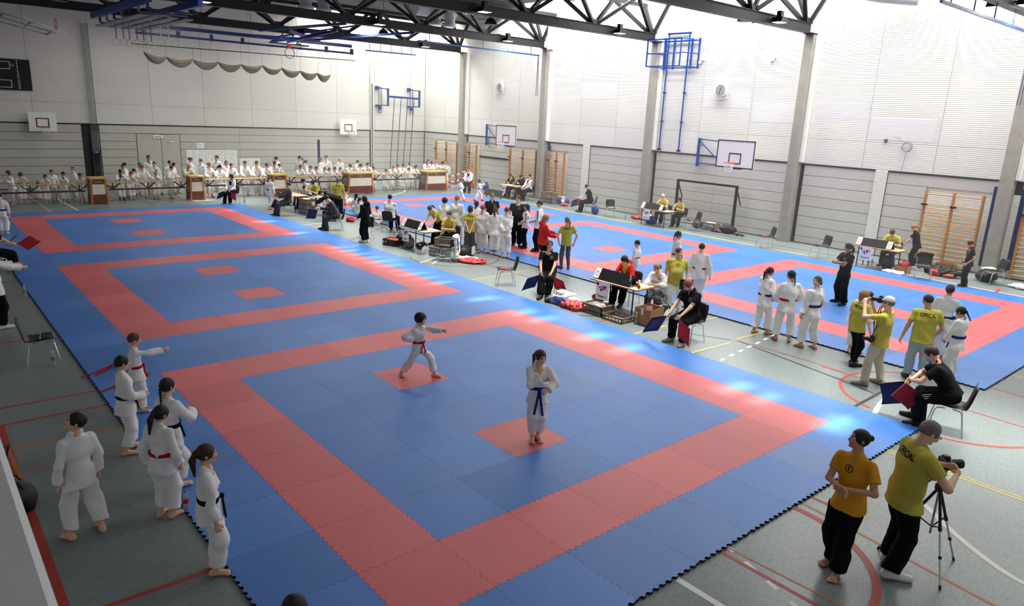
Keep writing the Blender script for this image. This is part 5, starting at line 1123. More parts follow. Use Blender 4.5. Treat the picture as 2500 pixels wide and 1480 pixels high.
o = empty('floor_sign', (23.5, 27.9, 0)); tag(o, 'long black display board tilted on the floor before the far right table', 'display board'); MB().prism([(0.0, -0.75, 0.12), (0.02, -0.75, 0.10), (0.2, -0.75, 0.42), (0.18, -0.75, 0.44)], (0, 1.5, 0)).build('board', M_PLASTIC, o); MB().prism([(0.10, -0.7, 0.0), (0.14, -0.7, 0.0), (0.14, -0.7, 0.25), (0.10, -0.7, 0.25)], (0, 0.06, 0)).build('foot', M_BLACK, o); MB().prism([(0.10, 0.6, 0.0), (0.14, 0.6, 0.0), (0.14, 0.6, 0.25), (0.10, 0.6, 0.25)], (0, 0.06, 0)).build('foot', M_BLACK, o)
# things on the tables
def paper_stack(x, y, z, w_, h_, label, m=None):
    t = empty('paper_stack', (x, y, z)); tag(t, label, 'papers'); MB().bevbox((-w_/2, -h_/2, 0), (w_/2, h_/2, 0.018), 0.002).build('lower_sheets', M_PAPER, t); MB().prism([(-w_/2+0.03, -h_/2+0.02, 0.019), (w_/2-0.02, -h_/2+0.05, 0.019), (w_/2-0.03, h_/2-0.02, 0.019), (-w_/2+0.02, h_/2-0.04, 0.019)], (0, 0, 0.004)).build('top_sheet', m or mat('buff_paper', s2l(206, 176, 130), 0.8), t)
paper_stack(11.35, 6.98, 0.743, 0.34, 0.36, 'stack of papers on black folder, Tatami 1 table'); paper_stack(11.42, 16.2, 0.743, 0.36, 0.5, 'spread score sheets on the Tatami 2 table'); paper_stack(23.95, 15.95, 0.743, 0.3, 0.28, 'white sheets on the Tatami 3 table', M_PAPER); paper_stack(23.5, 7.1, 0.743, 0.3, 0.3, 'white sheets at the far end of the Tatami 4 table', M_PAPER); paper_stack(24.25, 27.3, 0.743, 0.3, 0.4, 'white sheets on the far right table', M_PAPER); paper_stack(11.4, 26.5, 0.743, 0.3, 0.35, 'sheets on the far scoring table behind the crates', M_PAPER)
bottle(11.06, 7.10, 0.743, 'clear bottle standing beside the score display, Tatami 1 table', M_WHITE); bottle(24.2, 26.9, 0.743, 'clear bottle on the far right table', M_DBLUE)
def cup(x, y, z, m, label): t = empty('drink_cup', (x, y, z)); tag(t, label, 'cup'); MB().lathe([(0.026, 0), (0.034, 0.085), (0.03, 0.085), (0.024, 0.01)], (0, 0, 0), 12).build('cup_wall', m, t); MB().lathe([(0.029, 0.06), (0.029, 0.064)], (0, 0, 0), 10).build('drink', M_BLACK, t)
M_MAROON = mat('maroon_cup', s2l(110, 28, 34), 0.5); M_GREENC = mat('green_white_cup', s2l(190, 205, 190), 0.5)
cup(11.22, 7.0, 0.743, M_MAROON, 'maroon cup beside the bottle on the Tatami 1 table'); cup(11.10, 6.86, 0.743, M_MAROON, 'maroon cup at the front edge of the Tatami 1 table'); cup(11.30, 7.18, 0.743, M_GREENC, 'green and white cup before the blond girl'); cup(11.52, 7.20, 0.743, M_GREENC, 'pale cup at the back of the Tatami 1 table')
# around Tatami 1
crate(10.66, 7.72, 0, 0.42, 0.62, 0.24, M_CRATEB, 'brown crate full of wrapped bags under the Tatami 1 table', 0.0, 3, mat('clear_wrap', s2l(150, 146, 138), 0.15, 0.35, 25, spec=0.6)); crate(10.62, 7.02, 0, 0.44, 0.62, 0.13, M_CRATEB, 'low brown crate with few items before the Tatami 1 table', 0.0, 2)
t = empty('cardboard_box', (11.02, 6.42, 0), 0.0); tag(t, 'open brown cardboard box beside the Tatami 1 table', 'box')
for a, b in (((-0.26, -0.22, 0), (0.26, -0.212, 0.40)), ((-0.26, 0.212, 0), (0.26, 0.22, 0.40)), ((-0.26, -0.22, 0), (-0.252, 0.22, 0.40)), ((0.252, -0.22, 0), (0.26, 0.22, 0.40)), ((-0.26, -0.22, 0), (0.26, 0.22, 0.01))): MB().box(a, b).build('side_wall', M_CARD, t)
MB().prism([(0.26, -0.2, 0.40), (0.26, 0.2, 0.40), (0.40, 0.2, 0.36), (0.40, -0.2, 0.36)], (0, 0, 0.006)).build('flap', M_CARD, t); MB().box((-0.27, -0.03, 0.25), (-0.262, 0.03, 0.40)).build('tape_strip', M_CREAM, t); MB().prism([(0.0, -0.1, 0.2), (0.02, 0.1, 0.2), (0.02, 0.12, 0.48), (0.0, 0.0, 0.52)], (0.01, 0, 0)).build('red_folder', M_FRED, t); MB().prism([(-0.06, -0.12, 0.2), (-0.02, 0.08, 0.2), (-0.02, 0.08, 0.42), (-0.06, -0.12, 0.46)], (0.01, 0, 0)).build('white_sheet', M_PAPER, t)
bottle(10.72, 6.55, 0, 'clear bottle on floor before the cardboard box', M_WHITE, 0.28)
def bucket(x, y, label):
    t = empty('waste_bucket', (x, y, 0)); tag(t, label, 'bucket'); MB().lathe([(0.13, 0), (0.17, 0.30), (0.16, 0.30), (0.12, 0.02)], (0, 0, 0), 18).build('bucket_wall', M_WHITE, t); blob('bin_liner', (0, 0, 0), [(0, 0, 0.31, 0.18, 0.18, 0.07), (0.08, 0.05, 0.25, 0.13, 0.13, 0.10), (-0.08, -0.05, 0.24, 0.13, 0.12, 0.10)], mat('black_bin_liner', s2l(18, 18, 20), 0.25, 0.1, 8), parent=t, folds=0.02, fr=40)
bucket(11.62, 6.52, 'white waste bucket with black liner behind the cardboard box'); bucket(10.98, 16.02, 'white waste bucket with black liner under the Tatami 2 table')
def pile(loc, items, label, cat='pads', nm='equipment_pile', rz=0):
    t = empty(nm, loc, rz); tag(t, label, cat)
    for q, (pn, mm, parts) in enumerate(items): blob(pn, (0, 0, 0), parts, mm, parent=t, folds=0.030, fr=30, seed=q+3)
pile((10.5, 8.62, 0), [('white_guard', M_BAGW, [(0.28, 0.22, 0.16, 0.26, 0.09, 0.07), (0.2, 0.36, 0.22, 0.20, 0.09, 0.06), (0.05, 0.42, 0.15, 0.10, 0.14, 0.06), (0.3, 0.08, 0.08, 0.20, 0.12, 0.08)]), ('blue_pad', M_BAGBL, [(-0.10, 0.20, 0.10, 0.13, 0.22, 0.07), (-0.06, 0.05, 0.13, 0.16, 0.14, 0.06), (-0.16, 0.3, 0.05, 0.1, 0.16, 0.05)]), ('red_pad', M_BAGR, [(-0.10, -0.16, 0.09, 0.18, 0.20, 0.06), (0.0, -0.36, 0.11, 0.22, 0.20, 0.06), (0.06, -0.56, 0.08, 0.17, 0.16, 0.06), (-0.18, -0.40, 0.05, 0.10, 0.18, 0.05)]), ('black_pad', M_BAGK, [(-0.15, 0.46, 0.05, 0.12, 0.14, 0.05), (0.25, 0.46, 0.24, 0.12, 0.07, 0.04)])], 'pile of white, blue and glossy red body pads left of the Tatami 1 table')
pile((11.45, 8.38, 0), [('pack_body', mat('maroon_backpack', s2l(120, 50, 52), 0.6), [(0, 0, 0.18, 0.13, 0.17, 0.2)]), ('pack_pocket', mat('maroon_backpack', s2l(120, 50, 52), 0.6), [(-0.11, 0, 0.13, 0.06, 0.13, 0.12)])], 'maroon backpack standing behind the Tatami 1 table leg', 'bag', 'backpack')
def draped(x, y, face, label, m, L=0.7, stripe=True):
    t = empty('draped_jacket', (x, y, 0), heading(x, y, face)); tag(t, label, 'jacket'); F = Field((-0.32, -0.5, 0.15), (0.32, 0.0, 0.92), 0.013)
    F.cone((-0.2, -0.29, 0.80), (0.2, -0.29, 0.80), 0.05, 0.05); F.cone((-0.15, -0.335, 0.75), (-0.12, -0.37, 0.85-L), 0.055, 0.075, 0.08); F.cone((0.15, -0.335, 0.75), (0.13, -0.36, 0.85-L*0.8), 0.055, 0.075, 0.08); F.cone((0.0, -0.335, 0.75), (0.0, -0.36, 0.85-L*0.7), 0.08, 0.06, 0.1); F.cone((0.23, -0.30, 0.78), (0.29, -0.33, 0.42), 0.045, 0.04, 0.04); F.folds(np.random.default_rng(4), 0.02, 30)
    link('jacket_cloth', F.mesh('jacket_cloth', m), t)
    if stripe: MB().bar((0.30, -0.385, 0.74), (0.325, -0.385, 0.43), 0.015, 0.03).bar((-0.22, -0.42, 0.78), (-0.20, -0.45, 0.4), 0.02, 0.05).build('stripe', CL['black'], t)
draped(12.05, 7.02, -163, 'white striped jacket draped over the blond girl\'s chair', CL['wjacket'])
draped(11.05, 14.7, -75, 'white striped jacket hanging on the chair with crate by Tatami 2', CL['wjacket'], 0.75)
draped(12.0, 25.35, 10, 'white jacket with black stripe on a chair right of the stacked crates', CL['wjacket'], 0.75); draped(22.95, 4.85, 175, 'black coat hanging over the chair below the Tatami 4 wall bars', CL['black'], 0.6, False)
# empty chairs
chair(-0.49, 10.75, 88, 'empty black shell chair standing alone left of the near mats'); chair(24.15, 19.52, 170, 'empty black shell chair between the black-clad judge and the Tatami 3 table'); chair(23.6, 10.9, -112, 'empty black shell chair left of the second column from the right'); chair(23.55, 8.65, -128, 'empty black shell chair right of the second column from the right'); chair(10.6, 11.16, -98, 'empty black shell chair with red flag on the middle floor'); chair(24.45, 3.3, -128, 'empty black shell chair over a black bag beside the nearest column'); chair(22.95, 4.85, 175, 'black shell chair carrying the black coat'); chair(24.5, 15.0, -118, 'empty black shell chair with red flag right of the Tatami 3 table'); chair(10.8, 19.35, -10, 'black shell chair with red folder before the person in black jacket'); chair(11.05, 14.7, -75, 'black shell chair loaded with a brown crate by Tatami 2'); chair(12.0, 25.35, 10, 'black shell chair carrying the black-striped white jacket')
def seat_flag(x, y, face, m, label, dx=0.0):
    t = empty('folded_flag', (x, y, 0.452), heading(x, y, face)); tag(t, label, 'flag'); MB().prism([(-0.15+dx, -0.02, 0.0), (0.13+dx, -0.05, 0.0), (0.16+dx, 0.14, 0.012), (-0.12+dx, 0.17, 0.012)], (0, 0, 0.014)).build('flag_cloth', m, t); MB().tube([(-0.19+dx, 0.03, 0.022), (0.20+dx, 0.0, 0.022)], 0.007, 6).build('flag_stick', M_WOODL, t)
seat_flag(-0.49, 10.75, 88, M_NAVY, 'folded dark blue flag on the lone left chair'); seat_flag(23.6, 10.9, -112, M_FRED, 'folded red flag on chair left of the second column'); seat_flag(23.55, 8.65, -128, M_NAVY, 'folded blue flag on chair right of the second column'); seat_flag(10.6, 11.16, -98, M_FRED, 'folded red flag on the empty middle floor chair'); seat_flag(24.5, 15.0, -118, M_FRED, 'folded red flag on chair right of the Tatami 3 table'); seat_flag(10.8, 19.35, -10, M_FRED, 'folded red flag on chair before the person in black jacket'); seat_flag(24.15, 19.52, 170, M_PAPER, 'white sheet rolled on the chair left of the Tatami 3 table'); seat_flag(22.95, 4.85, 175, M_NAVY, 'blue flag with red stick on the chair with black coat')
bottle(-0.36, 10.42, 0, 'clear bottle with dark label on floor beneath the lone left chair', M_WHITE); bottle(0.02, 4.28, 0, 'blue tinted bottle with red cap at the near mat edge', M_FRED, 0.25, liquid=M_FRED); bottle(10.35, 30.1, 0, 'clear bottle on floor right of the seated woman in white', M_DBLUE); bottle(24.2, 18.6, 0, 'bottle on floor before the empty chair by Tatami 3', M_BLACK); bottle(12.0, 19.4, 0, 'dark capped bottle on floor before the grey-jacketed judge', M_BLACK); bottle(-0.1, 15.9, 0, 'bottle on floor by the mat edge at far left', M_WHITE)
for q, (dx, dy) in enumerate(((0, 0), (0.12, 0.05), (0.24, -0.03))): bottle(23.75+dx, 6.95+dy, 0, '%s of three clear bottles on the floor under the Tatami 4 table' % ('left', 'middle', 'right')[q], M_WHITE)
# Tatami 2 surroundings
crate(11.05, 14.78, 0.455, 0.38, 0.56, 0.26, M_CRATEB, 'brown crate balanced on a chair by the Tatami 2 table', 0.5, 3); crate(10.95, 17.75, 0, 0.40, 0.60, 0.22, M_CRATEK, 'black crate with red gear left of the Tatami 2 table', 0.3, 2, M_BAGR)
blob('refuse_bag', (11.15, 17.05, 0), [(0, 0, 0.2, 0.16, 0.2, 0.22), (0.05, 0.1, 0.36, 0.08, 0.1, 0.1)], mat('crumpled_clear_bag', s2l(110, 108, 104), 0.2, 0.5, 14, spec=0.6), 'crumpled clear refuse bag under the Tatami 2 banner', 'bag', folds=0.03, fr=40)
bagthing((11.35, 17.75, 0), (0.5, 0.35, 0.42), M_BAGK, 'dark bag behind the black crate by Tatami 2')
crate(11.3, 15.4, 0, 0.40, 0.60, 0.30, M_CRATEG, 'grey crate under the chair side of the Tatami 2 table', 0.2, 3)
pile((11.55, 14.1, 0), [('red_cloth', mat('red_jacket_lining', s2l(200, 72, 66), 0.7), [(0, 0, 0.05, 0.28, 0.45, 0.07), (0.15, -0.35, 0.06, 0.2, 0.2, 0.06)]), ('white_cloth', M_BAGW, [(0.0, 0.45, 0.07, 0.25, 0.25, 0.07), (0.22, 0.1, 0.06, 0.1, 0.4, 0.06)])], 'red and white jacket lying on floor right of the crate chair', 'jacket', 'floor_jacket', 0.3)
t = bagthing((12.05, 15.0, 0), (0.75, 0.42, 0.36), M_BAGK, 'black sports bag with large white side print by the yellow-shirted boy', 0.6); MB().box((-0.05, -0.235, 0.06), (0.28, -0.225, 0.33)).build('printed_panel', M_PAPER, t); place_text('B10', 0.1, M_INK, t, (0.12, -0.2275, 0.2), (0, 0, 1), (-1, 0, 0), 'printed_lettering')
MB_ = MB().tube([(10.05, 14.7, 0.012), (12.9, 16.05, 0.012)], 0.02, 6).build('white_tube', M_WHITE); tag(MB_, 'thin white tube lying across the floor below Tatami 2', 'tube')
# stacked crates far middle
crate(11.45, 25.75, 0, 0.42, 0.62, 0.34, M_CRATEG, 'grey crate at the bottom of the far stack', 0.1, 3); crate(11.45, 25.75, 0.345, 0.42, 0.62, 0.34, M_CRATEB, 'brown lattice crate on top of the far stack', 0.1, 3, M_CREAM)
bagthing((12.1, 25.0, 0), (0.55, 0.36, 0.32), M_BAGK, 'dark bag on floor right of the stacked crates', 0.3); o = MB().lathe([(0.10, 0), (0.11, 0.03), (0.05, 0.07), (0.02, 0.09), (0.02, 0.13)], (11.35, 24.85, 0), 14).build('floor_weight', M_PLASTIC); tag(o, 'small dark dome with stem on floor before the stacked crates', 'weight')
pile((12.2, 23.2, 0), [('red_guard', M_FRED, [(0, 0, 0.07, 0.18, 0.26, 0.08)]), ('blue_guard', M_NAVY, [(0.1, 0.3, 0.06, 0.14, 0.2, 0.06)])], 'red and blue foot guards on floor behind the hunched judge', 'guards'); pile((12.3, 21.7, 0), [('dark_guard', M_BAGK, [(0, 0, 0.05, 0.12, 0.22, 0.06), (0.05, 0.25, 0.05, 0.08, 0.14, 0.04)])], 'dark guards on floor beside the person in black jacket', 'guards')
pile((13.4, 16.2, 0.03), [('red_glove', M_BAGR, [(0, 0, 0.09, 0.12, 0.16, 0.09), (0.1, -0.14, 0.06, 0.08, 0.1, 0.06)])], 'red gloves on mat edge behind the boys in white, left', 'gloves'); pile((13.35, 15.2, 0.03), [('red_glove', M_BAGR, [(0, 0, 0.09, 0.12, 0.14, 0.09), (0.06, -0.16, 0.09, 0.1, 0.12, 0.09)])], 'red gloves on mat edge behind the bun-haired girl', 'gloves')
# along the right wall
crate(25.3, 14.6, 0, 0.42, 0.62, 0.36, M_CRATEG, 'closed grey storage box against the wall inside the goal', 0, 3, M_BAGW); bagthing((25.35, 15.35, 0), (0.35, 0.42, 0.38), mat('camouflage_bag', s2l(70, 70, 58), 0.8, 0.5, 12), 'mottled camouflage bag right of the Tatami 3 table'); bagthing((25.35, 13.75, 0), (0.42, 0.75, 0.36), M_BAGK, 'black sports bag slumped at the goal post', 0.1)
pile((25.2, 14.1, 0), [('red_guard', M_BAGR, [(0, 0, 0.06, 0.16, 0.22, 0.06)]), ('navy_guard', M_NAVY, [(-0.1, 0.1, 0.05, 0.1, 0.2, 0.05)])], 'red and blue guards heaped beside the grey storage box', 'guards'); pile((25.15, 13.1, 0), [('shoe_body', M_BAGK, [(0, 0.1, 0.05, 0.06, 0.14, 0.05), (0.05, -0.15, 0.05, 0.06, 0.13, 0.05)]), ('shoe_sole', M_GREY, [(0, 0.1, 0.015, 0.07, 0.15, 0.02), (0.05, -0.15, 0.015, 0.07, 0.14, 0.02)])], 'dark shoes on floor right of the goal post', 'shoes')
pile((24.95, 18.3, 0), [('red_cloth', M_BAGR, [(0, 0.15, 0.08, 0.22, 0.4, 0.09)]), ('black_cloth', M_BAGK, [(0.1, -0.2, 0.07, 0.22, 0.3, 0.08)]), ('white_guard', M_BAGW, [(0.05, -0.45, 0.16, 0.14, 0.14, 0.16)])], 'red, black and white gear left of the Tatami 3 table', 'gear'); bagthing((24.3, 17.2, 0), (0.4, 0.5, 0.35), M_BAGB, 'blue bag under the Tatami 3 table'); 
crate(24.95, 24.75, 0, 0.45, 0.9, 0.36, M_CRATEG, 'grey crate at the foot of the far wall bars', 0, 3); crate(24.95, 24.75, 0.365, 0.43, 0.8, 0.22, M_CRATEB, 'brown lattice crate stacked on the grey crate by far wall bars', 0, 3); bagthing((25.3, 24.0, 0), (0.42, 0.7, 0.42), M_BAGB, 'blue and white sports bag at the far wall bars', 0.1, M_BAGW); pile((25.0, 23.55, 0), [('red_pad', M_BAGR, [(0, 0, 0.07, 0.18, 0.3, 0.07)]), ('white_strap', M_BAGW, [(0.1, 0.25, 0.25, 0.08, 0.08, 0.25)])], 'red pad with white strap on floor before the blue and white bag', 'pads'); bagthing((25.5, 31.0, 0), (0.3, 0.36, 0.5), M_BAGB, 'blue bag standing right of the judge by the corner wall bars'); bagthing((24.15, 21.0-0.45, 0), (0.2, 0.4, 0.42), M_BAGB, 'blue flat bag behind the lone black-clad judge')
bagthing((24.85, 3.6, 0), (0.55, 0.6, 0.36), M_BAGK, 'black bag with white cloth under the chair by the nearest column'); blob('white_cloth', (24.85, 3.55, 0), [(0, 0, 0.40, 0.2, 0.24, 0.06), (-0.14, -0.1, 0.36, 0.12, 0.12, 0.07)], CL['wjacket'], 'white cloth laid over the black bag by the nearest column', 'cloth', folds=0.02, fr=40, floor_clip=False)
blob('white_cloth', (24.6, 2.45, 0), [(0, 0, 0.06, 0.26, 0.34, 0.07), (0.05, -0.25, 0.10, 0.16, 0.16, 0.12), (0, 0.3, 0.05, 0.14, 0.16, 0.05)], CL['wjacket'], 'crumpled white clothing on floor at the right edge wall bars', 'cloth', folds=0.025, fr=34)
pile((24.35, 4.65, 0), [('black_bag', M_BAGK, [(0, 0, 0.14, 0.26, 0.5, 0.15), (0.05, 0.3, 0.2, 0.2, 0.2, 0.12)]), ('red_pad', M_BAGR, [(-0.2, 0.28, 0.10, 0.12, 0.22, 0.11), (-0.22, -0.15, 0.07, 0.1, 0.16, 0.07)])], 'heap of black bags and red pads below the wall bars', 'gear'); crate(25.2, 4.95, 0, 0.35, 0.5, 0.32, M_CARD, 'brown lattice box behind the black coat chair', 0, 2)
t = empty('cardboard_box', (23.55, 5.72, 0)); tag(t, 'small cardboard box with red gear under the Tatami 4 table corner', 'box'); [MB().box(a, b).build('side_wall', M_CARD, t) for a, b in (((-0.2, -0.2, 0), (0.2, -0.19, 0.26)), ((-0.2, 0.19, 0), (0.2, 0.2, 0.26)), ((-0.2, -0.2, 0), (-0.19, 0.2, 0.26)), ((0.19, -0.2, 0), (0.2, 0.2, 0.26)))]; blob('red_gear', (0, 0, 0), [(0, 0, 0.24, 0.15, 0.15, 0.12), (0.06, -0.06, 0.34, 0.1, 0.1, 0.07)], M_FRED, parent=t, folds=0.02, fr=40)
blob('white_cloth', (23.1, 5.75, 0), [(0, 0, 0.05, 0.22, 0.3, 0.06), (0.02, 0.3, 0.05, 0.14, 0.16, 0.05)], CL['wjacket'], 'white clothing on floor before the Tatami 4 table', 'cloth', folds=0.025, fr=34); blob('refuse_bag', (23.6, 6.25, 0), [(0, 0, 0.24, 0.18, 0.2, 0.26)], M_BAGK, 'black sack under the middle of the Tatami 4 table', 'bag', folds=0.02, fr=34)
# left side
bagthing((-1.52, 5.35, 0), (0.42, 0.45, 0.38), M_BAGK, 'black bag on floor below the white parapet'); t = empty('cable_loop', (-1.55, 6.3, 0.0)); tag(t, 'black cable loop rising beside the white parapet', 'cable'); MB().tube([(0.02, 0.1, 0.01), (0.1, 0.16, 0.25), (0.12, 0.02, 0.42), (0.0, -0.12, 0.45), (-0.1, -0.1, 0.2), (-0.1, 0, 0.01)], 0.012, 6).build('cable', M_BLACK, t)
def belt_on_floor(x, y, rz, label):
    t = empty('loose_belt', (x, y, 0.031), rz); tag(t, label, 'belt'); m = CL['bred']
    def ribbon(pts, nm='belt_strip'):
        b = MB(); P = [Vector(p) for p in pts]; V = []
        for i, p in enumerate(P): d = (P[min(i+1, len(P)-1)]-P[max(i-1, 0)]).normalized(); n = Vector((-d.y, d.x, 0)).normalized()*0.02; V += [p-n, p+n, p+n+Vector((0, 0, 0.008)), p-n+Vector((0, 0, 0.008))]
        F = []
        for i in range(len(P)-1):
            for k in range(4): F.append((4*i+k, 4*i+(k+1) % 4, 4*i+4+(k+1) % 4, 4*i+4+k))
        b._add(V, F+[(3, 2, 1, 0), tuple(4*len(P)-4+k for k in range(4))]); b.build(nm, m, t)
    ribbon([(-0.55, -0.10, 0.0), (-0.3, -0.02, 0.004), (-0.1, 0.05, 0.03), (0.05, 0.10, 0.05), (0.2, 0.12, 0.02), (0.36, 0.1, 0.0)]); ribbon([(-0.35, -0.16, 0.0), (-0.12, -0.02, 0.012), (0.02, 0.12, 0.04), (0.12, 0.2, 0.05), (0.2, 0.12, 0.06), (0.1, 0.04, 0.05), (-0.02, 0.06, 0.055)]); ribbon([(0.1, 0.05, 0.02), (0.22, 0.18, 0.03), (0.34, 0.14, 0.02), (0.28, 0.04, 0.01), (0.12, 0.0, 0.005)])
belt_on_floor(0.42, 9.62, 0.1, 'loose red belt on mat edge behind the pointing boy'); belt_on_floor(0.50, 8.82, 0.25, 'loose red belt on mat edge beside the dark-haired boy')
# ================================================================== the people
# left foreground
person(-0.12, 2.94, 86, 1.42, label='girl with long ponytail and black belt standing at the near mat corner', pose='stand', hair=('pony', 'b'), belt='bblack', w=0.95, lh=(-0.14, 0.03, 0.47), rh=(0.15, 0.03, 0.46))
person(-0.98, 4.37, -22, 1.45, label='boy seen from behind looking up left, standing on green floor', pose='stand', hair=('short', 'k'), lf=(-0.1, 0.03, 0.045), rf=(0.1, -0.02, 0.045), hy=-62, hp=-22, fist=True, lh=(-0.14, 0.03, 0.46), rh=(0.14, 0.03, 0.47))
person(-0.20, 4.26, 38, 1.37, label='girl with red belt and dark ponytail seen from behind, by water bottle', pose='stand', hair=('pony', 'k'), belt='bred', w=0.95, hp=15, hy=15, fist=True, lh=(-0.14, 0.02, 0.47), rh=(0.13, 0.05, 0.48))
person(0.06, 4.86, 52, 1.42, label='girl half hidden behind the red-belted girl, holding up her belt end', pose='stand', hair=('braid', 'k'), w=0.95, rh=(0.06, 0.16, 0.66), re=(1, -0.3, -0.6), belt='bblack', z=0.031)
person(-0.13, 6.21, 72, 1.37, label='dark-haired boy in profile with fist before his belt, beside the mat', pose='stand', hair=('short', 'k'), lf=(-0.07, 0.06, 0.045), rf=(0.06, -0.05, 0.045), rh=(0.06, 0.16, 0.58), lh=(-0.1, 0.12, 0.5), fist=True, belt='bblack')
person(0.30, 7.48, 80, 1.23, label='brown-haired boy pointing across the mat with outstretched arm', pose='stand', hair=('short', 'c'), rh=(0.03, 0.35, 0.75), re=(0.5, -0.3, -1), lh=(-0.13, 0.08, 0.5), point=1, belt='bred', hp=4, z=0.031)
# competitors on the near square
person(4.61, 6.42, 118, 1.23, label='boy with bushy black hair punching in a low karate stance on red tile', pose='stand', hair=('afro', 'k'), pz=0.455, lf=(-0.08, 0.22, 0.045), rf=(0.09, -0.23, 0.045), lfd=(-0.2, 1, 0), rfd=(0.8, 0.7, 0), lh=(-0.05, 0.36, 0.73), rh=(0.125, 0, 0.575), re=(0.6, -1, -0.2), le=(-0.3, -0.2, -1), fist=True, twist=18, hy=-18, belt='bred', lean=3, z=0.031)
person(4.59, 3.29, 165, 1.40, label='girl with long blue belt standing with crossed guarding arms on red tile', pose='stand', hair=('pony', 'b'), belt='bblue', w=0.95, tail=0.29, lf=(-0.03, 0, 0.045), rf=(0.03, 0.01, 0.045), lh=(-0.06, 0.16, 0.6), rh=(-0.03, 0.15, 0.715), le=(-1, -0.1, -0.5), re=(1, 0.1, -0.6), fist=True, hp=12, hy=-20, z=0.031)
# right foreground
person(5.22, -0.95, 205, 1.64, label='laughing woman in orange shirt and black trousers clasping her hands', pose='chest', top='orange', bot='black', hair=('bun', 'k'), skin='m', w=0.97, hy=42, hp=-12, ht=8, lh=(-0.055, 0.15, 0.645), rh=(-0.02, 0.16, 0.635), lf=(-0.05, 0.09, 0.045), rf=(0.05, -0.03, 0.045), hem=0.04, extra={'emblem': 'c'})
CM = person(5.63, -1.34, 58, 1.82, label='grey-haired official in yellow shirt leaning to the tripod camera', pose='stand', top='yellow', bot='black', hair=('short', 'g'), skin='f', feet='w', w=1.12, lh=(-0.02, 0.21, 0.7), rh=(0.1, 0.2, 0.69), le=(-1, -0.3, -0.6), re=(1, -0.3, -0.6), lf=(-0.1, 0.04, 0.045), rf=(0.07, -0.04, 0.045), hp=22, lean=5, extra={'official': 1, 'glasses': 1})
JA = person(10.39, -0.24, -92, 1.80, label='seated judge in black polo and striped trousers, nearest the camera', pose='sit', top='blackpolo', bot='black', hair=('short', 'b'), feet='k', lean=34, hp=-10, lh=(-0.03, 0.33, 0.4), rh=(0.03, 0.34, 0.385), le=(-1, 0.2, -0.3), re=(1, 0.2, -0.3), lf=(-0.09, 0.22, 0.045), rf=(0.1, 0.26, 0.045), w=1.05)
chair(10.39, -0.24, -92, 'black shell chair under the judge nearest the camera')
person(13.03, 0.61, -62, 1.47, label='girl with long braid and blue belt looking down at mat corner', pose='stand', hair=('braid', 'k'), skin='m', belt='bblue', w=0.95, hp=24, lh=(-0.02, 0.15, 0.5), rh=(0.06, 0.15, 0.52), z=0.031)
person(13.94, 1.20, 4, 1.67, label='girl with hair bun and blue belt seen from behind on the mat', pose='stand', hair=('bun', 'k'), skin='m', belt='bblue', w=0.95, lh=(-0.14, 0.1, 0.5), rh=(0.15, 0.08, 0.49), z=0.031)
person(12.45, 1.04, -12, 1.72, label='heavyset official in yellow shirt and pale jeans seen from behind', pose='stand2', top='yellow', bot='jeans', hair=('short', 'k'), skin='m', feet='k', w=1.16, hy=-25, hp=12, lh=(-0.2, 0.02, 0.47), rh=(0.15, 0.1, 0.53), extra={'official': 1})
PH = person(11.45, 1.40, -72, 1.74, label='photographer in grey cap and yellow shirt holding a camera to his eye', pose='stand', top='yellow', bot='khaki', hair=('short', 'g'), feet='g', w=1.05, lh=(-0.05, 0.2, 0.87), rh=(0.07, 0.17, 0.88), le=(-0.7, 0.3, -1), re=(0.7, 0.2, -1), lf=(-0.11, 0.05, 0.045), rf=(0.09, -0.05, 0.045), lean=-3, extra={'cap': 1, 'glasses': 1})
person(12.25, 2.17, 42, 1.60, label='official woman with light bob in yellow shirt and black slim trousers', pose='stand2', top='yellow', bot='blackslim', hair=('bob', 'l'), feet='k', w=0.97, hy=25, hp=8, lf=(-0.05, 0.06, 0.045), rf=(0.05, -0.03, 0.045), extra={'official': 1})
person(13.12, 2.55, 150, 1.52, label='boy in white bending forward, half hidden behind the official woman', pose='stand', hair=('short', 'k'), lean=30, py=-0.06, hp=20, lh=(-0.1, 0.25, 0.45), rh=(0.1, 0.25, 0.45), z=0.031)
person(12.58, 3.29, -52, 1.62, label='girl with brown ponytail turning her face to the camera', pose='stand', hair=('pony', 'c'), belt='bblue', w=0.95, hy=-95, lf=(-0.07, 0.05, 0.045), rf=(0.07, -0.06, 0.045), lh=(-0.14, 0.05, 0.47), rh=(0.15, 0.05, 0.48))
person(12.55, 3.86, -14, 1.63, label='girl with red belt and thin braid seen from behind at mat edge', pose='stand', hair=('braid', 'k'), skin='m', belt='bred', w=0.95, hy=-30, lf=(-0.09, 0.02, 0.045), rf=(0.08, -0.02, 0.045), lh=(-0.09, 0.14, 0.54), rh=(0.12, 0.12, 0.54), le=(-1, -0.5, 0), re=(1, -0.5, 0))
person(12.62, 4.46, 42, 1.59, label='girl with thick black ponytail facing right beside the red-belted girl', tail=0.26, pose='stand', hair=('pony', 'k'), skin='m', belt='bblue', w=0.95, hp=20, lf=(-0.06, -0.07, 0.045), rf=(0.06, 0.07, 0.045), lh=(-0.05, 0.16, 0.52), rh=(0.08, 0.16, 0.53))
person(17.12, 4.77, -128, 1.68, label='man in black polo with tied hair and folded arms standing on the mat', pose='cross', top='blackpolo', bot='black', hair=('pony', 'k'), skin='m', feet='k', hy=25, w=1.05, lf=(-0.12, 0.02, 0.045), rf=(0.09, -0.03, 0.045), extra={'emblem': 'g'}, z=0.031)
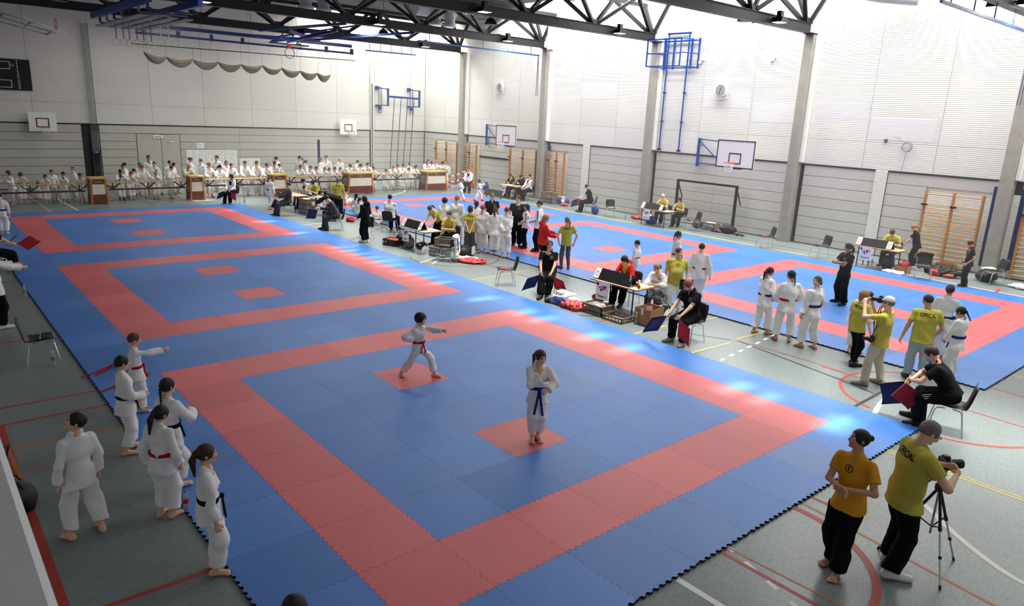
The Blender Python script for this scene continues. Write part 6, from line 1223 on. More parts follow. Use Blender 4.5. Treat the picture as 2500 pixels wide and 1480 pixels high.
person(24.77, 5.90, -82, 1.59, label='woman in black with hand on hip leaning over the Tatami 4 table', pose='hips', top='blackpolo', bot='black', hair=('pony', 'l'), feet='w', w=0.97, lean=14, hp=18, py=-0.03, lh=(-0.1, 0.2, 0.5))
person(24.62, 6.55, -161, 1.75, label='man in yellow shirt writing at the Tatami 4 table', pose='sitdesk', top='yellow', bot='black', hair=('short', 'b'), feet='k', lh=(-0.09, 0.27, 0.47), rh=(0.08, 0.3, 0.47), lean=24, hp=26)
chair(24.62, 6.55, -161, 'black shell chair behind the Tatami 4 table')
person(23.06, 3.66, -108, 1.51, label='man in black looking down with hands in pockets near the nearest column', pose='stand', top='blackpolo', bot='black', hair=('short', 'k'), skin='m', feet='k', hp=30, lh=(-0.12, 0.06, 0.52), rh=(0.12, 0.06, 0.52), lf=(-0.1, 0.05, 0.045), rf=(0.09, -0.04, 0.045), extra={'emblem': 'g'})
# around the Tatami 1 table
OF = person(12.24, 6.67, 168, 1.69, label='official man in yellow shirt and white trousers holding a black folder', pose='stand', top='yellow', bot='gi', hair=('buzz', 'b'), feet='w', w=1.12, belly=1, hy=-38, lh=(-0.16, 0.05, 0.5), rh=(0.17, 0.02, 0.47), lf=(-0.08, 0.02, 0.045), rf=(0.08, 0, 0.045), extra={'emblem': 'c'})
person(13.58, 6.93, 8, 1.61, label='boy with red belt seen from behind, right of the official with folder', pose='stand', hair=('short', 'k'), belt='bred', lh=(-0.17, 0, 0.47), rh=(0.17, 0.02, 0.46), z=0.031)
person(14.59, 8.45, 78, 1.63, label='girl with red belt and braid on mat behind the official', pose='stand', hair=('braid', 'k'), skin='m', belt='bred', w=0.95, z=0.031)
person(14.07, 9.45, -60, 1.23, label='small boy in white standing on mat behind the red-jacketed woman', pose='stand', hair=('short', 'k'), belt='bred', z=0.031)
person(12.02, 7.95, -145, 1.66, label='woman in red jacket over yellow shirt writing at the Tatami 1 table', pose='sitdesk', top='red', bot='black', hair=('bob', 'k'), feet='k', w=0.97, open='yellow', lh=(-0.08, 0.27, 0.47), rh=(0.08, 0.3, 0.47), hp=30)
chair(12.02, 7.95, -145, 'black shell chair behind the red-jacketed woman')
person(12.05, 7.02, -163, 1.55, label='blond girl in white seated at the Tatami 1 table', pose='sitdesk', hair=('pony', 'l'), w=0.95, bot='grey', lh=(-0.07, 0.25, 0.49), rh=(0.08, 0.27, 0.49), hp=16, hy=20, feet='k', extra={'emblem': 'k'})
chair(12.05, 7.02, -163, 'black shell chair with white jacket at the Tatami 1 table')
JB = person(10.93, 9.83, 186, 1.80, label='judge with glasses and two flags seated left of the Tatami 1 table', pose='sit', top='blackpolo', bot='black', hair=('short', 'b'), feet='k', lh=(-0.07, 0.2, 0.36), rh=(0.08, 0.2, 0.36), lf=(-0.03, 0.3, 0.045), rf=(0.05, 0.36, 0.045), hy=-8, extra={'emblem': 'g', 'glasses': 1}, w=1.05)
chair(10.93, 9.83, 186, 'black shell chair under the judge with glasses')
JC = person(10.73, 5.05, 216, 1.80, label='red-haired judge in black polo looking down at his two flags', pose='sit', top='blackpolo', bot='black', hair=('short', 'r'), skin='p', feet='g', lean=12, hp=28, hy=14, lh=(-0.06, 0.3, 0.36), rh=(0.12, 0.27, 0.36), lf=(-0.09, 0.24, 0.045), rf=(0.1, 0.22, 0.045), extra={'emblem': 'g', 'beard': 1}, w=1.05)
chair(10.73, 5.05, 216, 'black shell chair under the red-haired judge')
# group waiting in the middle
PW = person(12.96, 12.26, 74, 1.72, label='woman in red hooded jacket with long fair hair reading her phone', pose='stand', top='red', bot='black', hair=('long', 'l'), feet='k', w=1.02, hp=22, lh=(-0.04, 0.24, 0.64), rh=(0.06, 0.2, 0.6), le=(-0.8, -0.3, -1), re=(0.8, -0.3, -1))
person(13.52, 11.80, -16, 1.64, label='official girl with fair ponytail and grey leggings seen from behind', pose='stand', top='yellow', bot='greyslim', hair=('pony', 'l'), feet='r', w=0.95, hy=-18, lh=(-0.14, 0, 0.5), rh=(0.16, 0, 0.5), le=(-1, -0.5, 0), re=(1, -0.5, 0), lf=(-0.07, 0, 0.045), rf=(0.07, 0, 0.045), extra={'official': 1}, z=0.031)
person(14.70, 14.36, -78, 1.80, label='man with glasses in white track jacket and black trousers', pose='stand', top='wjacket', bot='black', hair=('short', 'k'), feet='k', lh=(-0.12, 0.12, 0.58), rh=(0.13, 0.05, 0.5), extra={'stripes': 1, 'glasses': 1}, z=0.031)
person(14.72, 15.04, -84, 1.59, label='woman with long dark hair in white striped track jacket', pose='stand', top='wjacket', bot='black', hair=('long', 'k'), feet='k', w=0.97, lh=(-0.1, 0.12, 0.56), rh=(0.08, 0.13, 0.55), open='black', extra={'stripes': 1}, z=0.031)
person(14.74, 15.56, 192, 1.84, label='man in black polo facing the camera left of the white jackets', pose='stand2', top='blackpolo', bot='black', hair=('short', 'b'), feet='k', w=1.05, hy=10, lh=(-0.16, 0.06, 0.48), rh=(0.13, 0.14, 0.55), extra={'emblem': 'g'}, z=0.031)
person(14.54, 16.78, 172, 1.79, label='grey-haired man with glasses in black polo facing the camera', pose='stand', top='blackpolo', bot='black', hair=('short', 'g'), feet='k', w=1.1, extra={'emblem': 'g', 'glasses': 1}, z=0.031)
person(13.06, 14.17, 6, 1.70, label='boy with cropped hair and hands behind his back, rightmost of three in white', pose='back', hair=('buzz', 'c'))
person(13.03, 14.74, 10, 1.63, label='girl with very long brown ponytail seen from behind', pose='stand', hair=('pony', 'b'), w=0.95)
person(12.84, 15.16, 16, 1.67, label='girl with red-brown hair bun seen from behind', pose='stand', hair=('bun', 'r'), w=0.95)
person(13.10, 15.85, 22, 1.67, label='dark-skinned boy in white behind the yellow-shirted boy', pose='stand', hair=('short', 'k'), skin='d', z=0.031)
person(12.46, 15.35, 2, 1.64, label='official in yellow shirt and grey trousers with hands behind back', pose='back', top='yellow', bot='grey', hair=('bob', 'b'), feet='k', w=0.97, extra={'official': 1})
person(12.78, 16.54, 26, 1.83, label='tall fair-haired boy in white seen from behind beside scoring table', pose='stand', hair=('short', 'l'), w=1)
person(12.77, 17.27, 18, 1.62, label='boy with bushy dark hair in white, leftmost of the standing group', pose='stand', hair=('afro', 'k'), skin='m', z=0.031)
person(12.25, 17.10, -132, 1.62, label='girl in yellow shirt bending over the Tatami 2 table', pose='stand', top='yellow', bot='black', hair=('pony', 'c'), feet='k', w=0.95, lean=38, py=-0.12, hp=20, lh=(-0.12, 0.22, 0.47), rh=(0.1, 0.24, 0.47))
person(12.20, 16.05, -154, 1.72, label='official with glasses seated at the Tatami 2 table looking up', pose='sitdesk', top='yellow', bot='black', hair=('short', 'b'), feet='k', hp=-14, lh=(-0.04, 0.26, 0.46), rh=(0.06, 0.27, 0.46), extra={'glasses': 1})
chair(12.20, 16.05, -154, 'black shell chair at the Tatami 2 table')
JD = person(12.31, 20.25, 22, 1.78, label='seated judge in grey striped jacket seen from behind on the middle floor', pose='sit', top='wjacket', bot='black', hair=('short', 'k'), feet='k')
chair(12.31, 20.25, 22, 'black shell chair with its back to the camera, middle floor')
person(12.68, 21.89, 12, 1.35, label='small boy with black belt sitting on mat edge with back turned', pose='floor', hair=('short', 'c'), belt='bblack', z=0.031)
person(13.29, 22.21, 16, 1.35, label='small dark-haired boy sitting on mat beside the seated judge', pose='floor', hair=('short', 'k'), z=0.031)
person(13.24, 24.41, 34, 1.42, label='girl with long dark hair sitting on the mat edge, front of two', pose='floor', hair=('pony', 'k'), w=0.95, z=0.031)
person(13.79, 25.73, 40, 1.42, label='girl with loose dark hair sitting on the mat edge, behind the other', pose='floor', hair=('long', 'k'), w=0.95, z=0.031)
person(14.37, 27.81, 60, 1.35, label='child sitting on mat with bare legs stretched out behind the yellow official', pose='floorleg', hair=('short', 'k'), z=0.031)
person(10.36, 18.64, -50, 1.66, label='person in black track jacket standing behind an empty chair', pose='stand', top='blackjacket', bot='black', hair=('bob', 'k'), feet='w', w=1, hp=14, lh=(-0.1, 0.12, 0.52), rh=(0.13, 0.1, 0.5))
person(12.48, 24.82, 12, 1.68, label='official in yellow shirt seen from behind, standing beside the bent man', pose='stand2', top='yellow', bot='black', hair=('bob', 'g'), feet='w', w=1.08, extra={'official': 1})
person(11.60, 23.53, -92, 1.75, label='man in black bending far forward behind the seated judge', pose='stand', top='blackjacket', bot='black', hair=('short', 'k'), feet='k', lean=72, py=-0.1, hp=-20, lh=(-0.1, 0.42, 0.4), rh=(0.1, 0.42, 0.42))
JE = person(10.67, 21.44, -95, 1.78, label='judge hunched forward on chair with hand to face, blue flag lowered', pose='sit', top='dgreyjacket', bot='dgrey', hair=('short', 'k'), feet='k', lean=26, hp=14, lh=(-0.04, 0.22, 0.52), rh=(0.08, 0.34, 0.46), lf=(-0.05, 0.22, 0.045), rf=(0.08, 0.26, 0.045))
chair(10.67, 21.44, -95, 'black shell chair under the hunched judge')
JF = person(10.55, 25.62, -100, 1.78, label='judge in charcoal seated left of the stacked crates with blue flag', pose='sit', top='dgreyjacket', bot='dgrey', hair=('short', 'b'), feet='k', lean=-4, lh=(-0.05, 0.24, 0.44), rh=(0.1, 0.28, 0.4))
chair(10.55, 25.62, -100, 'black shell chair left of the stacked crates')
person(12.35, 27.50, -125, 1.78, label='dark-haired man in white track jacket at the far scoring table', pose='sitdesk', top='wjacket', bot='black', hair=('short', 'k'), skin='m', feet='k', open='black', extra={'stripes': 1})
chair(12.35, 27.50, -125, 'black shell chair of the man in white at the far scoring table')
person(12.45, 26.70, -130, 1.78, label='man with glasses in yellow shirt leaning over the far scoring table', pose='sitdesk', top='yellow', bot='gi', hair=('short', 'k'), feet='k', extra={'glasses': 1})
chair(12.45, 26.70, -130, 'black shell chair of the man in yellow at the far scoring table')
person(10.66, 27.79, 34, 1.48, label='boy with black belt walking off behind the charcoal judge', pose='stand', hair=('short', 'c'), belt='bblack', lf=(-0.05, 0.1, 0.05), rf=(0.05, -0.12, 0.06))
JG = person(9.84, 30.22, -150, 1.65, label='woman in open white jacket seated alone at the far mat corner', pose='sit', top='wjacket', bot='black', hair=('long', 'b'), feet='k', w=0.97, open='black', hy=40)
chair(9.84, 30.22, -150, 'black shell chair at the far mat corner')
# far mats and right wall
person(21.63, 26.71, 88, 1.18, label='small dark-skinned boy with black belt, hands raised, on the far mat', pose='stand', hair=('buzz', 'k'), skin='d', belt='bblack', pz=0.49, lf=(-0.07, 0.16, 0.045), rf=(0.08, -0.2, 0.045), lh=(-0.04, 0.26, 0.8), rh=(0.08, 0.18, 0.66), flat=True, le=(-0.5, 0.2, -1), z=0.031)
person(20.68, 27.05, -62, 1.20, label='small boy with black belt stepping on the far mat before the tape', pose='stand', hair=('short', 'c'), belt='bblack', pz=0.49, lf=(-0.07, 0.15, 0.045), rf=(0.07, -0.18, 0.045), lh=(-0.05, 0.28, 0.6), fist=True, z=0.031)
JH = person(23.92, 30.68, 188, 1.80, label='judge in open white jacket seated by the corner wall bars with flags', pose='sit', top='wjacket', bot='black', hair=('short', 'k'), feet='k', open='black')
chair(23.92, 30.68, 188, 'black shell chair by the corner wall bars')
person(25.00, 27.85, -136, 1.66, label='woman in dark jacket over yellow shirt at the far right table', pose='sitdesk', top='blackjacket', bot='black', hair=('bun', 'b'), feet='k', w=0.97, open='yellow')
chair(25.00, 27.85, -136, 'black shell chair of the woman at the far right table')
person(25.00, 26.95, -136, 1.75, label='man in dark clothes at the far right table', pose='sitdesk', top='blackjacket', bot='black', hair=('short', 'b'), feet='k')
chair(25.00, 26.95, -136, 'black shell chair of the dark-clad man at the far right table')
JI = person(24.78, 26.22, -128, 1.80, label='judge in white track jacket seated beside the far right table', pose='sit', top='wjacket', bot='black', hair=('short', 'k'), feet='k', open='black', extra={'stripes': 1, 'beard': 1})
chair(24.78, 26.22, -128, 'black shell chair under the judge beside the far right table')
JJ = person(24.38, 21.10, -96, 1.80, label='judge in black seated alone by the corrugated strip of the right wall', pose='sit', top='blackpolo', bot='black', hair=('short', 'b'), feet='k', lean=16, hp=16, lh=(-0.06, 0.3, 0.4), rh=(0.06, 0.3, 0.4))
chair(24.38, 21.10, -96, 'black shell chair under the judge by the corrugated strip')
person(25.05, 17.00, -148, 1.76, label='bald man in yellow shirt smiling at the Tatami 3 table', pose='sitdesk', top='yellow', bot='black', hair=('bald', 'b'), skin='p', feet='k', w=1.08, hp=4)
chair(25.05, 17.00, -148, 'black shell chair of the bald man at the Tatami 3 table')
person(25.00, 16.05, -154, 1.64, label='woman with dark fringe in yellow shirt at the Tatami 3 table', pose='sitdesk', top='yellow', bot='black', hair=('bob', 'k'), feet='k', w=0.97, hp=4)
chair(25.00, 16.05, -154, 'black shell chair of the dark-fringed woman at the Tatami 3 table')
# left edge and bottom edge
person(0.47, 24.92, 8, 1.39, label='boy with black belt seen from behind at the left picture edge', pose='stand', hair=('short', 'k'), belt='bblack', z=0.031)
person(-0.87, 13.35, 62, 1.70, label='coach in white jacket and black trousers reaching out, cut by left edge', pose='stand', top='gi', bot='black', hair=('short', 'b'), feet='w', lh=(-0.05, 0.34, 0.72), rh=(0.08, 0.36, 0.69), le=(-1, -0.2, -1), re=(1, -0.2, -1))
JK = person(-0.39, 18.86, 60, 1.75, label='judge in black with red and blue flags seated at the left picture edge', pose='sit', top='blackpolo', bot='black', hair=('short', 'k'), feet='k', lh=(-0.05, 0.3, 0.38), rh=(0.08, 0.32, 0.38))
chair(-0.39, 18.86, 60, 'black shell chair under the judge at the left picture edge')
person(-0.50, 0.02, -3, 1.66, label='person whose dark hair just shows at the bottom picture edge', pose='stand', top='black', bot='black', hair=('short', 'k'), feet='k')
# spectators along the barrier
person(1.60, 32.95, -126, 1.43, label='child with brown bob looking left, far left of the barrier', pose='railup', hair=('bob', 'b'), skin='f', hp=-8, lh=(-0.12, 0.2, 0.68), rh=(0.12, 0.2, 0.68), group='young spectators behind the barrier')
person(2.05, 33.47, 174, 1.43, label='long-haired girl leaning on the rail, second from the left picture edge', pose='rail', hair=('long', 'b'), skin='f', top='gib', hp=20, lh=(-0.1, 0.27, 0.677), rh=(0.1, 0.27, 0.677), group='young spectators behind the barrier')
person(2.75, 34.30, 10, 1.45, label='child with white headband sitting on floor with back turned', pose='floor', hair=('short', 'k'), extra={'band': 1}, group='young spectators behind the barrier')
person(2.87, 32.95, 172, 1.36, label='dark-haired child slumped over the rail left of the standing black-haired child', pose='rail2', hair=('short', 'k'), skin='f', lh=(-0.04, 0.26, 0.715), rh=(0.06, 0.27, 0.715), group='young spectators behind the barrier')
person(3.23, 33.60, 172, 1.38, label='smiling black-haired child standing upright behind the left rail', pose='stand', hair=('short', 'k'), skin='m', group='young spectators behind the barrier')
person(3.54, 32.95, 171, 1.45, label='child leaning on the rail with hand at chin, left part', pose='chin', hair=('short', 'k'), skin='m', lh=(-0.02, 0.25, 0.668), rh=(0.05, 0.3, 0.74), group='young spectators behind the barrier')
person(4.07, 33.70, -119, 1.48, label='child with white headband standing in profile behind the left rail', pose='stand', hair=('short', 'b'), skin='f', extra={'band': 1}, group='young spectators behind the barrier')
person(4.18, 32.95, 170, 1.35, label='child leaning on the rail just left of the leftmost vault box', pose='rail', hair=('short', 'k'), skin='m', lh=(-0.1, 0.27, 0.72), rh=(0.1, 0.27, 0.72), group='young spectators behind the barrier')
person(5.78, 32.95, 168, 1.52, label='dark-skinned child leaning on the rail right of the leftmost vault box', pose='rail', hair=('short', 'k'), skin='d', lh=(-0.1, 0.27, 0.64), rh=(0.1, 0.27, 0.64), group='young spectators behind the barrier')
person(6.23, 33.90, 93, 1.65, label='girl with ponytail standing in profile facing right', pose='stand', hair=('pony', 'b'), skin='f', group='young spectators behind the barrier')
person(6.25, 33.08, 167, 1.44, label='boy crouched over the rail under the ponytailed girl', pose='rail2', hair=('short', 'b'), skin='f', lh=(-0.04, 0.26, 0.675), rh=(0.06, 0.27, 0.675), group='young spectators behind the barrier')
person(6.71, 34.40, -43, 1.30, label='child with black hair half hidden behind the leaning boy', pose='stand', hair=('short', 'k'), skin='f', group='young spectators behind the barrier')
person(7.13, 34.95, 167, 1.54, label='dark-haired youth standing behind the rail near the tall man', pose='stand2', hair=('short', 'k'), skin='m', group='young spectators behind the barrier')
person(6.86, 33.50, 167, 1.56, label='boy with fair-brown hair before the dark-haired youth', pose='railup', hair=('short', 'c'), skin='f', lh=(-0.12, 0.2, 0.62), rh=(0.12, 0.2, 0.62), group='young spectators behind the barrier')
person(7.61, 35.22, 166, 1.90, label='tall man in white standing behind the children, head by the door', pose='stand', hair=('short', 'b'), skin='m', belt='bblack', group='young spectators behind the barrier')
person(7.51, 33.90, -179, 1.68, label='woman with dark tied hair and badge standing beside the tall man', pose='stand', hair=('bun', 'k'), skin='f', extra={'emblem': 'k'}, w=0.97, group='young spectators behind the barrier')
person(7.07, 34.77, 167, 1.22, label='dark-haired girl bent low over the rail left of the blond boy', pose='rail2', hair=('bob', 'k'), skin='d', lh=(-0.04, 0.26, 0.793), rh=(0.06, 0.27, 0.793), group='young spectators behind the barrier')
person(7.27, 32.95, 166, 1.43, label='blond boy bent over the rail', pose='rail2', hair=('short', 'l'), skin='f', lh=(-0.04, 0.26, 0.677), rh=(0.06, 0.27, 0.677), group='young spectators behind the barrier')
person(7.84, 34.47, 165, 1.19, label='child with dark hair close behind the blond boy', pose='rail', hair=('short', 'k'), skin='d', lh=(-0.1, 0.27, 0.813), rh=(0.1, 0.27, 0.813), group='young spectators behind the barrier')
person(8.32, 34.33, 145, 1.70, label='youth raising a hand right of the tall man', pose='stand2', hair=('short', 'k'), skin='m', rh=(0.1, 0.2, 0.8), group='young spectators behind the barrier')
person(8.66, 34.86, 94, 1.55, label='girl in profile facing right behind the youth with raised hand', pose='stand', hair=('bob', 'b'), skin='f', group='young spectators behind the barrier')
person(7.98, 32.95, 135, 1.58, label='boy stepping over the rail left of the second vault box', pose='railup', hair=('short', 'b'), skin='f', lf=(-0.08, 0.14, 0.22), lh=(-0.12, 0.2, 0.615), rh=(0.12, 0.2, 0.615), group='young spectators behind the barrier')
person(9.47, 34.90, 83, 1.81, label='woman in profile with big hair bun facing right, before the results grid', pose='stand', hair=('bun', 'c'), skin='f', group='young spectators behind the barrier')
person(8.85, 33.35, 156, 1.72, label='bald man leaning on the second vault box with a small trophy', pose='rail', hair=('bald', 'b'), top='gib', skin='m', lh=(-0.05, 0.24, 0.67), rh=(0.05, 0.24, 0.67), group='young spectators behind the barrier')
person(9.93, 34.73, -137, 1.74, label='man in white facing left before the results grid', pose='stand', hair=('short', 'c'), skin='f', group='young spectators behind the barrier')
person(9.72, 32.95, 152, 1.72, label='woman with fair tied hair looking right at the rail', pose='railup', hair=('bun', 'l'), skin='f', hy=-35, lh=(-0.12, 0.2, 0.564), rh=(0.12, 0.2, 0.564), group='young spectators behind the barrier')
person(10.82, 35.00, -143, 1.90, label='tall bearded man in white before the results grid', pose='stand', hair=('short', 'b'), skin='f', extra={'beard': 1}, belt='bblack', group='young spectators behind the barrier')
person(10.24, 32.95, 151, 1.59, label='girl with black ponytail looking right at the rail', pose='railup', hair=('pony', 'k'), skin='f', hy=-40, lh=(-0.12, 0.2, 0.609), rh=(0.12, 0.2, 0.609), group='young spectators behind the barrier')
person(11.02, 34.20, 161, 1.69, label='woman standing behind the black-ponytailed girl', pose='stand', hair=('bob', 'c'), skin='f', group='young spectators behind the barrier')
person(10.89, 33.20, 161, 1.65, label='smiling person with short hair at the rail before the results grid', pose='railup', hair=('short', 'c'), skin='f', lh=(-0.12, 0.2, 0.588), rh=(0.12, 0.2, 0.588), group='young spectators behind the barrier')
person(11.50, 32.95, 160, 1.79, label='boy with brown hair standing at the rail above the seated woman', pose='railup', hair=('short', 'b'), skin='f', lh=(-0.12, 0.2, 0.543), rh=(0.12, 0.2, 0.543), group='young spectators behind the barrier')
person(12.09, 32.95, 159, 1.78, label='boy with glasses standing at the rail right of the seated woman', pose='railup', hair=('short', 'b'), skin='f', extra={'glasses': 1}, lh=(-0.12, 0.2, 0.544), rh=(0.12, 0.2, 0.544), group='young spectators behind the barrier')
person(12.57, 32.95, 158, 1.75, label='boy leaning forward just left of the third vault box', pose='rail', hair=('short', 'b'), skin='f', lh=(-0.1, 0.27, 0.555), rh=(0.1, 0.27, 0.555), group='young spectators behind the barrier')
person(13.17, 33.40, 158, 1.82, label='boy with dark hair leaning over the third vault box', pose='rail', hair=('short', 'k'), skin='m', lh=(-0.1, 0.27, 0.632), rh=(0.1, 0.27, 0.632), group='young spectators behind the barrier')
person(13.64, 33.92, 157, 1.65, label='boy with hand on face leaning on the third vault box', pose='chin', hair=('short', 'k'), skin='f', lh=(-0.02, 0.25, 0.697), rh=(0.05, 0.3, 0.74), group='young spectators behind the barrier')
person(13.83, 34.60, -43, 1.86, label='tall boy seen from behind above the third vault box', pose='stand', hair=('short', 'b'), skin='f', group='young spectators behind the barrier')
person(15.16, 34.60, 46, 1.90, label='tall youth turning right behind the middle rail', pose='stand', hair=('short', 'b'), skin='f', group='young spectators behind the barrier')
person(15.55, 35.10, 156, 1.73, label='child partly hidden behind the tall youth at the middle rail', pose='stand', hair=('short', 'c'), skin='f', group='young spectators behind the barrier')
person(15.24, 34.00, 85, 1.70, label='girl with ponytail in profile facing right at the middle rail', pose='stand', hair=('pony', 'c'), skin='f', group='young spectators behind the barrier')
person(14.40, 32.95, 156, 1.64, label='first from left of the seven children leaning on the middle rail', pose='rail', hair=('bun', 'b'), skin='f', hy=-12, lh=(-0.1, 0.27, 0.635), rh=(0.1, 0.27, 0.635), group='young spectators behind the barrier')
person(14.96, 32.95, 155, 1.66, label='second from left of the seven children leaning on the middle rail', pose='rail2', hair=('bun', 'c'), skin='f', hy=15, lh=(-0.04, 0.26, 0.628), rh=(0.06, 0.27, 0.628), group='young spectators behind the barrier')
person(15.43, 33.21, 155, 1.51, label='third from left of the seven children leaning on the middle rail', pose='rail', hair=('bun', 'b'), skin='f', hy=-20, lh=(-0.1, 0.27, 0.69), rh=(0.1, 0.27, 0.69), group='young spectators behind the barrier')
person(15.91, 33.21, 154, 1.54, label='fourth from left of the seven children leaning on the middle rail', pose='rail2', hair=('bob', 'l'), skin='f', hy=10, lh=(-0.04, 0.26, 0.673), rh=(0.06, 0.27, 0.673), group='young spectators behind the barrier')
person(16.43, 33.73, 154, 1.37, label='fifth from left of the seven children leaning on the middle rail', pose='rail', hair=('bob', 'b'), skin='f', hy=5, lh=(-0.1, 0.27, 0.757), rh=(0.1, 0.27, 0.757), group='young spectators behind the barrier')
person(16.38, 32.95, 153, 1.56, label='sixth from left of the seven children leaning on the middle rail', pose='rail2', hair=('short', 'k'), skin='f', hy=-15, lh=(-0.04, 0.26, 0.666), rh=(0.06, 0.27, 0.666), group='young spectators behind the barrier')
person(16.90, 33.34, 153, 1.43, label='seventh from left of the seven children leaning on the middle rail', pose='rail', hair=('short', 'b'), skin='f', hy=8, lh=(-0.1, 0.27, 0.728), rh=(0.1, 0.27, 0.728), group='young spectators behind the barrier')
person(16.37, 34.50, 114, 1.81, label='girl with long fair hair talking behind the seven leaning children', pose='stand', hair=('long', 'l'), skin='f', lh=(-0.05, 0.16, 0.62), group='young spectators behind the barrier')
person(16.86, 34.83, -166, 1.90, label='black-haired youth talking with the fair-haired girl', pose='stand', hair=('short', 'k'), skin='f', group='young spectators behind the barrier')
person(17.22, 33.90, 138, 1.83, label='older balding man with badge standing behind the middle rail', pose='stand', hair=('bald', 'g'), skin='f', extra={'fringe': 1, 'emblem': 'k'}, belt='bblack', group='young spectators behind the barrier')
person(17.71, 33.76, 137, 1.65, label='boy stretched over the long vault box, left end', pose='rail2', hair=('short', 'b'), skin='f', hy=-35, lh=(-0.04, 0.26, 0.703), rh=(0.06, 0.27, 0.703), group='young spectators behind the barrier')
person(18.73, 34.60, -43, 1.63, label='youth seen from behind above the long vault box', pose='stand', hair=('short', 'b'), skin='f', group='young spectators behind the barrier')
person(18.24, 33.50, 139, 1.62, label='girl in profile leaning on the long vault box', pose='rail', hair=('pony', 'c'), skin='f', hy=-40, lh=(-0.1, 0.27, 0.716), rh=(0.1, 0.27, 0.716), group='young spectators behind the barrier')
person(18.71, 33.50, 151, 1.69, label='girl with dark hair holding something pink at the long vault box', pose='rail', hair=('pony', 'b'), skin='f', lh=(-0.1, 0.27, 0.686), rh=(0.1, 0.27, 0.686), group='young spectators behind the barrier')
person(18.82, 32.95, 150, 1.41, label='girl with badge leaning just right of the long vault box', pose='railup', hair=('bun', 'c'), skin='f', extra={'emblem': 'k'}, lh=(-0.12, 0.2, 0.687), rh=(0.12, 0.2, 0.687), group='young spectators behind the barrier')
person(19.59, 32.95, 149, 1.36, label='child hanging head down over the rail between the long vault boxes', pose='rail2', hair=('short', 'c'), skin='f', lh=(-0.04, 0.26, 0.766), rh=(0.06, 0.27, 0.766), group='young spectators behind the barrier')
person(20.06, 32.95, 149, 1.59, label='fair child bent over the rail between the long vault boxes', pose='rail2', hair=('short', 'l'), skin='f', lh=(-0.04, 0.26, 0.654), rh=(0.06, 0.27, 0.654), group='young spectators behind the barrier')
person(20.70, 33.50, 149, 1.54, label='dark-haired child behind the fair child at the right rail', pose='rail', hair=('short', 'k'), skin='f', lh=(-0.1, 0.27, 0.674), rh=(0.1, 0.27, 0.674), group='young spectators behind the barrier')
person(20.72, 32.95, 148, 1.64, label='youth leaning on the rail between the long vault boxes', pose='rail', hair=('short', 'k'), skin='f', lh=(-0.1, 0.27, 0.633), rh=(0.1, 0.27, 0.633), group='young spectators behind the barrier')
person(21.86, 33.90, 148, 1.50, label='girl standing behind the right rail', pose='stand', hair=('bun', 'b'), skin='f', group='young spectators behind the barrier')
person(21.23, 33.08, 148, 1.37, label='small girl leaning on the right rail before the standing girl', pose='rail', hair=('pony', 'b'), skin='f', lh=(-0.1, 0.27, 0.762), rh=(0.1, 0.27, 0.762), group='young spectators behind the barrier')
person(21.71, 33.08, 147, 1.52, label='girl leaning on the rail left of the corner vault box', pose='rail', hair=('pony', 'k'), skin='f', lh=(-0.1, 0.27, 0.686), rh=(0.1, 0.27, 0.686), group='young spectators behind the barrier')
person(22.80, 33.50, 146, 1.84, label='girl with dark hair and white band on the corner vault box, left end', pose='rail', hair=('long', 'k'), skin='f', extra={'band': 1}, lh=(-0.1, 0.27, 0.63), rh=(0.1, 0.27, 0.63), group='young spectators behind the barrier')
person(23.34, 33.89, 146, 1.70, label='child squeezed second on the corner vault box', pose='rail', hair=('short', 'k'), skin='f', lh=(-0.1, 0.27, 0.684), rh=(0.1, 0.27, 0.684), group='young spectators behind the barrier')
person(23.85, 34.15, 146, 1.73, label='fair youth leaning on the corner vault box, middle', pose='rail', hair=('short', 'l'), skin='f', lh=(-0.1, 0.27, 0.672), rh=(0.1, 0.27, 0.672), group='young spectators behind the barrier')
person(23.93, 33.50, 145, 1.74, label='girl with hand at mouth on the corner vault box, right end', pose='chin', hair=('pony', 'k'), skin='f', lh=(-0.02, 0.25, 0.665), rh=(0.05, 0.3, 0.74), group='young spectators behind the barrier')
person(24.39, 33.59, -145, 1.58, label='child with white headband standing beside the barrier tape', pose='stand', hair=('short', 'b'), skin='f', extra={'band': 1}, belt='bblack', group='young spectators behind the barrier')
HAZE = 0.014
# ================================================================== things held in hands
def W(J, p):
    """local point of a person -> world"""
    r = J['root']; a = r.rotation_euler[2]; c, s_ = math.cos(a), math.sin(a); p = np.asarray(p)
    return Vector((r.location.x+c*p[0]-s_*p[1], r.location.y+s_*p[0]+c*p[1], r.location.z+p[2]))
def flag(J, hand, m, label, pole=(0.1, 0.25, -0.9), size=0.38, side=1, u=None):
    h = J[hand]+np.array([0, .035*J['H'], -.02*J['H']]); o = W(J, h); t = empty('judge_flag', o, J['root'].rotation_euler[2]); tag(t, label, 'flag', 'judges\' flags')
    d = Vector(pole).normalized(); MB().tube([-d*0.06, d*(size+0.03)], 0.007, 6).build('flag_stick', M_WOODL, t)
    u = Vector(u or (side, 0.25, -0.28)).normalized(); b = MB(); n = 6; V = []
    for k in (0, 1):
        for i in range(n):
            for j in range(n):
                f, g = i/(n-1), j/(n-1); V.append(d*(size*f+0.02)+u*size*g+Vector((0, 0.02*math.sin(5*g+f)+0.006*k, -0.03*g*g)))
    F = []
    for i in range(n-1):
        for j in range(n-1): a = i*n+j; F += [(a, a+1, a+n+1, a+n), (n*n+a, n*n+a+n, n*n+a+n+1, n*n+a+1)]
    for i in range(n-1):
        for a, q in ((i, i+1), (i*n, i*n+n), (i*n+n-1, i*n+2*n-1), (n*(n-1)+i, n*(n-1)+i+1)): F.append((a, q, n*n+q, n*n+a))
    b._add(V, F, True); b.build('flag_cloth', m, t)
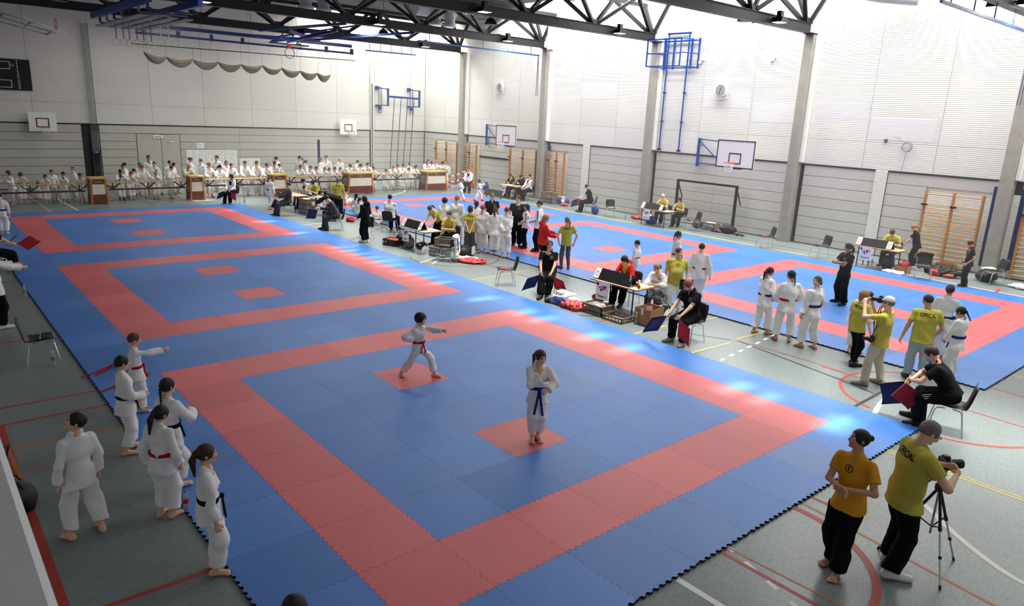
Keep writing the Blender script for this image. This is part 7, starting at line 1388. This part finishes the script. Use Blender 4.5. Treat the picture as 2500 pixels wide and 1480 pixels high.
flag(JA, 'lh', M_FRED, 'red flag held low by the judge nearest the camera', (0.1, 0.5, -0.8), 0.34, -1, (0.25, -0.8, -0.55)); flag(JA, 'rh', M_NAVY, 'blue flag held low by the judge nearest the camera', (0.1, 0.9, -0.35), 0.36, 1, (0.1, -0.15, -1))
flag(JB, 'lh', M_FRED, 'red flag resting on the knees of the judge with glasses', (-0.35, 0.1, -0.9), 0.36, -1); flag(JB, 'rh', M_NAVY, 'dark blue flag resting beside the judge with glasses', (0.35, 0.1, -0.9), 0.36, 1)
flag(JC, 'lh', M_FRED, 'red flag held by the red-haired judge', (-0.2, 0.2, -0.95), 0.38, -1); flag(JC, 'rh', M_NAVY, 'dark blue flag held by the red-haired judge', (0.25, 0.35, -0.85), 0.38, 1)
flag(JE, 'rh', M_NAVY, 'blue flag hanging from the hunched judge\'s hand', (-0.1, 0.3, -1), 0.36, 1, (0.1, 1, 0.1)); flag(JF, 'rh', M_NAVY, 'blue flag lowered by the charcoal judge', (0.1, 0.5, -1), 0.36, 1, (0.1, -1, -0.5)); flag(JG, 'lh', M_FRED, 'red flag on the lap of the woman at the far mat corner', (-0.2, 0.2, -0.9), 0.32, -1); flag(JG, 'rh', M_NAVY, 'blue flag on the lap of the woman at the far mat corner', (0.3, 0.1, -0.9), 0.3, 1)
flag(JH, 'lh', M_FRED, 'red flag of the judge by the corner wall bars', (-0.1, 0.3, -0.9), 0.3, -1); flag(JJ, 'lh', M_NAVY, 'blue flag of the lone black-clad judge', (0.0, 0.2, -1), 0.34, -1, (0.1, 1, -0.2)); flag(JJ, 'rh', M_FRED, 'red flag of the lone black-clad judge', (0.05, 0.1, -1), 0.34, 1, (0.1, -0.8, -0.3)); flag(JK, 'lh', M_NAVY, 'blue flag at the left picture edge', (0, 0.5, 0.4), 0.36, -1); flag(JK, 'rh', M_FRED, 'dark red flag at the left picture edge', (0.1, 0.6, 0.35), 0.38, 1)
b = MB(); [b.tube([JA['pel']+np.array([-.135-.004*k, -.02+.02*k, .035+.022*k]), JA['knL']+np.array([-.088, -.05+.02*k, .01+.026*k])], .006, 5) for k in range(3)]; tag(b.build('trouser_stripes', CL['band'], JA['root']), kind='stuff')
# black folder of the official, phone, cameras, tripod
o = W(OF, OF['lh']+np.array([0.03, .08, -.06])); t = empty('black_folder', o, OF['root'].rotation_euler[2]); tag(t, 'black folder held by the official in white trousers', 'folder'); MB().bevbox((-0.16, -0.008, -0.12), (0.16, 0.008, 0.14), 0.003).build('cover', M_BLACK, t); MB().box((-0.15, -0.004, 0.135), (0.15, 0.004, 0.143)).build('page_edge', M_PAPER, t)
o = W(PW, (PW['lh']+PW['rh'])*.5+np.array([0, .10, .05])); t = empty('mobile_phone', o, PW['root'].rotation_euler[2]); tag(t, 'black phone in the hands of the woman in red', 'phone'); b = MB(); b.prism([(-0.036, -0.06, -0.03), (0.036, -0.06, -0.03), (0.036, 0.06, 0.045), (-0.036, 0.06, 0.045)], (0, -0.005, 0.009)); b.build('phone_body', M_BLACK, t); b = MB(); b.prism([(-0.032, -0.058, -0.018), (0.032, -0.058, -0.018), (0.032, 0.05, 0.0495), (-0.032, 0.05, 0.0495)], (0, -0.0005, 0.001)); b.build('screen', M_GREY, t)
def photo_camera(t, s=1.0):
    MB().bevbox((-0.07*s, -0.035*s, -0.05*s), (0.07*s, 0.035*s, 0.045*s), 0.01*s).build('camera_body', M_PLASTIC, t); MB().bevbox((-0.03*s, -0.03*s, 0.04*s), (0.03*s, 0.03*s, 0.075*s), 0.008*s).build('viewfinder', M_PLASTIC, t)
    lb = MB().lathe([(0.036*s, 0.03*s), (0.040*s, 0.05*s), (0.040*s, 0.12*s), (0.044*s, 0.13*s), (0.044*s, 0.155*s), (0.036*s, 0.155*s)], (0, 0, -0.005), 16, 'y').build('lens_barrel', M_PLASTIC, t); MB().lathe([(0.034*s, 0.15*s), (0.03*s, 0.156*s)], (0, 0, -0.005), 14, 'y').build('lens_glass', mat('lens_glass', (0.02, 0.02, 0.04), 0.05, spec=1.0), lb)
o = W(PH, PH['head']+PH['hf']*PH['hh']*.62+PH['hr']*.01+np.array([0, 0, .02])); t = empty('photo_camera', o, PH['root'].rotation_euler[2]); tag(t, 'black camera held to the eye of the photographer in cap', 'camera'); photo_camera(t, 1.05)
o = W(PH, PH['pel']+np.array([-.20, .08, .02])); t = empty('photo_camera', o, PH['root'].rotation_euler[2]); tag(t, 'black camera hanging at the hip of the photographer in cap', 'camera'); photo_camera(t, 1.0); MB().tube([(-0.06, 0, 0.05), (0.02, -0.05, 0.3), (0.14, -0.02, 0.62)], 0.008, 5).tube([(0.06, 0, 0.05), (0.1, 0.05, 0.3), (0.2, 0.02, 0.6)], 0.008, 5).build('neck_strap', M_BLACK, t)
t = empty('tripod', (6.03, -1.53, 0)); tag(t, 'black and silver photo tripod before the grey-haired official', 'tripod')
top = Vector((0, 0, 0.98)); feet_ = [Vector((5.74-6.42, -1.79+1.50, 0)), Vector((6.44-6.42+0.3, -1.69+1.50-0.35, 0)), Vector((7.18-6.42, -1.04+1.50, 0))]
feet_ = [Vector((-0.29, -0.28, 0)), Vector((0.42, -0.17, 0)), Vector((-0.06, 0.46, 0))]
for f in feet_:
    d = f-top; MB().tube([top+d*0.02, top+d*0.42], 0.016, 8).build('upper_leg', M_PLASTIC, t); MB().tube([top+d*0.38, top+d*0.97], 0.011, 8).build('lower_leg', M_CHROME, t); MB().tube([top+d*0.40, top+d*0.44], 0.021, 8).tube([top+d*0.68, top+d*0.71], 0.018, 8).build('leg_lock', M_PLASTIC, t); MB().tube([top+d*0.96, f+Vector((0, 0, 0.0))], 0.014, 8).build('foot', M_PLASTIC, t); MB().tube([top+d*0.40, Vector((0, 0, 0.50))], 0.008, 6).build('spreader', M_PLASTIC, t)
MB().tube([(0, 0, 0.42), (0, 0, 1.14)], 0.013, 8).build('centre_column', M_CHROME, t); MB().lathe([(0.03, 0.93), (0.05, 0.95), (0.05, 1.0), (0.03, 1.02)], (0, 0, 0), 12).build('collar', M_PLASTIC, t); MB().cbox((0, 0, 1.17), (0.03, 0.03, 0.035)).build('tilt_head', M_PLASTIC, t); MB().tube([(0, 0, 1.15), (-0.26, 0.10, 1.02)], 0.008, 6).build('pan_handle', M_PLASTIC, t)
t = empty('photo_camera', (6.03, -1.53, 1.262), CM['root'].rotation_euler[2]); tag(t, 'black camera mounted on the tripod', 'camera'); photo_camera(t, 1.15); MB().tube([(-0.08, 0, 0.03), (-0.12, -0.05, -0.12), (-0.08, -0.06, -0.26), (-0.03, -0.05, -0.12), (-0.07, -0.03, 0.0)], 0.008, 5).build('hand_strap', M_BLACK, t)
# haze volume added to imitate a pale light shaft over the mats
hz = MB().box((8.2, -0.5, 2.2), (13.2, 31.5, 5.6)).build('light_haze', None); hz.data.materials.clear()
hm = bpy.data.materials.new('added_haze'); hm.use_nodes = True; nt = hm.node_tree; nt.nodes.remove(nt.nodes['Principled BSDF']); vs = nt.nodes.new('ShaderNodeVolumeScatter'); vs.inputs['Density'].default_value = HAZE; vs.inputs['Anisotropy'].default_value = 0.2
nt.links.new(vs.outputs[0], nt.nodes['Material Output'].inputs['Volume']); hz.data.materials.append(hm); tag(hz, 'added pale haze imitating a light shaft above the near mats', 'haze', kind='stuff')
print('SCENE built in %.1fs, people triangles %d' % (time.time()-T0, TRI[0]))
